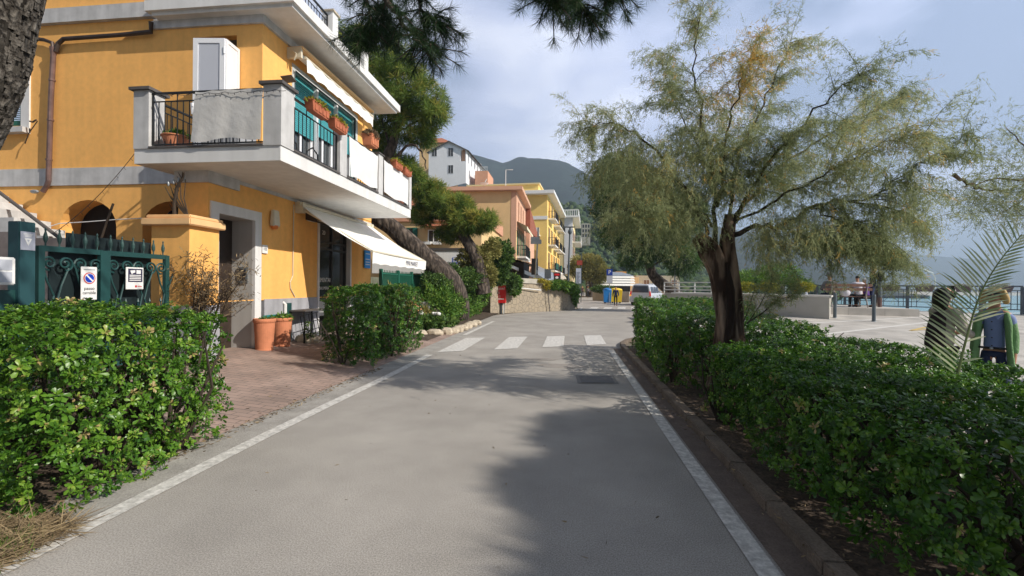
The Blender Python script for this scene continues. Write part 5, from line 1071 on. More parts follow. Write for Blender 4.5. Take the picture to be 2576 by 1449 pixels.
# olive round tree by the far restaurant
tree('round_tree', 'small rounded yellow olive tree at the end of the road', (3.9, 74, 0), [(3.9, 74, 0), w(1486, 705, 74), w(1482, 675, 74)], [.3, .25, .2], [((*w(1472, 672, 74),), (2.5, 2, 1.8)), ((*w(1500, 688, 74),), (2.1, 2, 1.4)), ((*w(1485, 662, 74),), (1.9, 1.6, 1.3))], 20000, .42, OLI, 34, .3, per=20, tm=.5)
# young tree behind the planter wall on the promenade
shrub('promenade_shrub', 'wispy green bush behind the low promenade wall', [(w(1900, 700, 21), (1.1, .6, .35)), (w(1960, 690, 21), (.9, .6, .5)), (w(1850, 715, 21.5), (.8, .5, .3)), (w(2010, 712, 20.5), (.5, .4, .2))], 7000, .13, GRNL, 'shrub', 45, .2, loc=(8, 20.8, 1.2))
for i, (px, lb) in enumerate(((1880, 'yellow green planter clump nearest the tamarisk trunk'), (1935, 'yellow green planter clump in the middle of the low wall'), (2025, 'yellow green planter clump next to the bench'))):
    shrub('planter_clump', lb, [(w(px, 722, 18.8), (.33, .25, .17))], 1500, .07, YFL, 'plant', 46 + i, .35, 'clumps growing on the low wall', stems=False, loc=tuple(w(px, 732, 18.8)))
# dark street tree by the lamp post
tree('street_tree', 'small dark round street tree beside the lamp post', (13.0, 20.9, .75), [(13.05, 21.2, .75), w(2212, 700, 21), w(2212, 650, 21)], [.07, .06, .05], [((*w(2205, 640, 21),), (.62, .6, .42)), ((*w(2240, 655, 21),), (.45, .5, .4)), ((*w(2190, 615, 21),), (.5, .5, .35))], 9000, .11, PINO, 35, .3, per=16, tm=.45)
# ---- near pine: trunk at the left edge, branches over the camera
np_ = thing('near_pine', 'scaly barked pine trunk leaning in at the left edge', 'tree', (-4.3, 2.6, 0)); mb = MB()
cp = [(-5.0, 2.62, 0), (-4.6, 2.6, 1.1), W(-150, 480, Y=2.6), W(-78, 350, Y=2.6), W(-8, 180, Y=2.6), W(26, 20, Y=2.6), W(75, -160, Y=2.6), (-2.6, 2.4, 5.6), (-1.9, 2.2, 6.8)]
trunkmesh(mb, cp, [.30, .2, .15, .135, .135, .135, .14, .13, .1], 40, .10, 9, 9)
q2 = np.random.default_rng(4); base = np.array(mb.v); mb.build('trunk', BARK, np_, smooth=True, fix=False)
# bark plates standing proud of the trunk
mb = MB(); qq = random.Random(6); cpts, _ = limb([Vector(c) for c in cp], 1, 1, 220, 0)
for k in range(1500):
    i = qq.randrange(40, 190); p = cpts[i]; d = (cpts[i + 1] - cpts[i - 1]).normalized(); th = qq.uniform(0, 6.3); a = d.orthogonal().normalized(); n = (a * math.cos(th) + d.cross(a) * math.sin(th)); c = p + n * .137
    s1 = d * qq.uniform(.02, .045) + n * qq.uniform(-.006, .006); s2 = n.cross(d) * qq.uniform(.010, .022); mb.obox(c, s1, s2, n * qq.uniform(.004, .009))
mb.build('bark_plates', barkmat('bark_plate', (.05, .042, .034), (.20, .18, .155), 20., .5), np_, fix=False)
mb = MB(); q9 = np.random.default_rng(77); cc = []  # unseen crown overhead, added and laid out to cut sky light on the foreground
for k in range(170):
    c = Vector((q9.uniform(-4.5, 6.5), q9.uniform(-7, 5), q9.uniform(7.0, 8.6)))
    if c.x > .8 and c.y > -1.5: continue
    if c.y > 4.2 - (c.z - 7): continue
    cc.append(c); P, R_ = limb([Vector(cp[-1]), Vector(cp[-1]).lerp(c, .5) + Vector((0, 0, .5)), c], .05, .015, 8, .05, random.Random(k)); mb.tube(P, R_, 5)
mb.build('unseen_branches', BARK2, np_, fix=False); P = np.repeat(np.array([c[:] for c in cc]), 420, 0); E_ = q9.normal(size=P.shape); P = P + E_ * [.55, .55, .2]; V, F, T = slivers(P, E_ + q9.normal(size=P.shape) * .5, q9.uniform(.12, .28, len(P)), .035, np.clip(q9.normal(.45, .2, len(P)), 0, 1)); link('unseen_crown', raw_mesh('unseen_crown', V, F, T, PINO), np_)
LBR = []; mb = MB(); top = Vector((-2.6, 2.4, 5.6))
for ctl, r0 in (([top, (-2.2, 3.0, 4.9), W(930, -70, Y=3.4), W(1010, 60, Y=3.45), W(1060, 95, Y=3.5), W(1080, 130, Y=3.5)], .04), ([top, (-1.8, 3.0, 4.9), W(1040, -60, Y=3.5), W(1060, 20, Y=3.55), W(1100, 60, Y=3.6)], .03), ([top, (-2.4, 3.0, 4.7), W(880, -60, Y=3.5), W(930, 40, Y=3.5), W(900, 95, Y=3.5)], .03), ([top, (-1.2, 3.1, 4.9), W(1350, -80, Y=3.6), W(1440, -10, Y=3.6), W(1480, 40, Y=3.6)], .04), ([top, (-1.0, 3.3, 4.8), W(1480, -70, Y=3.7), W(1560, -15, Y=3.7)], .03), ([top, (-2.0, 3.0, 4.8), W(980, -70, Y=3.8), W(960, 30, Y=3.8), W(965, 90, Y=3.8)], .03), ([top, (-1.4, 3.1, 4.9), W(1330, -60, Y=3.4), W(1390, 5, Y=3.4)], .03)):
    P, R_ = limb(ctl, r0, .006, 30, .012, qq); mb.tube(P, R_, 7); LBR.append(P)
tuft = []
for P in LBR:
    for i in range(12, 30):
        if i < 20 and qq.random() < .35: continue
        for j in range(2 if i < 24 else 3):
            d = (P[i] - P[i - 1]).normalized(); e = P[i] + (d * .7 + Vector((qq.gauss(0, .7), qq.gauss(0, .7), qq.gauss(-.35, .4)))).normalized() * qq.uniform(.10, .28); mid = P[i].lerp(e, .5) + Vector((0, 0, .02)); mb.tube([P[i], mid, e], [.006, .005, .004], 5); tuft.append((e, (e - mid).normalized())); tuft.append((mid, (e - mid).normalized()))
mb.build('branches', BARK2, np_, fix=False)
def needles(tufts, n, L0, w, tm, seed, mat, parent, droop=-.25):
    q = np.random.default_rng(seed); P = np.repeat(np.array([a[:] for a, b in tufts]), n, 0); D = np.repeat(np.array([b[:] for a, b in tufts]), n, 0); E_ = q.normal(size=P.shape); E_ /= np.linalg.norm(E_, axis=1, keepdims=True)
    P = P - D * q.uniform(0, .07, (len(P), 1)); V, F, T = slivers(P, D * .55 + E_ * .75 + [0, 0, droop], q.uniform(.7, 1.15, len(P)) * L0, w, np.clip(np.repeat(q.normal(tm, .2, len(tufts)), n) + q.normal(0, .08, len(P)), 0, 1)); return link('needles', raw_mesh('needles', V, F, T, mat), parent)
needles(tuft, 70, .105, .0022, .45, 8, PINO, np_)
# ---- the shade: a tall pine outside the right edge, it throws the big shadow on the road
tree('shade_pine', 'tall umbrella pine outside the right edge shading the road', (13.2, 0, 0), [(13.2, 0, 0), (13, 0, 3), (13.3, 0, 6), (13.6, .2, 9.4)], [.35, .3, .22, .12],
[((12.85 + .2 * math.sin(y_ * 5), y_ - 1.15, 8.82 + .12 * math.sin(y_ * 2.6)), (.55, .55, .26)) for y_ in (-2.7, -2.1, -1.5, -.9, -.3, .3, .9, 1.5, 2.1, 2.6)] + [((14.2, y_ - 1.3, 9.78 + .12 * math.sin(y_ * 3)), (.6, .6, .25)) for y_ in (-2.8, -2.1, -1.4, -.7, 0, .6, 1.2, 1.8)], 60000, .20, PINE, 36, .16, bark=BARK, per=24, spread=.35)
# ---- young palm in the hedge by the two women
t_ = thing('palm_frond', 'pale green palm frond rising from the hedge before the two women', 'palm', (3.35, 4.6, .8)); mb = MB()
ctl = [W(2405, 960, Y=4.5), W(2420, 895, Y=4.5), W(2437, 830, Y=4.5), W(2455, 770, Y=4.5), W(2480, 712, Y=4.5), W(2520, 650, Y=4.5), W(2570, 590, Y=4.5)]
P, R_ = limb(ctl, .012, .004, 40, 0, qq); mb.tube(P, R_, 6); mb.build('rachis', M('palm_stalk', (.22, .27, .10), .6, .2), t_)
V = []; F = []; T = []
def leaflet(p, d, L0, w, tint):
    d = d.normalized(); s = d.cross(Vector((0, -1, .2))).normalized(); g = len(V)
    for k, (u, ww, dz) in enumerate(((0, .4, 0), (.3, 1, .01), (.7, .75, -.005), (1, 0, -.06))):
        c = p + d * L0 * u + Vector((0, 0, dz * L0)); V.append((c + s * w * ww)[:]); V.append((c - s * w * ww)[:]); T.extend([tint, tint])
    for k in range(3): F.append((g + 2 * k, g + 2 * k + 1, g + 2 * k + 3, g + 2 * k + 2))
ang = [(0, 0)]
for i in range(2, 39):
    s = i / 39; d0 = (P[min(i + 1, 39)] - P[i - 1]).normalized()
    L0 = (.42 + .12 * math.sin(s * 3)) * (1 - .45 * s)
    lf = (Vector((-1, qq.uniform(-.1, .3), .28 + .9 * max(0, s - .45) * 2)) + d0 * .5); rt = (Vector((1, qq.uniform(-.3, .1), .05 + .2 * s)) + d0 * (.3))
    leaflet(P[i], lf, L0 * qq.uniform(.85, 1.15), .010, qq.uniform(.3, 1))
    if i > 14: leaflet(P[i], rt, L0 * .62 * qq.uniform(.8, 1.1), .009, qq.uniform(.3, 1))
    elif i % 5 == 0: leaflet(P[i], rt, L0 * .4, .009, qq.uniform(.3, .9))
o = link('leaflets', raw_mesh('leaflets', np.array(V), np.array(F), np.clip(np.array(T) + .25, 0, 1), PALM), t_)
# dry grass and straw at the lower left corner, weeds along the verge, fallen leaves
q = np.random.default_rng(15); n = 4200; P = np.stack([-3.12 - np.abs(q.normal(0, .38, n)), q.uniform(1.7, 2.62, n), q.uniform(.01, .05, n)], 1); D = np.stack([q.normal(size=n), q.normal(size=n), np.abs(q.normal(0, .18, n))], 1)
V, F, T = slivers(P, D, q.uniform(.08, .26, n), .005, np.clip(q.normal(.7, .2, n), 0, 1)); o = link('straw', raw_mesh('straw', V, F, T, DRY)); tag(o, 'dry straw and pine needles littering the lower left verge', 'straw', kind='stuff')
n = 1500; P = np.stack([q.normal(-3.32, .09, n), q.normal(2.3, .09, n), np.full(n, .01)], 1); V, F, T = slivers(P, q.normal(size=(n, 3)) * [.5, .5, .1] + [0, 0, 1], q.uniform(.03, .09, n), .004, q.uniform(0, 1, n)); o = link('grass', raw_mesh('grass', V, F, T, GRNL)); tag(o, 'small green grass tuft in the straw at the lower left', 'grass', kind='stuff')
n = 900; P = np.concatenate([np.stack([q.normal(-3.55, .06, n), q.uniform(2.5, 8.4, n), np.full(n, .015)], 1), np.stack([q.uniform(1.3, 2.4, n), q.uniform(2.3, 9, n), np.full(n, .07)], 1), np.stack([q.uniform(-3., 1.2, 60), q.uniform(2, 12, 60), np.full(60, .006)], 1), np.stack([q.uniform(-6.2, -3.6, 120), q.uniform(4.5, 9, 120), np.full(120, .02)], 1)])
P[:, 2] += np.clip((-P[:, 0] - 3.6) / 2.9, 0, 1) * .2; m_ = len(P); V, F, T = slivers(P, q.normal(size=(m_, 3)) * [1, 1, .12], q.uniform(.02, .06, m_), q.uniform(.002, .012, m_), q.uniform(0, 1, m_)); o = link('leaf_litter', raw_mesh('leaf_litter', V, F, T, DRY)); tag(o, 'scattered dry leaves and needles along both verges', 'leaf litter', kind='stuff')
# ------------------------------------------------------------------ village behind: salmon house, peach house, yellow house, white houses
ORP = M('salmon_plaster', (.64, .33, .21), .9, .1, 2.); PEA = M('peach_plaster', (.78, .54, .27), .9, .08, 1.); PNK = M('pink_trim', (.68, .40, .27), .9, .06, 2.)
LYE = M('yellow_plaster', (.88, .62, .20), .9, .08, .8); LYT = M('pale_yellow_trim', (.80, .66, .36), .9, .05); HWH = M('white_house_plaster', (.74, .75, .78), .9, .07, .5); ORS = M('orange_shutter', (.72, .30, .02), .7, .1); BRS = M('brown_shutter', (.22, .11, .05), .7, .2)
WDK = M('window_dark', (.035, .035, .035), .25, .2, 3., spec=.6); GSH = M('green_shutter', (.02, .13, .09), .6, .15)
def win(par, face, u, z, w, h, at, shutters=None, frame=LTW, shade=None, glass=WDK, sill=True):
    """window on a wall: face 'F' (faces -Y, at = y, u = x) or 'R' (faces +X, at = x, u = y)"""
    def B(mb, u0, z0, u1, z1, d0, d1):
        if face == 'F': mb.box((u0, at - d1, z0), (u1, at - d0, z1))
        else: mb.box((at + d0, u0, z0), (at + d1, u1, z1))
    mb = MB(); B(mb, u, z, u + w, z + h, .005, .02); g = mb.build('window', glass, par)
    mb = MB(); f = .05
    for a in ((u, z, u + w, z + f), (u, z + h - f, u + w, z + h), (u, z + f, u + f, z + h - f), (u + w - f, z + f, u + w, z + h - f), (u + w / 2 - .02, z + f, u + w / 2 + .02, z + h - f)): B(mb, *a, .02, .05)
    mb.build('frame', frame, g)
    if sill: mb = MB(); B(mb, u - .08, z - .07, u + w + .08, z, .0, .12); mb.build('sill', frame, g)
    if shutters:
        for s in (0, 1):
            mb = MB(); a = u - w * .5 if s == 0 else u + w; B(mb, a, z, a + w * .5, z + h, .01, .06); mb.build('shutter', shutters, g)
    return g
def bal(par, face, u0, u1, z, at, dep=.9, mat=WHT, railm=BLK, rh=.95, bulge=0):
    def B(mb, a, z0, b, z1, d0, d1):
        if face == 'F': mb.box((a, at - d1, z0), (b, at - d0, z1))
        else: mb.box((at + d0, a, z0), (at + d1, b, z1))
    mb = MB(); B(mb, u0, z - .16, u1, z, 0, dep); s = mb.build('balcony', mat, par); mb = MB(); B(mb, u0, z + rh - .05, u1, z + rh, dep - .05, dep); B(mb, u0, z + .08, u1, z + .11, dep - .04, dep - .01)
    n = max(3, int((u1 - u0) / .18))
    for i in range(n + 1): a = u0 + (u1 - u0 - .03) * i / n; B(mb, a, z, a + .03, z + rh, dep - .04, dep - .01)
    for a in (u0, u1 - .04): B(mb, a, z + rh - .05, a + .04, z + rh, 0, dep)
    m_ = 5
    for i in range(m_):
        for a in (u0, u1 - .03): B(mb, a, z, a + .03, z + rh, dep * i / m_, dep * i / m_ + .03)
    mb.build('railing', railm, s); return s
# ---- salmon-roofed low house with the white canopy
t_ = thing('low_house', 'low yellow house with a salmon band and tiled roof behind the pines', 'house', (-8, 26, 0)); y = 26.
sx0, sx1 = -14, -4.9; zt = W(1100, 555, Y=y).z
mb = MB(); mb.box((sx0, y, 0), (sx1, 34, zt)); mb.build('wall', PEA, t_); mb = MB(); mb.box((sx0, y - .12, zt - .05), (sx1 + .12, 34.1, zt + .65)); mb.build('parapet_band', ORP, t_)
mb = MB(); mb.add([(sx0, y - .2, zt + .65), (-6.8, y - .2, zt + .65), (-6.8, 33, zt + .65), (sx0, 33, zt + .65), (sx0, 29, zt + 2.0), (-8.5, 29, zt + 2.0)], [(0, 1, 5, 4), (1, 2, 5), (2, 3, 4, 5), (0, 4, 3)]); mb.build('roof', ROOF, t_)
a = W(1077, 578, Y=y); b = W(1105, 610, Y=y); g = win(t_, 'F', a.x, b.z, b.x - a.x, a.z - b.z, y)
mb = MB(); mb.add([(a.x - .35, y - .02, a.z + .33), (b.x + .5, y - .02, a.z + .33), (b.x + .5, y - .8, a.z + .12), (a.x - .35, y - .8, a.z + .12), (a.x - .35, y - .02, a.z + .22), (b.x + .5, y - .02, a.z + .22)], [(0, 1, 2, 3), (3, 2, 5, 4)]); mb.build('tiled_hood', ROOF, t_)
for k in (-.5, .1): mb = MB(); mb.box((a.x + k + .3, y - .35, b.z - .14), (a.x + k + .75, y - .14, b.z + .02)); mb.build('window_box', LTW, g)
mb = MB(); mb.box((a.x + 1.15, y - .35, b.z + .15), (a.x + 1.9, y - .1, b.z + .32)); mb.build('shelf_box', LTW, t_)
a2 = W(1015, 573, Y=y); b2 = W(1040, 612, Y=y); win(t_, 'F', a2.x, b2.z, b2.x - a2.x, a2.z - b2.z, y, None, GSH)
mb = MB(); mb.box((b2.x, y - .08, b2.z), (b2.x + .25, y - .02, a2.z)); mb.build('shutter', GSH, t_)
a = W(1057, 632, Y=25.2); b = W(1175, 690, Y=25.2); mb = MB(); mb.box((a.x - 2.5, 24.4, a.z - .02), (b.x + .35, 26.0, a.z + .12)); mb.build('canopy_roof', SLA, t_)
mb = MB(); mb.add([(a.x - 2.5, 24.45, a.z), (b.x + .2, 24.45, a.z), (b.x + .2, 24.40, b.z), (a.x - 2.5, 24.40, b.z), (a.x - 2.5, 24.55, a.z), (b.x + .2, 24.55, a.z), (b.x + .2, 24.50, b.z), (a.x - 2.5, 24.50, b.z)], [(0, 1, 2, 3), (7, 6, 5, 4), (0, 3, 7, 4), (1, 5, 6, 2), (2, 6, 7, 3)]); mb.build('side_curtain', AWN, t_)
t_ = thing('blue_sign', 'blue sign hanging on the white curtain behind the pine trunk', 'sign', w(1150, 655, 24.3)); a, b = W(1137, 648, Y=24.3), W(1157, 662, Y=24.3); mb = MB(); mb.box((a.x, 24.28, b.z), (b.x + .15, 24.32, a.z)); mb.build('board', BLU, t_)
mb = MB()
for k in range(3): mb.box((a.x + .05, 24.27, b.z + .05 + .09 * k), (b.x + .02 - .08 * k, 24.28, b.z + .09 + .09 * k))
mb.build('print', LTW, t_)
# ---- peach house
t_ = thing('peach_house', 'three storey peach house with pink corner quoins and green shutters', 'house', (-6, 38, 0)); y = 38.; xr = -4.25
zt = W(1290, 470, Y=y).z
mb = MB(); mb.box((-16, y, 0), (xr, 46.5, zt - .35)); mb.build('wall', PEA, t_)
boxes('quoin', PNK, t_, ((xr - .42, y - .02, 2.5), (xr + .02, y + .02, zt - .35)), ((xr, y + .02, 2.5), (xr + .02, 46.5, 3.6))); mb = MB(); mb.box((xr + .005, y + .02, zt - 3.6), (xr + .03, 46.5, zt - .35)); mb.build('upper_band', PNK, t_)
mb = MB(); mb.box((-16.3, y - .45, zt - .35), (xr + .55, 46.9, zt)); mb.build('cornice', PNK, t_, bevel=.03)
for yy in (39.3, 41.4, 43.5): win(t_, 'R', yy, zt - 2.7, .75, 1.7, xr + .02, None, PNK)
for k, yy in enumerate((39.4, 42.2, 44.9)): g = win(t_, 'R', yy, 4.3, .95, 2.4, xr, GSH, PNK, sill=False); 
bal(t_, 'R', 38.8, 42.9, 4.2, xr, .8); bal(t_, 'R', 43.6, 46.2, 4.2, xr, .6, railm=GSH)
mb = MB(); mb.add([(xr, 38.4, 7.15), (xr, 45.5, 7.15), (xr + .9, 45.5, 6.7), (xr + .9, 38.4, 6.7), (xr + .9, 38.4, 6.45), (xr + .9, 45.5, 6.45)], [(0, 1, 2, 3), (3, 2, 5, 4)]); mb.build('awning', M('striped_awning_cloth', (.72, .66, .48), .8, .1), t_)
for a in ((-14.5, 40), (-7.5, 41)): mb = MB(); mb.tube([(a[0], a[1], zt), (a[0], a[1], zt + 1.0), (a[0] + .2, a[1], zt + 1.4)], .04, 6); mb.lathe([(0, 0), (.3, .08), (.42, .2)], (a[0], a[1] - .1, zt + .8), 14); mb.build('antenna', LTW, t_)
for px, hh, mt in ((1262, 24, GPT), (1285, 18, PEA), (1303, 20, LYE)): a = W(px, 462, Y=42.); mb = MB(); mb.box((a.x - .28, 42, zt - .1), (a.x + .28, 42.5, zt + hh * .04)); mb.build('roof_object', mt, t_) if px > 1270 else None
mb = MB(); mb.tube([(-5.55, 41, zt), (-5.55, 41, zt + 2.2), (-4.9, 41, zt + 2.2)], .035, 5); mb.build('antenna', LTW, t_)
# annex roof stepping down behind the peach house
t_ = thing('annex', 'pink walled annex with a dark sloping roof between the two tall houses', 'annex', (-3.6, 47.5, 0)); mb = MB(); mb.box((-12, 46.7, 0), (-3.8, 53.5, 7.2)); mb.build('wall', PNK, t_); mb = MB(); mb.add([(-12, 46.65, 9.6), (-3.75, 46.65, 9.6), (-3.3, 53.6, 7.4), (-12, 53.6, 7.4), (-12, 46.65, 7.2), (-3.75, 46.65, 7.2), (-3.3, 53.6, 7.2), (-12, 53.6, 7.2)], [(0, 1, 2, 3), (4, 7, 6, 5), (1, 5, 6, 2), (0, 3, 7, 4), (0, 4, 5, 1), (2, 6, 7, 3)]); mb.build('roof', M('red_brown_roof', (.30, .10, .06), .9, .2), t_)
# ---- yellow house
y = 58.; xr = W(1376, 600, Y=y).x; t_ = thing('yellow_house', 'tall yellow house with white cornice, balconies and an arched loggia', 'house', (xr, 58, 0)); t_.rotation_euler.z = -.07
zt = W(1380, 482, Y=y).z; z1 = W(1300, 548, Y=y).z; z2 = W(1340, 700, Y=y).z
mb = MB(); mb.box((-15, y, 0), (xr, 77, zt - .4)); mb.build('wall', LYE, t_); mb = MB(); mb.box((-15.5, y - .9, zt - .4), (xr + .95, 77.8, zt + .05)); mb.build('cornice', LTW, t_, bevel=.04)
mb = MB(); mb.box((-13, y + .3, zt + .05), (xr - 1.2, 70, zt + 1.05)); mb.build('attic', LYE, t_); mb = MB(); mb.box((-13.2, y + .1, zt + 1.05), (xr - 1.0, 70.2, zt + 1.2)); mb.build('attic_coping', LYT, t_)
mb = MB(); mb.box((-15, y - .08, z1 - .22), (xr + .05, y + .02, z1 + .22)); mb.build('string_course', LTW, t_)
a = W(1298, 480, Y=y - .1); b = W(1309, 525, Y=y - .1)
mb = MB(); mb.box((W(1303, 500, Y=y).x, y - .12, W(1300, 530, Y=y).z), (W(1309, 500, Y=y).x + .35, y - .02, W(1300, 495, Y=y).z)); mb.build('orange_shutter', ORS, t_)
lx0, lx1 = W(1331, 700, Y=y).x, W(1352, 700, Y=y).x; lz0, lz1 = W(1340, 704, Y=y).z, W(1340, 627, Y=y).z
mb = MB(); pts = arch(lx0, lx1, lz0, lz1 - .9, lz1); mb.prism([(u, y - .03, v) for u, v in pts], (0, .05, 0)); g = mb.build('loggia', M('loggia_shade', (.45, .27, .09), .9, .1), t_)
mb = MB(); mb.box((lx0, y - .06, lz0), (lx1, y - .035, lz0 + 1.4)); mb.build('parapet', PNK, g); mb = MB(); mb.box((lx0 - .4, y - .12, lz0 - .35), (xr + .05, y - .0, lz0)); mb.build('loggia_sill', LTW, t_)
fl = [2.9, 6.1, 9.3]
for k, z in enumerate((z1 + .1, z1 - 3.3, z1 - 6.6)):
    for j, yy in enumerate((60, 63.5, 67, 70.5, 74)):
        win(t_, 'R', yy, z + .3, .9, 2.0, xr, ORS if (j + k) % 3 == 0 else BRS, LYT, sill=False)
    for yy in (59.3, 66.2, 72): bal(t_, 'R', yy, yy + 4.3, z, xr, .95)
for yy, c in ((60.5, GSH), (63, DGR), (68, GSH)): mb = MB(); mb.box((xr + .96, yy, z1 - 6.4), (xr + 1.02, yy + 1.6, z1 - 5.6)); mb.build('balcony_screen', c, t_)
for yy in (61, 65, 69.5, 73): win(t_, 'R', yy, 3.2, .8, 1.1, xr, None, LYT)
a = W(1304, 575, Y=57.2); mb = MB(); mb.box((a.x, 57.0, a.z - .9), (lx1 + .3, 58, a.z - .75)); mb.box((a.x, 56.95, a.z - .75), (lx1 + .3, 57.03, a.z + .1)); mb.build('front_balcony', LTW, t_)
# striped ground floor awnings
for i, (yy, c, lb) in enumerate(((62, AWN, 'rounded cream shop awning under the yellow house'), (68, AWN, 'flat white shop awning beyond the rounded one'), (76, GSH, 'dark teal cafe awning farthest along the yellow house'))):
    t2 = thing('street_awning', lb, 'awning', (xr + .07 * (yy - 58), yy, 3), 'shop awnings along the far street'); x9 = xr + .07 * (yy - 58); mb = MB(); V = []
    for k in range(7):
        s = k / 6; V += [(x9 + .1 + 1.7 * math.sin(s * 1.57), yy, 4.0 - (1.4 * (1 - math.cos(s * 1.57)) if i == 0 else 1.2 * s)), (x9 + .1 + 1.7 * math.sin(s * 1.57), yy + 4.2, 4.0 - (1.4 * (1 - math.cos(s * 1.57)) if i == 0 else 1.2 * s))]
    V += [(x9 + .1, yy, 2.8), (x9 + .1, yy + 4.2, 2.8)]; mb.add(V, [(2 * k, 2 * k + 1, 2 * k + 3, 2 * k + 2) for k in range(6)] + [(0, 2, 4, 6, 8, 10, 12, 14), (1, 15, 13, 11, 9, 7, 5, 3)]); mb.build('canopy', c, t2)
# ---- white house beyond
t_ = thing('white_house', 'white house with balustraded roof and projecting balconies beyond the yellow one', 'house', (W(1440, 600, Y=85.).x, 85, 0)); t_.rotation_euler.z = -.05; y = 85.; xr2 = W(1440, 600, Y=y).x; zt = W(1435, 548, Y=y).z
mb = MB(); mb.box((-13, y, 0), (xr2, 100, zt)); mb.build('wall', LYT, t_); mb = MB(); mb.box((xr2 - 1.5, y - .05, 4), (xr2 + .04, y + .3, zt)); mb.build('pilaster', HWH, t_); mb = MB(); mb.box((xr2 - 4, y - .9, zt), (xr2 + 1.2, 100.5, zt + .3)); mb.build('cornice', LTW, t_)
mb = MB(); mb.box((xr2 - 4, y - .85, zt + 1.25), (xr2 + 1.1, y - .7, zt + 1.4)); mb.box((xr2 + 1.0, y - .85, zt + 1.25), (xr2 + 1.15, 100, zt + 1.4))
for i in range(16): mb.box((xr2 - 4 + i * .33, y - .82, zt + .3), (xr2 - 3.88 + i * .33, y - .72, zt + 1.25))
for i in range(24): mb.box((xr2 + 1.02, y - .7 + i * .6, zt + .3), (xr2 + 1.12, y - .55 + i * .6, zt + 1.25))
mb.build('balustrade', LTW, t_)
for z in (zt - 4.2, zt - 7.6):
    bal(t_, 'R', 87, 98, z, xr2, 1.5 if z > 9 else 1.1, LTW, LTW, 1.1)
    for yy in (86.5, 90, 93.5, 97): win(t_, 'R', yy, z + .2, 1.1, 2.1, xr2, BRS, LTW, sill=False)
for yy in (88, 93): win(t_, 'R', yy, 2.8, 1.1, 2.1, xr2, BRS, LTW)
# ---- white gabled house on the hillside
t_ = thing('hillside_house', 'white gabled house with arched loggia high on the hillside', 'house', (-22, 90, 22)); y = 90.
A, B, Tp = W(1078, 445, Y=y), W(1172, 448, Y=y), W(1130, 357, Y=y); el = W(1078, 383, Y=y).z; er = W(1172, 377, Y=y).z
mb = MB(); wall(mb, lambda u, v, d: (u, y + d, v), [(A.x, A.z - 3), (B.x, B.z - 1), (B.x, er), (Tp.x, Tp.z), (A.x, el)], [arch(B.x - 1.15, B.x - .15, B.z + 3.4, B.z + 5.2, B.z + 5.9)], .8)
mb.quad((B.x, y, B.z - 1), (B.x + 1.2, y + 13, B.z - 1), (B.x + 1.2, y + 13, er - .6), (B.x, y, er)); mb.quad((A.x, y, A.z - 3), (A.x, y + 13, A.z - 3), (A.x, y + 13, el), (A.x, y, el)); mb.build('wall', HWH, t_)
mb = MB(); e = .35; mb.add([(A.x - e, y - .4, el - .1), (Tp.x, y - .4, Tp.z + .15), (B.x + e + .3, y - .4, er - .25), (A.x - e, y + 13, el - .1), (Tp.x + .6, y + 13, Tp.z + .15), (B.x + 1.8, y + 13, er - 1), (A.x - e, y - .4, el - .3), (Tp.x, y - .4, Tp.z - .1), (B.x + e + .3, y - .4, er - .5)], [(0, 1, 4, 3), (1, 2, 5, 4), (0, 6, 7, 1), (1, 7, 8, 2)]); mb.build('roof', SLA, t_)
for (px, py) in ((1127, 372), (1127, 415), (1078 + 8, 372)): a = W(px, py + 22, Y=y); win(t_, 'F', a.x, a.z, 1.1, 1.75, y, None, HWH, sill=False)
mb = MB(); mb.box((B.x - 1.1, y + .75, B.z + 3.4), (B.x - .1, y + .8, B.z + 6)); mb.build('loggia_shade', PNK, t_)
for i in range(5): win(t_, 'R', y + 1.2 + i * 2.2, B.z + 3.3, 1.3, 2.3, B.x + .14 + i * .21, None, HWH, sill=False)
for i in range(2): win(t_, 'R', y + 2 + i * 4, B.z + .4, .8, 1.7, B.x + .22 + i * .38, None, HWH, sill=False)
t_ = thing('hillside_house', 'orange tiled house half hidden behind the pine on the hillside', 'house', (-26, 97, 24)); a = W(1100, 350, Y=97); mb = MB(); mb.box((a.x - 4, 97, 18), (a.x + 3, 104, a.z - .8)); mb.build('wall', PEA, t_); mb = MB(); mb.add([(a.x - 4.5, 96.5, a.z - .9), (a.x + 3.4, 96.5, a.z - .9), (a.x + 3.4, 104, a.z - .9), (a.x - 4.5, 104, a.z - .9), (a.x - 1.2, 100, a.z + 1.2), (a.x + .2, 100, a.z + 1.2)], [(0, 1, 5, 4), (1, 2, 5), (2, 3, 4, 5), (3, 0, 4)]); mb.build('roof', ROOF, t_)
t_ = thing('hillside_terrace', 'salmon terrace building stepping down beside the white gabled house', 'terrace', (-15, 92, 20)); a, b = W(1195, 430, Y=92), W(1222, 462, Y=92); mb = MB(); mb.box((a.x, 92, 14), (b.x + .4, 99, a.z)); mb.build('wall', ORP, t_); mb = MB()
for i in range(10): mb.beam((a.x + i * .28, 92, a.z), (a.x + i * .28, 92, a.z + .8), .05)
mb.beam((a.x, 92, a.z + .8), (a.x + 2.6, 92, a.z + .8), .06); mb.build('railing', LTW, t_)
t_ = thing('unfinished_block', 'pale concrete frame building with dark window openings on the wooded slope', 'building', w(1472, 580, 180)); a, b = W(1463, 562, Y=180), W(1485, 598, Y=180); mb = MB(); wall(mb, lambda u, v, d: (u, 180 + d, v), rect(a.x, b.z - 3, b.x, a.z), [rect(a.x + .35 + i * 1.05, b.z + .3 + j * 1.8, a.x + 1.0 + i * 1.05, b.z + 1.5 + j * 1.8) for i in range(3) for j in range(3)], .5); mb.box((a.x, 180.5, b.z - 3), (b.x, 184, a.z)); mb.build('wall', M('pale_concrete', (.42, .40, .33), .9, .2), t_)
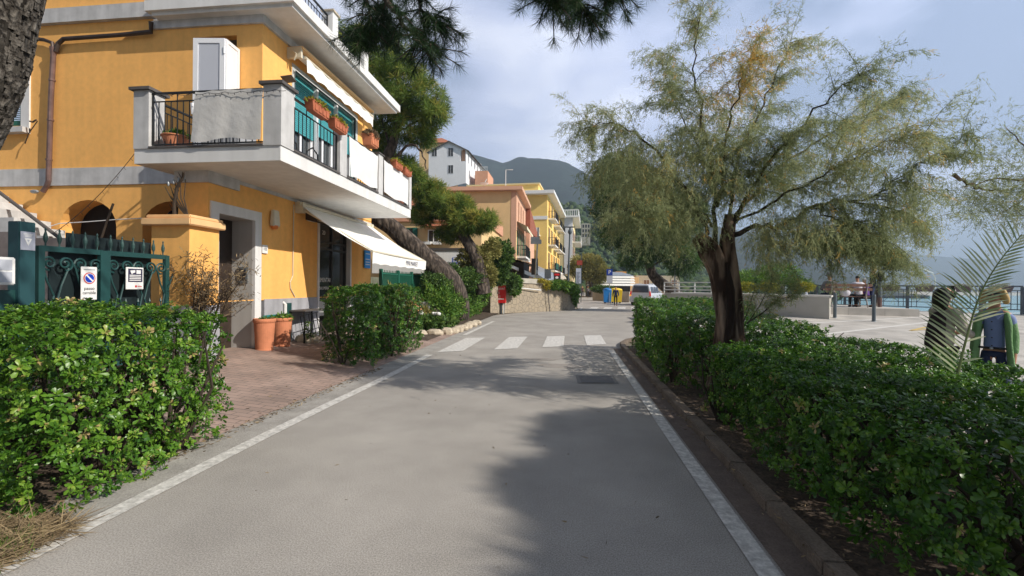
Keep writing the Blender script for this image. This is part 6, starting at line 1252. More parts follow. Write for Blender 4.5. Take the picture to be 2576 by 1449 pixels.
mb = MB(); mb.box((a.x + .2, 180.4, b.z), (b.x - .2, 180.48, a.z - .3)); mb.build('dark_openings', WDK, t_)
# ---- terrace with bar awning above the stone wall
t_ = thing('bar_awning', 'cream edged dark bar awning over the terrace behind the stone wall', 'awning', (-3, 33, 3.3)); p = [W(1250, 652, Y=30), W(1345, 693, Y=36), W(1372, 712, Y=44)]
mb = MB(); z0 = 3.55; mb.add([(-4.7, 29.5, 3.75), (-7.5, 29.5, 4.1), (-7.5, 44, 4.1), (-2.6, 44, 3.4), (-2.6, 36, 3.35)], [(0, 1, 2, 3, 4)]); mb.build('canopy', SLA, t_)
mb = MB(); mb.prism([w(1248, 651, 29.5), w(1345, 690, 34), w(1345, 700, 34), w(1248, 656, 29.5)], (-.06, .02, 0)); mb.build('front_beam', AWN, t_)
for px, yy in ((1345, 34), (1372, 40)): a = W(px, 700, Y=yy); mb = MB(); mb.beam((a.x - .1, yy, 1.2), (a.x - .1, yy, a.z), .12); mb.build('post', SLT, t_)
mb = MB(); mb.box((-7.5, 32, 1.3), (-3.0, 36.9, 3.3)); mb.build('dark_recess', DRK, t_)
t_ = thing('bar_awning', 'grey sloping canvas beyond the bar terrace', 'awning', (-2, 45, 3.3)); mb = MB(); mb.add([w(1345, 685, 44), w(1395, 718, 44), w(1400, 730, 44), w(1345, 705, 44), (-4.0, 52, 4.3), (-1.5, 52, 3.2)], [(0, 1, 2, 3), (0, 4, 5, 1)]); mb.build('canopy', GPT, t_)
# ---- stone wall
STW = voromat('rubble_stone', (.40, .33, .24), (.34, .29, .22), (.26, .225, .175), 3.4); CAPM = M('wall_render', (.45, .42, .36), .9, .2, 2.)
t_ = thing('stone_wall', 'rubble stone retaining wall curving with the road', 'wall', (-2, 29.5, 0)); base = [W(1262, 785, Z=0), W(1300, 783, Z=0), W(1345, 781, Z=0), W(1385, 778, Z=0), W(1420, 775, Z=0), W(1443, 772, Z=0)]
tops = [1.95, 1.95, 1.85, 1.80, 1.65, 1.35]
base = [(-4.3, 25.8), (-3.4, 27.2), (-2.2, 28.7), (-.9, 30.2), (.1, 31.8), (.62, 33.6), (.6, 36.5)]; tops = [2.0, 1.98, 1.95, 1.85, 1.75, 1.5, 1.3]
mb = MB(); n = len(base)
for i in range(n - 1):
    (x0, y0), (x1, y1) = base[i], base[i + 1]; d = Vector((y0 - y1, x1 - x0, 0)).normalized() * .5
    mb.prism([(x0, y0, 0), (x1, y1, 0), (x1, y1, tops[i + 1] - .1), (x0, y0, tops[i] - .1)], d) if 1 else None
mb.build('masonry', STW, t_); mb = MB()
for i in range(3):
    (x0, y0), (x1, y1) = base[i], base[i + 1]; mb.beam((x0 - .1, y0 + .2, tops[i] - .0), (x1 - .1, y1 + .2, tops[i + 1] - .0), .55, .3)
mb.build('coping', CAPM, t_)
mb = MB(); mb.tube([(-3.2, 27.3, 1.55), (-1.6, 29.1, 1.38)], .035, 6); mb.build('pipe_rail', LTW, t_)
mb = MB(); mb.tube([(-1.2, 29.6, 1.6), (-1.15, 29.6, .9), (-1.05, 29.75, 0)], .03, 6); mb.build('drain_pipe', SLA, t_)
t_ = thing('wall_pillar', 'grey rendered end pillar of the stone wall behind the red box', 'pillar', (-4.3, 26.6, 0)); mb = MB(); mb.box((-4.45, 26.75, 0), (-3.6, 27.2, 2.15)); mb.build('shaft', CAPM, t_); mb = MB(); mb.box((-4.52, 26.7, 2.15), (-3.55, 27.3, 2.24)); mb.build('cap', KERB, t_)
shrub('ivy', 'ivy mass hanging over the stone wall from its far end', [((-.5, 30.6, 1.75), (.8, .7, .3)), ((.15, 31.7, 1.6), (.55, .9, .4)), ((.50, 33.0, 1.2), (.40, .9, .65)), ((.55, 33.8, .7), (.3, .6, .6)), ((-.9, 30.0, 1.7), (.5, .5, .25))], 9000, .13, GRNL, 'ivy', 51, up=-.4, stems=False)
shrub('ivy', 'bushy hanging plant on the stone wall right of the red box', [((-3.1, 27.1, 1.85), (.42, .4, .45)), ((-3.05, 27.0, 1.5), (.3, .3, .4))], 5000, .14, GRNL, 'ivy', 52, up=-.5, stems=False, tm=.4)
shrub('creeper', 'ochre coloured creeper clump on top of the stone wall', [((-1.25, 29.6, 1.75), (.28, .3, .3)), ((-1.8, 29.2, 1.98), (.5, .2, .12))], 1800, .10, YFL, 'creeper', 53, up=-.3, stems=False, tm=.8)
# ---- red box with posts
t_ = thing('red_post_box', 'red post box with white lettering on two posts by the wall', 'post box', (-4, 26.4, 0)); mb = MB()
mb.box((-4.12, 26.35, .62), (-3.52, 26.75, 1.68)); mb.build('box', RED, t_, bevel=.02)
boxes('post', SLT, t_, ((-3.80, 26.42, 0), (-3.72, 26.5, .62))); boxes('side_post', LTW, t_, ((-4.27, 26.35, 0), (-4.20, 26.42, 1.75)), ((-3.66, 26.42, 0), (-3.62, 26.5, .62)))
text('lettering', 'GIORNALE', .17, (-3.80, 26.345, 1.45), (1, 0, .12), (-.12, 0, 1), LTW, t_, sx=.6); text('lettering', 'S', .16, (-3.9, 26.345, 1.22), (1, 0, 0), (0, 0, 1), LTW, t_); text('lettering', 'S', .16, (-3.85, 26.345, 1.0), (1, 0, 0), (0, 0, 1), LTW, t_)
mb = MB(); mb.box((-3.95, 26.342, .84), (-3.6, 26.35, .89)); mb.build('white_bar', LTW, t_); mb = MB(); mb.ell((-3.72, 26.5, 1.72), (.1, .08, .07), 8, 5); mb.build('top_knob', RED, t_)
# ---- stump, white flowers, border stones, garden bits by the left verge
t_ = thing('tree_stump', 'sawn tree stump among the plants left of the road', 'stump', (-5.05, 17.3, 0)); mb = MB(); trunkmesh(mb, [(-5.0, 16.6, 0), (-5.0, 16.6, .35), (-5.02, 16.6, .72)], [.42, .33, .36], 16, .1, 7); mb.build('stump', BARK2, t_, fix=False); mb = MB(); mb.lathe([(0, .735), (.37, .73)], (-5.02, 16.6, 0), 18); mb.build('sawn_top', STO, t_)
q = np.random.default_rng(9); bs = []
for i, (x, y, r, sx) in enumerate(((-4.72, 13.75, .16, 1.2), (-4.48, 13.9, .17, 1.), (-4.15, 14.15, .18, 1.7), (-3.85, 14.5, .2, 1.1), (-3.75, 15.0, .16, 1.3), (-3.72, 15.5, .18, 1.2), (-3.70, 16.1, .17, 1.3), (-3.68, 16.8, .18, 1.2), (-3.68, 17.6, .18, 1.4), (-3.68, 18.5, .17, 1.4))):
    nm = ['leftmost small round', 'rounded cream', 'long flat cream', 'blocky grey cream', 'first low mossy', 'second low mossy', 'third low mossy', 'fourth low mossy', 'fifth low mossy', 'farthest mossy'][i]
    o = MB().ell((x, y, r * .45 + .01), (r * sx, r, r * .75), 9, 6, .22, i).build('border_stone', STO, origin=(x, y, 0), smooth=False); tag(o, nm + ' stone edging the flower bed', 'stone', 'stones edging the flower bed')
def flowerplant(label, x, y, z, n, seed):
    t = thing('white_flower_plant', label, 'plant', (x, y, 0), 'white flowering plants'); q = np.random.default_rng(seed); mb = MB()
    for i in range(n): c = (x + q.normal() * .12, y + q.normal() * .1, z + q.normal() * .06); mb.ell(c, (.07, .06, .06), 8, 5, .3, i)
    mb.build('flower_heads', LTW, t); leafball('leaves', (x, y, z - .25), (.25, .2, .22), 220, GENL, t, seed, .5, .1)
flowerplant('white flower heads right of the stump', -4.35, 15.1, .62, 4, 1); flowerplant('white flower heads left of the stump', -4.75, 14.6, .72, 3, 2)
t_ = thing('garden_pot', 'half hidden orange clay jar behind the dark hedge', 'pot', (-5.35, 15.3, 0)); mb = MB(); mb.lathe([(.14, .2), (.22, .45), (.26, .7), (.18, .95), (.12, 1.0), (.14, 1.05)], (-5.2, 15.3, 0), 16); mb.build('jar', TER, t_)
t_ = thing('white_post', 'short white garden wall piece beside the clay jar', 'wall', (-4.95, 15.9, 0)); mb = MB(); mb.box((-5.35, 16.3, 0), (-5.0, 16.4, 1.0)); mb.build('panel', GRY, t_)
# ---- green fence behind the awning
t_ = thing('green_fence', 'green steel bar fence running on behind the shop awning', 'fence', (-6.2, 16, 0)); mb = MB(); x = -6.2
for z in (2.0, 1.55, .5): mb.beam((x, 14.7, z), (x, 19.3, z), .04)
mb.build('rails', GRN, t_); mb = MB()
for i in range(62): mb.beam((x, 14.75 + i * .073, .4), (x, 14.75 + i * .073, 2.05 if i % 2 else 2.12), .02)
mb.build('bars', GRN, t_)
for yy in (14.75, 16.3, 17.8, 19.3): boxes('post', GRN, t_, ((x - .05, yy - .05, 0), (x + .05, yy + .05, 2.15)))
t_ = thing('mesh_wall', 'grey garden wall behind the green bar fence', 'wall', (-7, 17, 0)); mb = MB(); mb.box((-7.3, 14.9, 0), (-7.1, 22.5, 1.9)); mb.build('wall', M('mossy_wall', (.16, .17, .12), .95, .4, 3), t_)
# ---- signs and poles by the wall
def pole(name, label, x, y, z0, z1, r, mat, cat='pole', grp=None, lean=0):
    t = thing(name, label, cat, (x, y, z0), grp); mb = MB(); mb.tube([(x, y, z0), (x + lean * .5, y, (z0 + z1) / 2), (x + lean, y, z1)], [r, r, r * .8], 10); mb.build('pole', mat, t); return t
a = W(1345, 740, Y=31.); a1 = W(1354, 572, Y=31.); t_ = pole('sign_pole', 'grey pole with the backs of two road signs above the stone wall', a.x, 31., 1.2, a1.z, .06, GPT, lean=a1.x - a.x)
for px0, px1, py0, py1 in ((1335, 1358, 596, 611), (1335, 1362, 603, 614)): p0, p1 = W(px0, py0, Y=30.9), W(px1, py1, Y=30.9); mb = MB(); mb.box((p0.x, 30.88 - .03 * (px1 == 1362), p1.z), (p1.x, 30.9 - .03 * (px1 == 1362), p0.z)); mb.build('sign_back', GPT, t_)
p0, p1 = W(1337, 650, Y=31.1), W(1353, 691, Y=31.1); mb = MB(); mb.box((p0.x, 31.1, p1.z), (p1.x, 31.2, p0.z)); mb.build('dark_panel', INK, t_)
mb = MB(); a = W(1352, 684, Y=31.05); mb.box((a.x - .12, 31.06, a.z - .12), (a.x, 31.09, a.z + .12)); mb.build('white_mark', LTW, t_)
a = W(1378, 745, Y=32.); t_ = pole('sign_post', 'slim grey post with a small square sign seen from behind', a.x, 32., 1.2, W(1381, 675, Y=32.).z, .04, GPT, 'sign'); p0, p1 = W(1370, 677, Y=31.95), W(1386, 701, Y=31.95); mb = MB(); mb.box((p0.x, 31.93, p1.z), (p1.x, 31.95, p0.z)); mb.build('sign_back', GPT, t_, bevel=.004)
a = W(1427, 748, Y=36.); b = W(1434, 571, Y=36.); t_ = pole('street_lamp', 'tall thin dark street lamp with a flat head beyond the stone wall', a.x, 36., 0, b.z, .07, SLT, 'street lamp', lean=b.x - a.x); mb = MB(); mb.box((b.x - .5, 35.9, b.z - .05), (b.x + .35, 36.1, b.z + .03)); mb.build('lamp_head', SLT, t_); mb = MB(); mb.lathe([(.05, -.6), (.16, -.45), (.16, -.3), (.06, -.15)], (b.x, 36, b.z), 10); mb.build('bracket', SLT, t_)
p0, p1 = W(1449, 675, Y=48), W(1461, 713, Y=48); t_ = thing('totem_sign', 'tall pale blue totem sign with rows of small print', 'sign', (p0.x, 48, 0)); boxes('leg', SLT, t_, ((p0.x - .02, 48, 0), (p0.x + .06, 48.1, p1.z + .1)), ((p1.x, 48, 0), (p1.x + .08, 48.1, p0.z + 1.4))); mb = MB(); mb.box((p0.x, 47.95, p1.z), (p1.x, 48.05, p0.z)); mb.build('board', M('pale_blue_board', (.50, .55, .66), .5, .05), t_); mb = MB()
for k in range(9): mb.box((p0.x + .08, 47.93, p0.z - .45 - k * .13), (p1.x - .08 - .05 * (k % 3), 47.95, p0.z - .41 - k * .13))
mb.build('print', SLT, t_); a, b = W(1451, 655, Y=48), W(1465, 667, Y=48); mb = MB(); mb.box((a.x, 47.93, b.z), (b.x, 48, a.z)); mb.build('red_sign', M('brick_red_sign', (.32, .05, .03), .6, .1), t_)
a = W(1401, 702, Y=55); t_ = pole('round_sign', 'dark square sign with a red and white disc far down the street', a.x, 55, 0, a.z + .3, .04, GPT, 'sign'); mb = MB(); mb.box((a.x - .45, 54.9, a.z - .1), (a.x + .45, 54.95, a.z + .8)); mb.build('board', INK, t_); mb = MB(); mb.box((a.x - .3, 54.87, a.z + .42), (a.x + .3, 54.89, a.z + .65)); mb.build('red_band', RED, t_); mb = MB(); mb.add([(a.x + .18 * math.cos(k * .39), 54.88, a.z + .18 + .15 * math.sin(k * .39)) for k in range(16)], [tuple(range(16))]); mb.build('white_disc', LTW, t_)
# ---- parking sign, restaurant pavilion, orange building, bins, far walls
p0, p1 = W(1526, 677, Y=46), W(1541, 693, Y=46); t_ = pole('parking_sign', 'blue P parking sign on a thin post at the road end', (p0.x + p1.x) / 2, 46.05, 0, p0.z, .035, GPT, 'sign'); mb = MB(); mb.box((p0.x, 46, p1.z), (p1.x, 46.02, p0.z)); mb.build('blue_plate', M('parking_blue', (.015, .05, .32), .4, 0), t_); text('letter', 'P', .52, ((p0.x + p1.x) / 2, 45.99, (p0.z + p1.z) / 2), (1, 0, 0), (0, 0, 1), LTW, t_); mb = MB(); mb.box((p0.x + .02, 46, p1.z - .75), (p1.x, 46.02, p1.z - .04)); mb.build('white_plate', PVG, t_)
t_ = thing('restaurant', 'low pavilion with slatted white awning and dark opening at the road end', 'restaurant', (5, 75, 0)); p0, p1 = W(1487, 700, Y=75), W(1588, 717, Y=75); c0, c1 = W(1487, 712, Y=75), W(1588, 735, Y=75)
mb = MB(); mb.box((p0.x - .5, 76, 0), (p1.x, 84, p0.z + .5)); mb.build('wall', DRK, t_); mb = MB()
for k in range(4): mb.add([(p0.x - .6, 75.6 - k * .4, p0.z + .4 - k * .42), (p1.x + .4, 75.6 - k * .4, p0.z + .4 - k * .42), (p1.x + .6, 75.25 - k * .4, p0.z + .08 - k * .42), (p0.x - .8, 75.25 - k * .4, p0.z + .08 - k * .42)], [(0, 1, 2, 3)])
mb.build('awning_slats', AWN, t_); mb = MB(); mb.add([(p0.x - .6, 75.6, p0.z + .45), (p1.x + .6, 75.6, p0.z + .45), (p1.x - 1, 80, p0.z + 1.2), (p0.x + 1, 80, p0.z + 1.2)], [(0, 1, 2, 3)]); mb.build('roof', GPT, t_)
t_ = thing('orange_building', 'flat roofed orange building behind the road end pavilion', 'building', (10, 95, 0)); p0, p1 = W(1550, 683, Y=95), W(1603, 735, Y=95); mb = MB(); mb.box((p0.x, 95, 0), (p1.x - 2.2, 104, p0.z)); mb.build('tower', M('orange_plaster', (.75, .36, .10), .9, .1), t_); mb = MB(); mb.box((p1.x - 2.2, 95, 0), (p1.x + .3, 104, p0.z - 1.1)); mb.build('wing', YELW, t_); win(t_, 'F', p0.x + 1.0, p0.z - 2.2, .9, 1.2, 95, None, LTW)
t_ = thing('beige_building', 'long beige seaside building with shuttered windows beyond the car', 'building', (14, 100, 0)); p0, p1 = W(1600, 693, Y=100), W(1648, 735, Y=100); mb = MB(); mb.box((p0.x, 100, 0), (p1.x + 5, 110, p0.z)); mb.build('wall', M('beige_plaster', (.52, .45, .33), .9, .15), t_)
for i in range(4):
    for j in (0, 1): win(t_, 'F', p0.x + 1.6 + i * 1.9, p0.z - 1.9 - 1.9 * j, 1.2, 1.0, 100, None, LTW, glass=BRS)
t_ = thing('parking_wall', 'low beige wall at the far end of the road', 'wall', (4, 58, 0)); p0, p1 = W(1473, 752, Y=56), W(1535, 755, Y=52); mb = MB(); mb.prism([(3.2, 57, 0), (6.8, 51, 0), (6.8, 51, 1.15), (3.2, 57, 1.2)], (.3, .25, 0)); mb.build('wall', CAPM, t_)
shrub('far_hedge', 'low rounded green shrub on the beige wall at the road end', [((4.4, 55.2, 1.4), (1.6, .6, .42))], 2500, .16, GENL, 'shrub', 61, stems=False)
for x, c, y, lb, nm in ((4.05, M('bin_blue', (.02, .22, .62), .5, .05), 46.5, 'tall blue recycling bin left of the parked car', 0), (5.0, M('bin_yellow', (.80, .55, .03), .5, .05), 47.5, 'big yellow recycling bin beside the parked car', 1)):
    t_ = thing('recycling_bin', lb, 'recycling bin', (x, y, 0), 'recycling bins'); wd_ = .40 if nm == 0 else .62; mb = MB(); mb.add([(x - wd_ * .85, y - .4, .1), (x + wd_ * .85, y - .4, .1), (x + wd_ * .85, y + .4, .1), (x - wd_ * .85, y + .4, .1), (x - wd_, y - .5, 1.35), (x + wd_, y - .5, 1.35), (x + wd_, y + .5, 1.35), (x - wd_, y + .5, 1.35)], [(3, 2, 1, 0), (4, 5, 6, 7), (0, 1, 5, 4), (1, 2, 6, 5), (2, 3, 7, 6), (3, 0, 4, 7)]); mb.build('body', c, t_, bevel=.03)
    mb = MB(); mb.ell((x, y, 1.36), (wd_ * 1.06, .55, .2), 14, 6); mb.build('lid', c, t_, smooth=True)
    for s in (-1, 1): mb = MB(); mb.tube([(x + s * wd_ * .6, y - .45, .08), (x + s * wd_ * .6, y - .37, .08)], .08, 12); mb.build('wheel', INK, t_)
# ---- parked car (pale silver estate seen from behind)
CARP = M('car_silver', (.62, .65, .70), .3, .03, 1., metal=.3, spec=.6); CARG = M('car_glass', (.03, .035, .05), .08, 0, spec=.8); TYR = M('tyre', (.02, .02, .02), .8, 0); TLR = M('tail_red', (.55, .02, .02), .25, 0, emit=((1, .05, .02), .25)); TLO = M('tail_orange', (.9, .35, .05), .25, 0, emit=((1, .4, .05), .7))
car = thing('parked_car', 'pale silver estate car parked beyond the right hedge', 'car', (6.1, 41.6, 0)); car.rotation_euler.z = -.42; cx, cy = 6.48, 41.6
prof = [(-.95, .32), (-.98, .75), (-.96, 1.02), (-.90, 1.12), (-.80, 1.55), (-.70, 1.84), (-.55, 1.90), (.55, 1.90), (.70, 1.84), (.80, 1.55), (.90, 1.12), (.96, 1.02), (.98, .75), (.95, .32)]
def ring(y, s, ztop, zmid=None, lean=0): return [(cx + x * s, y + (z / 1.9) * lean, min(z, .0 + z) * (ztop / 1.9) if z > 1.12 else z) for x, z in prof]
secs = [ring(cy, .97, 1.86, lean=.28), ring(cy + .12, 1.0, 1.90, lean=.28), ring(cy + 1.5, 1.0, 1.93), ring(cy + 2.9, 1.0, 1.88), ring(cy + 3.6, .98, 1.25), ring(cy + 4.6, .93, 1.12)]
mb = MB(); V = [v for s in secs for v in s]; n = len(prof); F = [(i * n + k, i * n + k + 1, (i + 1) * n + k + 1, (i + 1) * n + k) for i in range(len(secs) - 1) for k in range(n - 1)] + [tuple(range(n - 1, -1, -1)), tuple((len(secs) - 1) * n + k for k in range(n))]; mb.add(V, F); mb.build('body', CARP, car, bevel=.02)
sl2 = lambda z: cy + (z / 1.9) * .28 - .012
mb = MB(); mb.prism([(cx - .74, sl2(1.18), 1.18), (cx + .74, sl2(1.18), 1.18), (cx + .62, sl2(1.74), 1.76), (cx - .62, sl2(1.74), 1.76)], (0, -.01, 0)); mb.build('rear_window', CARG, car)
for s, nm in ((-1, 'l'), (1, 'r')):
    mb = MB(); mb.prism([(cx + s * .80, sl2(.98), .98), (cx + s * .95, sl2(.98) + .01, .98), (cx + s * .88, sl2(1.32) + .01, 1.30), (cx + s * .78, sl2(1.32), 1.30)], (0, -.02, 0)); mb.build('tail_light', TLR, car)
    mb = MB(); mb.prism([(cx + s * .80, sl2(.86), .86), (cx + s * .95, sl2(.86), .86), (cx + s * .95, sl2(.97), .97), (cx + s * .80, sl2(.97), .97)], (0, -.02, 0)); mb.build('indicator', TLO if s < 0 else TLR, car)
    for y0, y1 in ((cy + .45, cy + 1.35), (cy + 1.5, cy + 2.3), (cy + 2.4, cy + 3.1)): mb = MB(); mb.prism([(cx + s * .925, y0, 1.16), (cx + s * .925, y1, 1.16), (cx + s * .80, y1 - .08, 1.68), (cx + s * .80, y0 + .08, 1.68)], (s * .015, 0, 0)); mb.build('side_window', CARG, car)
    for yy in (cy + .95, cy + 3.75): mb = MB(); mb.tube([(cx + s * .78, yy, .34), (cx + s * .97, yy, .34)], .34, 20); wl = mb.build('wheel', TYR, car); mb = MB(); mb.tube([(cx + s * .965, yy, .34), (cx + s * .98, yy, .34)], .21, 16); mb.build('rim', GPT, wl)
    mb = MB(); mb.ell((cx + s * 1.08, cy + 2.9, 1.22), (.12, .08, .08), 8, 6); mb.build('mirror', CARP, car)
mb = MB(); mb.box((cx - .92, cy - .08, .35), (cx + .92, cy + .1, .68)); mb.build('bumper', CARP, car, bevel=.03); mb = MB(); mb.box((cx - .26, cy - .03, .78), (cx + .26, cy - .01, .90)); mb.build('number_plate', LTW, car)
for s in (-1, 1): mb = MB(); mb.tube([(cx + s * .6, cy + .7, 1.95), (cx + s * .6, cy + 2.7, 1.97)], .025, 6); mb.build('roof_rail', GPT, car)
# ------------------------------------------------------------------ promenade furniture
LW = M('low_wall_render', (.43, .41, .37), .9, .12, 1.2)
a0, a1 = W(2083, 806, Z=.54), (4.6, 21.0); a0 = (9.3, 17.5)
d = Vector((a1[0] - a0[0], a1[1] - a0[1], 0)); n = Vector((-d.y, d.x, 0)).normalized() * -1
n = Vector((.5, .86, 0)).normalized()
zt = W(2080, 748, Y=17.6).z
t_ = thing('low_wall', 'low pale planter wall dividing the promenade beside the bench', 'wall', (*a0, .5)); mb = MB(); mb.prism([(a0[0], a0[1], .3), (a1[0], a1[1], .3), (a1[0], a1[1], zt + .02), (a0[0], a0[1], zt)], n * 1.3); mb.build('wall', LW, t_); mb = MB(); mb.prism([(a0[0] + .04, a0[1] - .05, zt), (a1[0], a1[1] - .05, zt + .02), (a1[0], a1[1] - .05, zt + .09), (a0[0] + .04, a0[1] - .05, zt + .07)], n * 1.4); mb.build('coping', PRL, t_)
t_ = thing('far_parapet', 'beige parapet wall below the white railing right of the car', 'wall', (8, 29, 0)); a, b = W(1672, 735, Y=30), W(1885, 740, Y=26); mb = MB(); mb.prism([(a.x, 30, 0), (b.x, 26, 0), (b.x, 26, 1.3), (a.x, 30, 1.3)], (.2, .3, 0)); mb.build('wall', LW, t_)
t_ = thing('white_railing', 'white painted steel railing on the parapet right of the car', 'railing', (8, 29, 1.3)); mb = MB()
for z in (1.5, 1.7, 1.95): mb.beam((a.x, 30.1, z), (b.x, 26.1, z), .06)
mb.build('rails', LTW, t_); mb = MB()
for i in range(6): p = Vector((a.x, 30.1, 1.3)).lerp(Vector((b.x, 26.1, 1.3)), i / 5); mb.beam(p, p + Vector((0, 0, .66)), .07)
mb.build('posts', LTW, t_)
# platform under the bench
PLT = .90
st(MB().prism([(9.45, 19.2, .3), (13.1, 18.75, .3), (13.4, 22.4, .3), (9.45, 24.6, .3)], (0, 0, PLT - .3)).build('platform', PROM))
# bollards
def bollard(loc, label):
    t = thing('bollard', label, 'bollard', loc, 'steel bollards on the promenade'); x, y, z = loc; mb = MB(); mb.tube([(x, y, z), (x, y, z + .90), (x, y, z + .92)], [.055, .055, .045], 14); mb.build('shaft', SLT, t); mb = MB(); mb.lathe([(.075, 0), (.07, .02), (.055, .025)], loc, 14); mb.build('foot_ring', GPT, t); return t
b0 = bollard(tuple(WPm(2198, 809)), 'rightmost steel bollard, in front of the lamp post')
for p, lb in (((2100, 800), 'middle steel bollard, in front of the bench'), ((2018, 795), 'leftmost steel bollard, in front of the low wall')): copy_tree(b0, None, WPm(*p), lb)
# bench
BW = M('bench_wood', (.17, .085, .06), .7, .3, 6.); BI = M('bench_iron', (.30, .27, .25), .6, .2, 8.)
yb = 19.6; x0, x1 = W(2083, 740, Y=yb).x, W(2187, 745, Y=yb).x; zb = PLT
bn = thing('park_bench', 'long wooden slatted bench on iron legs seen from behind', 'bench', ((x0 + x1) / 2, yb, zb))
mb = MB()
for z in (.88, .72): mb.obox(((x0 + x1) / 2, yb, zb + z), ((x1 - x0) / 2 + .1, 0, 0), (0, .015, 0), (0, .0, .055))
mb.build('backrest', BW, bn); mb = MB()
for k in range(4): mb.box((x0 - .08, yb + .08 + k * .12, zb + .42), (x1 + .08, yb + .17 + k * .12, zb + .45))
mb.build('seat', BW, bn)
for x in (x0 + .12, x1 - .1):
    mb = MB(); mb.tube([(x, yb - .06, zb + .95), (x, yb + .0, zb + .6), (x, yb + .05, zb + .42), (x, yb - .02, zb + .22), (x, yb - .10, zb)], [.022, .025, .03, .025, .022], 8); mb.tube([(x, yb + .05, zb + .40), (x, yb + .5, zb + .40), (x, yb + .42, zb + .2), (x, yb + .5, zb)], .022, 8); mb.build('leg', BI, bn)
# railing along the sea with post pairs and cross bracing
fp = [(9.6, 26.4), (12.72, 24.2), (17.75, 20.15)]
def fz(p): return .74
t_ = thing('sea_railing', 'grey steel railing with crossed braces along the sea front', 'railing', (13, 24, .74)); mb = MB(); SR = M('railing_grey_paint', (.12, .145, .175), .5, .15, 6.)
def seg(a, b, k0, k1, u): return Vector((*a, .74)).lerp(Vector((*b, .74)), u)
tot = [Vector(p) for p in fp]; ln1 = (tot[1] - tot[0]).length; ln2 = (tot[2] - tot[1]).length
def at(s):
    if s < ln1: p = tot[0].lerp(tot[1], s / ln1)
    else: p = tot[1].lerp(tot[2], (s - ln1) / ln2)
    return Vector((p.x, p.y, .74))
up = Vector((0, 0, 1)); S_ = ln1 + ln2; nb = 9; bay = S_ / nb
for z, w_ in ((1.06, .06), (.90, .03), (.36, .03), (.14, .04)):
    mb.beam(at(0) + up * z, at(ln1) + up * z, w_); mb.beam(at(ln1) + up * z, at(S_) + up * z, w_)
mb.build('rails', SR, t_)
for i in range(nb + 1): p = at(bay * i); mb = MB(); mb.beam(p - up * .1, p + up * 1.06, .11, .07); mb.build('post', SR, t_)
mb = MB()
for i in range(nb):
    a, b = at(bay * i + .1), at(bay * (i + 1) - .1); c1, c2 = a.lerp(b, .22), a.lerp(b, .78)
    mb.beam(c1 + up * .36, c2 + up * .90, .018); mb.beam(c2 + up * .36, c1 + up * .90, .018)
    for c in (c1, c2, a.lerp(b, .04), a.lerp(b, .96)): mb.beam(c + up * .14, c + up * .90, .02)
mb.build('bracing', SR, t_)
for i in range(9):
    p = at(.4 + bay * i + bay * .15) ; lb = ['', 'left of the man in pale blue', 'behind the cap', 'behind the bench', 'right of the lamp post', 'two right of the lamp post', 'by the dark haired woman', 'between the women', 'behind the blond woman'][i]
    if i in (0,): continue
    t2 = thing('railing_planter', 'white flowered planter on the sea railing, ' + lb, 'flower box', (p.x, p.y, p.z + .8), 'planter boxes on the sea railing'); mb = MB(); dd = (at(S_) - at(ln1)).normalized() if p.x > 12.7 else (at(ln1) - at(0)).normalized(); nn = dd.cross(up)
    c = p + up * .98 - nn * -.12; V = []
    for s, z in ((.75, -.16), (1, .06)): V += [c + dd * sx * .34 * s + nn * sy * .12 * s + up * z for sx, sy in ((-1, -1), (1, -1), (1, 1), (-1, 1))]
    mb.add(V, [(3, 2, 1, 0), (4, 5, 6, 7), (0, 1, 5, 4), (1, 2, 6, 5), (2, 3, 7, 6), (3, 0, 4, 7)]); mb.build('box', M('planter_box', (.16, .13, .13), .7, .2) if i == 1 else bpy.data.materials['planter_box'], t2)
    leafball('flowers', tuple(c + up * .08), (.38, .14, .10), 260, bpy.data.materials.get('pale_flowers') or leafmat('pale_flowers', [(0, (.10, .14, .06)), (.5, (.45, .46, .40)), (1, (.85, .85, .82))], .7, .1, .2), t2, 60 + i, .5, .06)
# glass balustrade at the right end
t_ = thing('glass_balustrade', 'glass panel balustrade at the right end of the sea railing', 'balustrade', (18.5, 19.6, .74)); A, B = Vector((17.85, 20.05, .74)), Vector((24, 15.2, .74)); mb = MB(); mb.beam(A + up * 1.06, B + up * 1.06, .05); mb.beam(A + up * .08, B + up * .08, .05); mb.beam(A - up * .05, A + up * 1.06, .08); mb.build('frame', SR, t_)
mb = MB(); mb.quad(A + up * .1, B + up * .1, B + up * 1.03, A + up * 1.03)
gl = M('tinted_glass', (.62, .80, .80), .05, 0, trans=1.0, spec=.3); mb.build('pane', gl, t_)
# lamp post with funnel head
a = WPm(2213, 783); t_ = thing('promenade_lamp', 'slim grey lamp post with an open funnel head behind the tamarisk', 'street lamp', (a.x, 20.6, .74)); x, y = W(2213, 783, Y=20.6).x, 20.6; top = W(2222, 535, Y=20.6); mb = MB(); mb.tube([(x, y, .7), (x, y, 2.2), ((x + top.x) / 2, y, 3.4), (top.x, y, top.z)], [.075, .065, .055, .045], 12); mb.build('pole', SR, t_)
mb = MB(); mb.tube([(x, y, .7), (x, y, 1.3)], .078, 12); mb.build('rusty_base', COP, t_)
mb = MB(); c = Vector((top.x, y, top.z)); 
mb.lathe([(.05, 0), (.07, .03), (.05, .06)], c, 14)
for k in range(4): an = k * math.pi / 2 + .4; mb.tube([c + Vector((.05 * math.cos(an), .05 * math.sin(an), .05)), c + Vector((.42 * math.cos(an), .42 * math.sin(an), .62))], .016, 6)
mb.tube([c + Vector((.42 * math.cos(k * math.pi / 12), .42 * math.sin(k * math.pi / 12), .62)) for k in range(25)], .022, 6); mb.build('lamp_head', SR, t_)
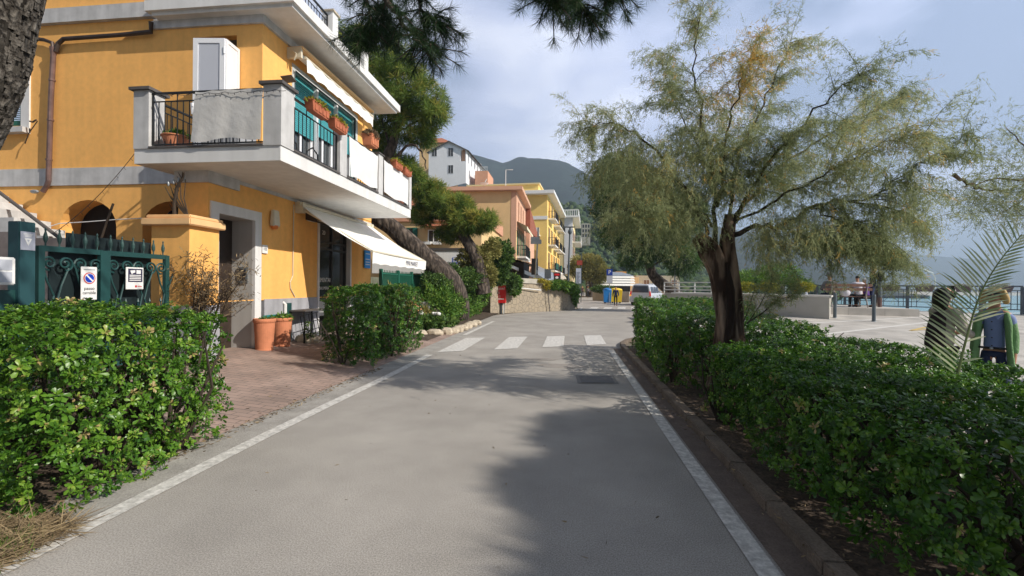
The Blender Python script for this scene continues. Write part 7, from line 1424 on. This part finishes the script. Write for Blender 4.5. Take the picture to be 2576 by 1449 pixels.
a = W(1975, 735, Y=30.); b = W(1978, 600, Y=30.); t_ = pole('white_mast', 'thin pale mast standing by the sea behind the shrubs', a.x, 30., -.5, b.z, .05, GPT, 'mast')
a = W(1697, 735, Y=31.); b = W(1698, 615, Y=31.); t_ = pole('globe_lamp', 'thin lamp post with a white globe between the dense tree and the tamarisk', a.x, 31., 0, b.z, .045, GPT, 'street lamp'); mb = MB(); mb.ell((a.x, 31, b.z + .15), (.16, .16, .2), 12, 8); mb.build('globe', LTW, t_)
a = W(2352, 730, Y=70); b = W(2350, 700, Y=70); t_ = thing('harbour_lamp', 'distant white curved street lamp beyond the sea railing', 'street lamp', (a.x, 70, -3)); mb = MB(); mb.tube([(a.x, 70, -3.5), (a.x, 70, b.z), (a.x - .3, 70, b.z + .7), (a.x - 1.7, 70, b.z + 1.3)], .09, 6); mb.build('pole', LTW, t_); mb = MB(); mb.box((a.x - 2.1, 69.9, b.z + 1.25), (a.x - 1.4, 70.1, b.z + 1.4)); mb.build('lamp_head', LTW, t_)
st(MB().box((a.x - 25, 66, -4), (a.x + 6, 74, -2.2)).build('pier', KERB))
# ------------------------------------------------------------------ people
SKN = M('skin', (.42, .22, .14), .55, .08, 8., spec=.3); SKP = M('pale_skin', (.52, .30, .20), .55, .08, 8., spec=.3); HBK = M('black_hair', (.012, .010, .009), .4, .3, 20.); HBR = M('brown_hair', (.09, .05, .025), .6, .3, 20.); HBL = M('blond_hair', (.48, .33, .13), .6, .25, 20.); HGR = M('grey_hair', (.35, .34, .33), .7, .2, 20.)
def fab(n, c, **k): return M(n, c, .85, .12, 6., **k)
F_BLK, F_NAV, F_WHT, F_GRY, F_RED, F_BRN, F_BLU = fab('black_fabric', (.018, .018, .02)), fab('navy_fabric_plain', (.02, .03, .08)), fab('white_fabric', (.62, .60, .66)), fab('grey_fabric', (.17, .16, .17)), fab('red_fabric', (.5, .06, .04)), fab('brown_fabric', (.10, .055, .04)), fab('blue_shirt', (.19, .25, .46))
def skinmesh(name, joints, edges, rad, mat, parent, M4, sub=1, squash=None):
    """one continuous surface grown round a jointed skeleton"""
    names = list(joints); me = bpy.data.meshes.new(name); me.from_pydata([joints[k] for k in names], [(names.index(a), names.index(b)) for a, b in edges], []); o = bpy.data.objects.new('tmp', me); COL.objects.link(o)
    o.modifiers.new('s', 'SKIN')
    if not me.skin_vertices: pass
    for i, k in enumerate(names):
        r = rad[k]; me.skin_vertices[0].data[i].radius = r if hasattr(r, '__len__') else (r, r)
    me.skin_vertices[0].data[0].use_root = True; o.modifiers[0].use_smooth_shade = True
    ss = o.modifiers.new('u', 'SUBSURF'); ss.levels = sub; ss.render_levels = sub; bpy.context.view_layer.update()
    m2 = bpy.data.meshes.new_from_object(o.evaluated_get(bpy.context.evaluated_depsgraph_get())); m2.name = name; bpy.data.objects.remove(o); m2.transform(M4); m2.materials.clear(); m2.materials.append(mat)
    m2.polygons.foreach_set('use_smooth', [True] * len(m2.polygons)); return link(name, m2, parent)
def person(loc, face, h, label, top=F_GRY, legs=F_BLK, hair=HBR, hairk='short', pose='stand', cat='person', grp=None, skin=SKN, shoes=F_BLK, wide=1., hat=None, arms='down', sub=1, step=.16, sleeve='long', detail=False, bag=None):
    s = h / 1.72; M4 = Matrix.Translation(loc) @ Matrix.Rotation(face, 4, 'Z') @ Matrix.Scale(s, 4); t = thing('person', label, cat, loc, grp); sit = pose == 'sit'; up_ = .46 - .90 if sit else 0
    J = {'pelvis': (0, 0, .95 + up_), 'waist': (0, .0, 1.10 + up_), 'chest': (0, .01 if not sit else .06, 1.32 + up_), 'neck': (0, .0 if not sit else .07, 1.47 + up_), 'head0': (0, .02 if not sit else .11, 1.56 + up_), 'head1': (0, .02 if not sit else .12, 1.64 + up_), 'head2': (0, .0 if not sit else .11, 1.70 + up_)}
    R = {'pelvis': (.125 * wide, .095 * wide), 'waist': (.105 * wide, .08 * wide), 'chest': (.125 * wide, .09 * wide), 'neck': .042, 'head0': .062, 'head1': .078, 'head2': .055}
    E = [('pelvis', 'waist'), ('waist', 'chest'), ('chest', 'neck'), ('neck', 'head0'), ('head0', 'head1'), ('head1', 'head2')]
    cz_ = J['chest'][2]; cy_ = J['chest'][1]
    J['coll'] = (0, cy_ - .0, cz_ + .10); R['coll'] = (.085 * wide, .06); E[2:3] = [('chest', 'coll'), ('coll', 'neck')]
    for sd, sg in (('L', -1), ('R', 1)):
        J['sh' + sd] = (sg * .165 * wide, cy_, cz_ + .07); R['sh' + sd] = .05
        if arms == 'fold' or sit: el_ = (sg * .24 * wide, cy_ + .08, cz_ - .20); wr = (sg * .12, cy_ + .26, cz_ - .22); hn = (sg * .06, cy_ + .30, cz_ - .20)
        elif arms == 'up' and sg > 0: el_ = (sg * .24, .14, 1.14); wr = (sg * .16, .30, 1.26); hn = (sg * .12, .36, 1.30)
        else: el_ = (sg * .235 * wide, -.02 - .05 * sg * (pose == 'walk'), 1.12); wr = (sg * .25 * wide, .04 - .10 * sg * (pose == 'walk'), .90); hn = (sg * .25 * wide, .06 - .11 * sg * (pose == 'walk'), .81)
        J['el' + sd] = el_; J['wr' + sd] = wr; J['ha' + sd] = hn; R['el' + sd] = .042; R['wr' + sd] = .028; R['ha' + sd] = (.034, .02); E += [('coll', 'sh' + sd), ('sh' + sd, 'el' + sd), ('el' + sd, 'wr' + sd), ('wr' + sd, 'ha' + sd)]
        if detail:
            hv = Vector(hn); dv = (Vector(hn) - Vector(wr)).normalized(); sv = dv.cross(Vector((0, 0, 1))) if abs(dv.z) < .9 else Vector((0, 1, 0)); sv.normalize()
            for f in range(5):
                k = 'f%s%d' % (sd, f); p1 = hv + dv * .035 + sv * (.018 * (f - 1.5)) if f < 4 else hv + sv * -.045 * sg; p2 = p1 + dv * ([.045, .05, .048, .038, .02][f]) + Vector((0, 0, -.012)); J[k] = tuple(p1); J[k + 'b'] = tuple(p2); R[k] = .0095; R[k + 'b'] = .007; E += [('ha' + sd, k), (k, k + 'b')]
        if sit: kn = (sg * .11, .44, .50); an = (sg * .12, .42, .09)
        else: k_ = step * sg if pose == 'walk' else 0; kn = (sg * .095, .04 + k_ * .8, .50); an = (sg * .10, k_ * 1.2 - .02, .09 + (.03 if k_ < 0 else 0))
        J['hp' + sd] = (sg * .09 * wide, .02 if sit else 0, J['pelvis'][2] - .06); J['kn' + sd] = kn; J['an' + sd] = an; J['to' + sd] = (an[0] * 1.05, an[1] + .15, .035); R['hp' + sd] = .075 * wide; R['kn' + sd] = .055; R['an' + sd] = .036; R['to' + sd] = (.04, .025); E += [('pelvis', 'hp' + sd), ('hp' + sd, 'kn' + sd), ('kn' + sd, 'an' + sd), ('an' + sd, 'to' + sd)]
    body = skinmesh('body', J, E, R, skin, t, M4, 2 if detail else sub)
    g = lambda r, k: tuple(x * k + .010 for x in (r if hasattr(r, '__len__') else (r, r)))
    ks = ['waist', 'pelvis', 'chest', 'coll', 'shL', 'elL', 'shR', 'elR'] + (['wrL', 'wrR'] if sleeve == 'long' else []); E2 = [e for e in E if e[0] in ks and e[1] in ks]; J2 = {k: J[k] for k in ks}
    if sleeve == 'short':
        for sd in 'LR': J2['el' + sd] = tuple(Vector(J['sh' + sd]).lerp(Vector(J['el' + sd]), .55))
    skinmesh('top', J2, E2, {k: g(R[k], 1.22) for k in ks}, top, t, M4, 2 if detail else 1)
    ks = ['pelvis', 'hpL', 'knL', 'anL', 'hpR', 'knR', 'anR']; skinmesh('trousers', {k: J[k] for k in ks}, [e for e in E if e[0] in ks and e[1] in ks], {k: g(R[k], .98) for k in ks}, legs, t, M4)
    for sd in 'LR': a = Vector(J['an' + sd]); skinmesh('shoe', {'a': tuple(a + Vector((0, -.05, -.045))), 'b': tuple(a + Vector((0, .06, -.05))), 'c': tuple(a + Vector((0, .18, -.055)))}, [('a', 'b'), ('b', 'c')], {'a': .042, 'b': .043, 'c': .03}, shoes, t, M4)
    H = Vector(J['head1']); c = M4 @ (H + Vector((0, -.018, .035))); mb = MB(); rr = .098 * s
    if hairk == 'long':
        hj = {'a': (0, H.y - .01, H.z + .045), 'b': (0, H.y - .055, H.z - .02), 'c': (0, H.y - .075, H.z - .13), 'd': (0, H.y - .085, H.z - .26)}; skinmesh('hair', hj, [('a', 'b'), ('b', 'c'), ('c', 'd')], {'a': (.092, .088), 'b': (.108, .095), 'c': (.112, .075), 'd': (.10, .045)}, hair, t, M4, 2)
    elif hairk != 'none':
        hj = {'a': (0, H.y + .015, H.z + .055), 'b': (0, H.y - .04, H.z + .035), 'c': (0, H.y - .055, H.z - .03)}; skinmesh('hair', hj, [('a', 'b'), ('b', 'c')], {'a': (.078, .05), 'b': (.090, .072), 'c': (.078, .045)}, hair, t, M4, 2)
    if hat: mb = MB(); mb.lathe([(.17, -.02), (.165, .0), (.10, .02), (.095, .09), (.05, .12), (0, .125)], (0, 0, 0), 20); me_o = mb.build('hat', hat, t, smooth=True); me_o.data.transform(Matrix.Translation(Vector(loc))); me_o.data.transform(Matrix.Translation(M4 @ (H + Vector((0, 0, .03))) - Vector(loc)))
    if bag: c = M4 @ Vector((.0, -.22, 1.25 + up_)); mb = MB(); mb.ell(c, (.16, .12, .22), 10, 8); mb.build('backpack', bag, t, smooth=True)
    return t, M4, J
def ptk(px, y, z=0.): p = W(px, 740, Y=y); return (p.x, y, z)
# walkers far down the road
far = [((1465, 66), 3.1, 1.68, 'person in dark clothes walking away beside the far wall', dict(top=F_BRN, legs=F_BLK, hair=HBL, hairk='long', pose='walk', sleeve='short')), ((1479, 66), 3.3, 1.66, 'person in a striped grey top walking beside the far wall', dict(top=F_GRY, legs=F_BLK, pose='walk')), ((1447, 74), .2, 1.70, 'person in a white top in the far street crowd', dict(top=F_WHT, legs=F_NAV)), ((1440, 72), 3.0, 1.66, 'person in a long black coat in the far street crowd', dict(top=F_BLK, legs=F_BLK)), ((1454, 80), 1.2, 1.7, 'farther person in white beside the far street crowd', dict(top=F_WHT, legs=F_BLK, pose='walk')), ((1432, 78), .5, 1.7, 'person in red at the left of the far street crowd', dict(top=F_RED, legs=F_NAV)), ((1496, 84), .5, 1.7, 'person in orange red beside the pavilion', dict(top=F_RED, legs=F_BLK)), ((1505, 86), 2.5, 1.68, 'tiny person in white beside the pavilion', dict(top=F_WHT, legs=F_BLK))]
for (px, y), f, h, lb, k in far: person(ptk(px, y, .1), f, h, lb, grp='people in the far street', **k)
person(ptk(1549, 40.0), 3.0, 1.66, 'person in a dark blue jacket walking away near the bins', top=F_NAV, legs=F_BLK, hair=HBR, pose='walk', step=.08)
# bench group
p = W(2086, 760, Y=20.1); person((W(2087, 700, Y=19.95).x, 19.85, PLT), 0.0, 1.80, 'person in a grey jacket and flat cap sitting at the left of the bench', top=F_GRY, legs=F_NAV, hair=HGR, pose='sit', hat=F_GRY, wide=1.15)
person((W(2156, 700, Y=19.95).x, 19.85, PLT), -.15, 1.70, 'dark haired person in a white lilac top on the right of the bench', top=F_WHT, legs=F_BLK, hair=HBK, pose='sit', wide=1.15, sleeve='short')
person((W(2172, 700, Y=20.3).x, 20.1, PLT), .3, 1.58, 'grey haired person beside the white top on the bench', top=fab('purple_fabric', (.10, .04, .22)), legs=F_BLK, hair=HGR, pose='sit')
person((W(2192, 700, Y=20.4).x, 20.3, PLT), .9, 1.74, 'blond person standing by the bench with a black jacket and backpack', top=F_BLK, legs=F_NAV, hair=HBL, hairk='long', bag=F_BLK)
person((W(2025, 700, Y=23.6).x, 23.6, .34), .1, 1.75, 'man in a pale blue shirt leaning at the railing left of the bench', top=fab('pale_blue_shirt', (.36, .40, .50)), legs=F_BRN, hair=HBR, arms='fold', sleeve='short')
for px, lb, c in ((2126, 'white bag on the bench seat', F_WHT),): a = W(px, 757, Y=19.7); o = MB().ell((a.x, 19.7, PLT + .60), (.20, .14, .17), 12, 8, .1).build('bag', c, origin=(a.x, 19.7, PLT + .45), smooth=True); tag(o, lb, 'bag')
# the two women in front
def yawto(dx, dy): return math.atan2(-dx, dy)
x1, y1 = 4.72, 6.35; x2, y2 = 5.12, 6.15
F1 = yawto(.95, .12); t1, M1, J1 = person((x1, y1, 0), F1, 1.66, 'dark haired woman in a beige jacket turned to her companion', top=fab('beige_jacket', (.42, .38, .32), bump=.5, bscale=9.), legs=F_BLK, hair=HBK, hairk='long', arms='fold', skin=SKP, detail=True, wide=.84)
F2 = yawto(-.72, -.62); t2, M2, J2 = person((x2, y2, 0), F2, 1.64, 'blond woman in sunglasses, blue shirt and open green cardigan', top=F_BLU, legs=F_NAV, hair=HBL, hairk='bob', skin=SKN, detail=True, arms='down', wide=.72, sleeve='short')
def face(t, M4, J, shades=False, hair=None):
    H = Vector(J['head1']); par = t; B = lambda v: M4 @ (H + Vector(v)); mb = MB(); sc = 1.
    mb.add([B((-.014, .082, -.035)), B((.014, .082, -.035)), B((0, .112, -.038)), B((0, .084, .012))], [(0, 1, 2), (0, 2, 3), (1, 3, 2)]); mb.build('nose', SKP if t is t1 else SKN, par)
    mb = MB(); mb.tube([B((-.024, .080, -.066)), B((0, .090, -.064)), B((.024, .080, -.066))], .006, 6); mb.build('mouth', M('lips', (.35, .08, .07), .5, 0), par)
    for s in (-1, 1):
        mb = MB(); c = B((s * .03, .078, .004)); mb.ell(c, (.012, .012, .008), 8, 6); mb.build('eye', LTW if not shades else INK, par)
        mb = MB(); c = B((s * .084, -.005, -.01)); mb.ell(c, (.012, .018, .026), 8, 6); mb.build('ear', SKN, par)
        if shades: mb = MB(); mb.prism([B((s * .006, .096, .022)), B((s * .064, .080, .024)), B((s * .062, .078, -.016)), B((s * .012, .094, -.018))], (M4.to_3x3() @ Vector((0, .006, 0)))); mb.build('sunglass_lens', INK, par); mb = MB(); mb.tube([B((s * .064, .080, .016)), B((s * .086, -.01, .012))], .004, 5); mb.build('sunglass_arm', INK, par)
face(t1, M1, J1); face(t2, M2, J2, True)
# hair: fringe and bob of the blond woman, long locks of the dark haired one
H = Vector(J2['head1']); hj = {'a': (0, H.y + .01, H.z + .065), 'l1': (-.07, H.y + .02, H.z + .03), 'l2': (-.10, H.y + .0, H.z - .06), 'l3': (-.105, H.y - .01, H.z - .13), 'r1': (.075, H.y + .02, H.z + .03), 'r2': (.10, H.y + .0, H.z - .06), 'r3': (.105, H.y - .01, H.z - .13), 'b1': (0, H.y - .07, H.z + .0), 'b2': (0, H.y - .085, H.z - .11)}
skinmesh('hair', hj, [('a', 'l1'), ('l1', 'l2'), ('l2', 'l3'), ('a', 'r1'), ('r1', 'r2'), ('r2', 'r3'), ('a', 'b1'), ('b1', 'b2')], {'a': (.075, .05), 'l1': .045, 'l2': .045, 'l3': .028, 'r1': .045, 'r2': .045, 'r3': .028, 'b1': .085, 'b2': .06}, HBL, t2, M2, 2)
# green cardigan: two open fronts, collar and buttons
GCA = fab('green_cardigan', (.16, .30, .13), bump=.6, bscale=40.)
for s in (-1, 1):
    cj = {'s': (s * .10, .03, 1.42), 'a': (s * .135, .085, 1.28), 'b': (s * .14, .085, 1.05), 'c': (s * .155, .08, .86), 'd': (s * .165, .06, .72)}
    skinmesh('cardigan_front', cj, [('s', 'a'), ('a', 'b'), ('b', 'c'), ('c', 'd')], {'s': (.036, .036), 'a': (.036, .042), 'b': (.028, .05), 'c': (.028, .055), 'd': (.032, .06)}, GCA, t2, M2, 2)
    aj = {k: J2[k + ('L' if s < 0 else 'R')] for k in ('sh', 'el', 'wr')}; aj['co'] = (s * .06, -.01, 1.43); skinmesh('cardigan_sleeve', aj, [('co', 'sh'), ('sh', 'el'), ('el', 'wr')], {'co': .05, 'sh': .066, 'el': .050, 'wr': .042}, GCA, t2, M2, 2)
    mb = MB(); pts = [M2 @ Vector(v) for v in ((s * .015, .125, 1.385), (s * .075, .085, 1.46), (s * .10, .09, 1.40), (s * .05, .135, 1.33))]; mb.prism(pts, M2.to_3x3() @ Vector((0, .006, .002))); mb.build('collar', F_BLU, t2)
for z in (1.30, 1.20, 1.10, 1.0): mb = MB(); mb.ell(M2 @ Vector((.0, .142 if z > 1.15 else .125, z)), (.008, .008, .008), 8, 5); mb.build('button', INK, t2)
mb = MB(); mb.tube([M2 @ Vector((-.13, .07, .97)), M2 @ Vector((-.06, .128, .97)), M2 @ Vector((.06, .128, .97)), M2 @ Vector((.13, .07, .97))], .014, 8); mb.build('belt', F_BLK, t2); mb = MB(); mb.ell(M2 @ Vector((0, .142, .97)), (.022, .015, .015), 8, 6); mb.build('buckle', GPT, t2)
# dark haired woman: fringe, side hair, scarf, dark bag on her back
H = Vector(J1['head1']); skinmesh('hair', {'a': (0, H.y + .055, H.z + .045), 'b': (0, H.y + .0, H.z + .07), 'l': (-.07, H.y + .03, H.z + .01), 'l2': (-.078, H.y + .02, H.z - .08), 'r': (.07, H.y + .03, H.z + .01), 'r2': (.078, H.y + .02, H.z - .08)}, [('a', 'b'), ('b', 'l'), ('l', 'l2'), ('b', 'r'), ('r', 'r2')], {'a': .042, 'b': .062, 'l': .036, 'l2': .030, 'r': .036, 'r2': .030}, HBK, t1, M1, 2)
skinmesh('vest', {'a': (0, -.05, 1.40), 'b': (0, -.10, 1.25), 'c': (0, -.12, 1.05), 'd': (0, -.13, .85)}, [('a', 'b'), ('b', 'c'), ('c', 'd')], {'a': (.09, .05), 'b': (.12, .07), 'c': (.135, .08), 'd': (.15, .09)}, fab('plum_black_fabric', (.03, .015, .02)), t1, M1, 2)
mb = MB(); mb.box(M1 @ Vector((-.035, .33, 1.16)), M1 @ Vector((.035, .34, 1.30))) if 0 else mb.ell(M1 @ Vector((0, .34, 1.13)), (.03, .03, .05), 8, 6); mb.build('phone', LTW, t1)
# ------------------------------------------------------------------ sea air
mb = MB(); mb.box((-2100, -1000, -8), (9100, 8100, 420)); o = mb.build('haze'); tag(o, 'pale sea haze filling the air', 'haze', kind='stuff')
hm = bpy.data.materials.new('haze_air'); hm.use_nodes = True; hm.node_tree.nodes.clear(); ho = hm.node_tree.nodes.new('ShaderNodeOutputMaterial'); pv = hm.node_tree.nodes.new('ShaderNodeVolumePrincipled')
pv.inputs['Color'].default_value = (.62, .80, 1.0, 1); pv.inputs['Density'].default_value = .0005; pv.inputs['Anisotropy'].default_value = .1
hm.node_tree.links.new(pv.outputs[0], ho.inputs['Volume']); o.data.materials.append(hm)
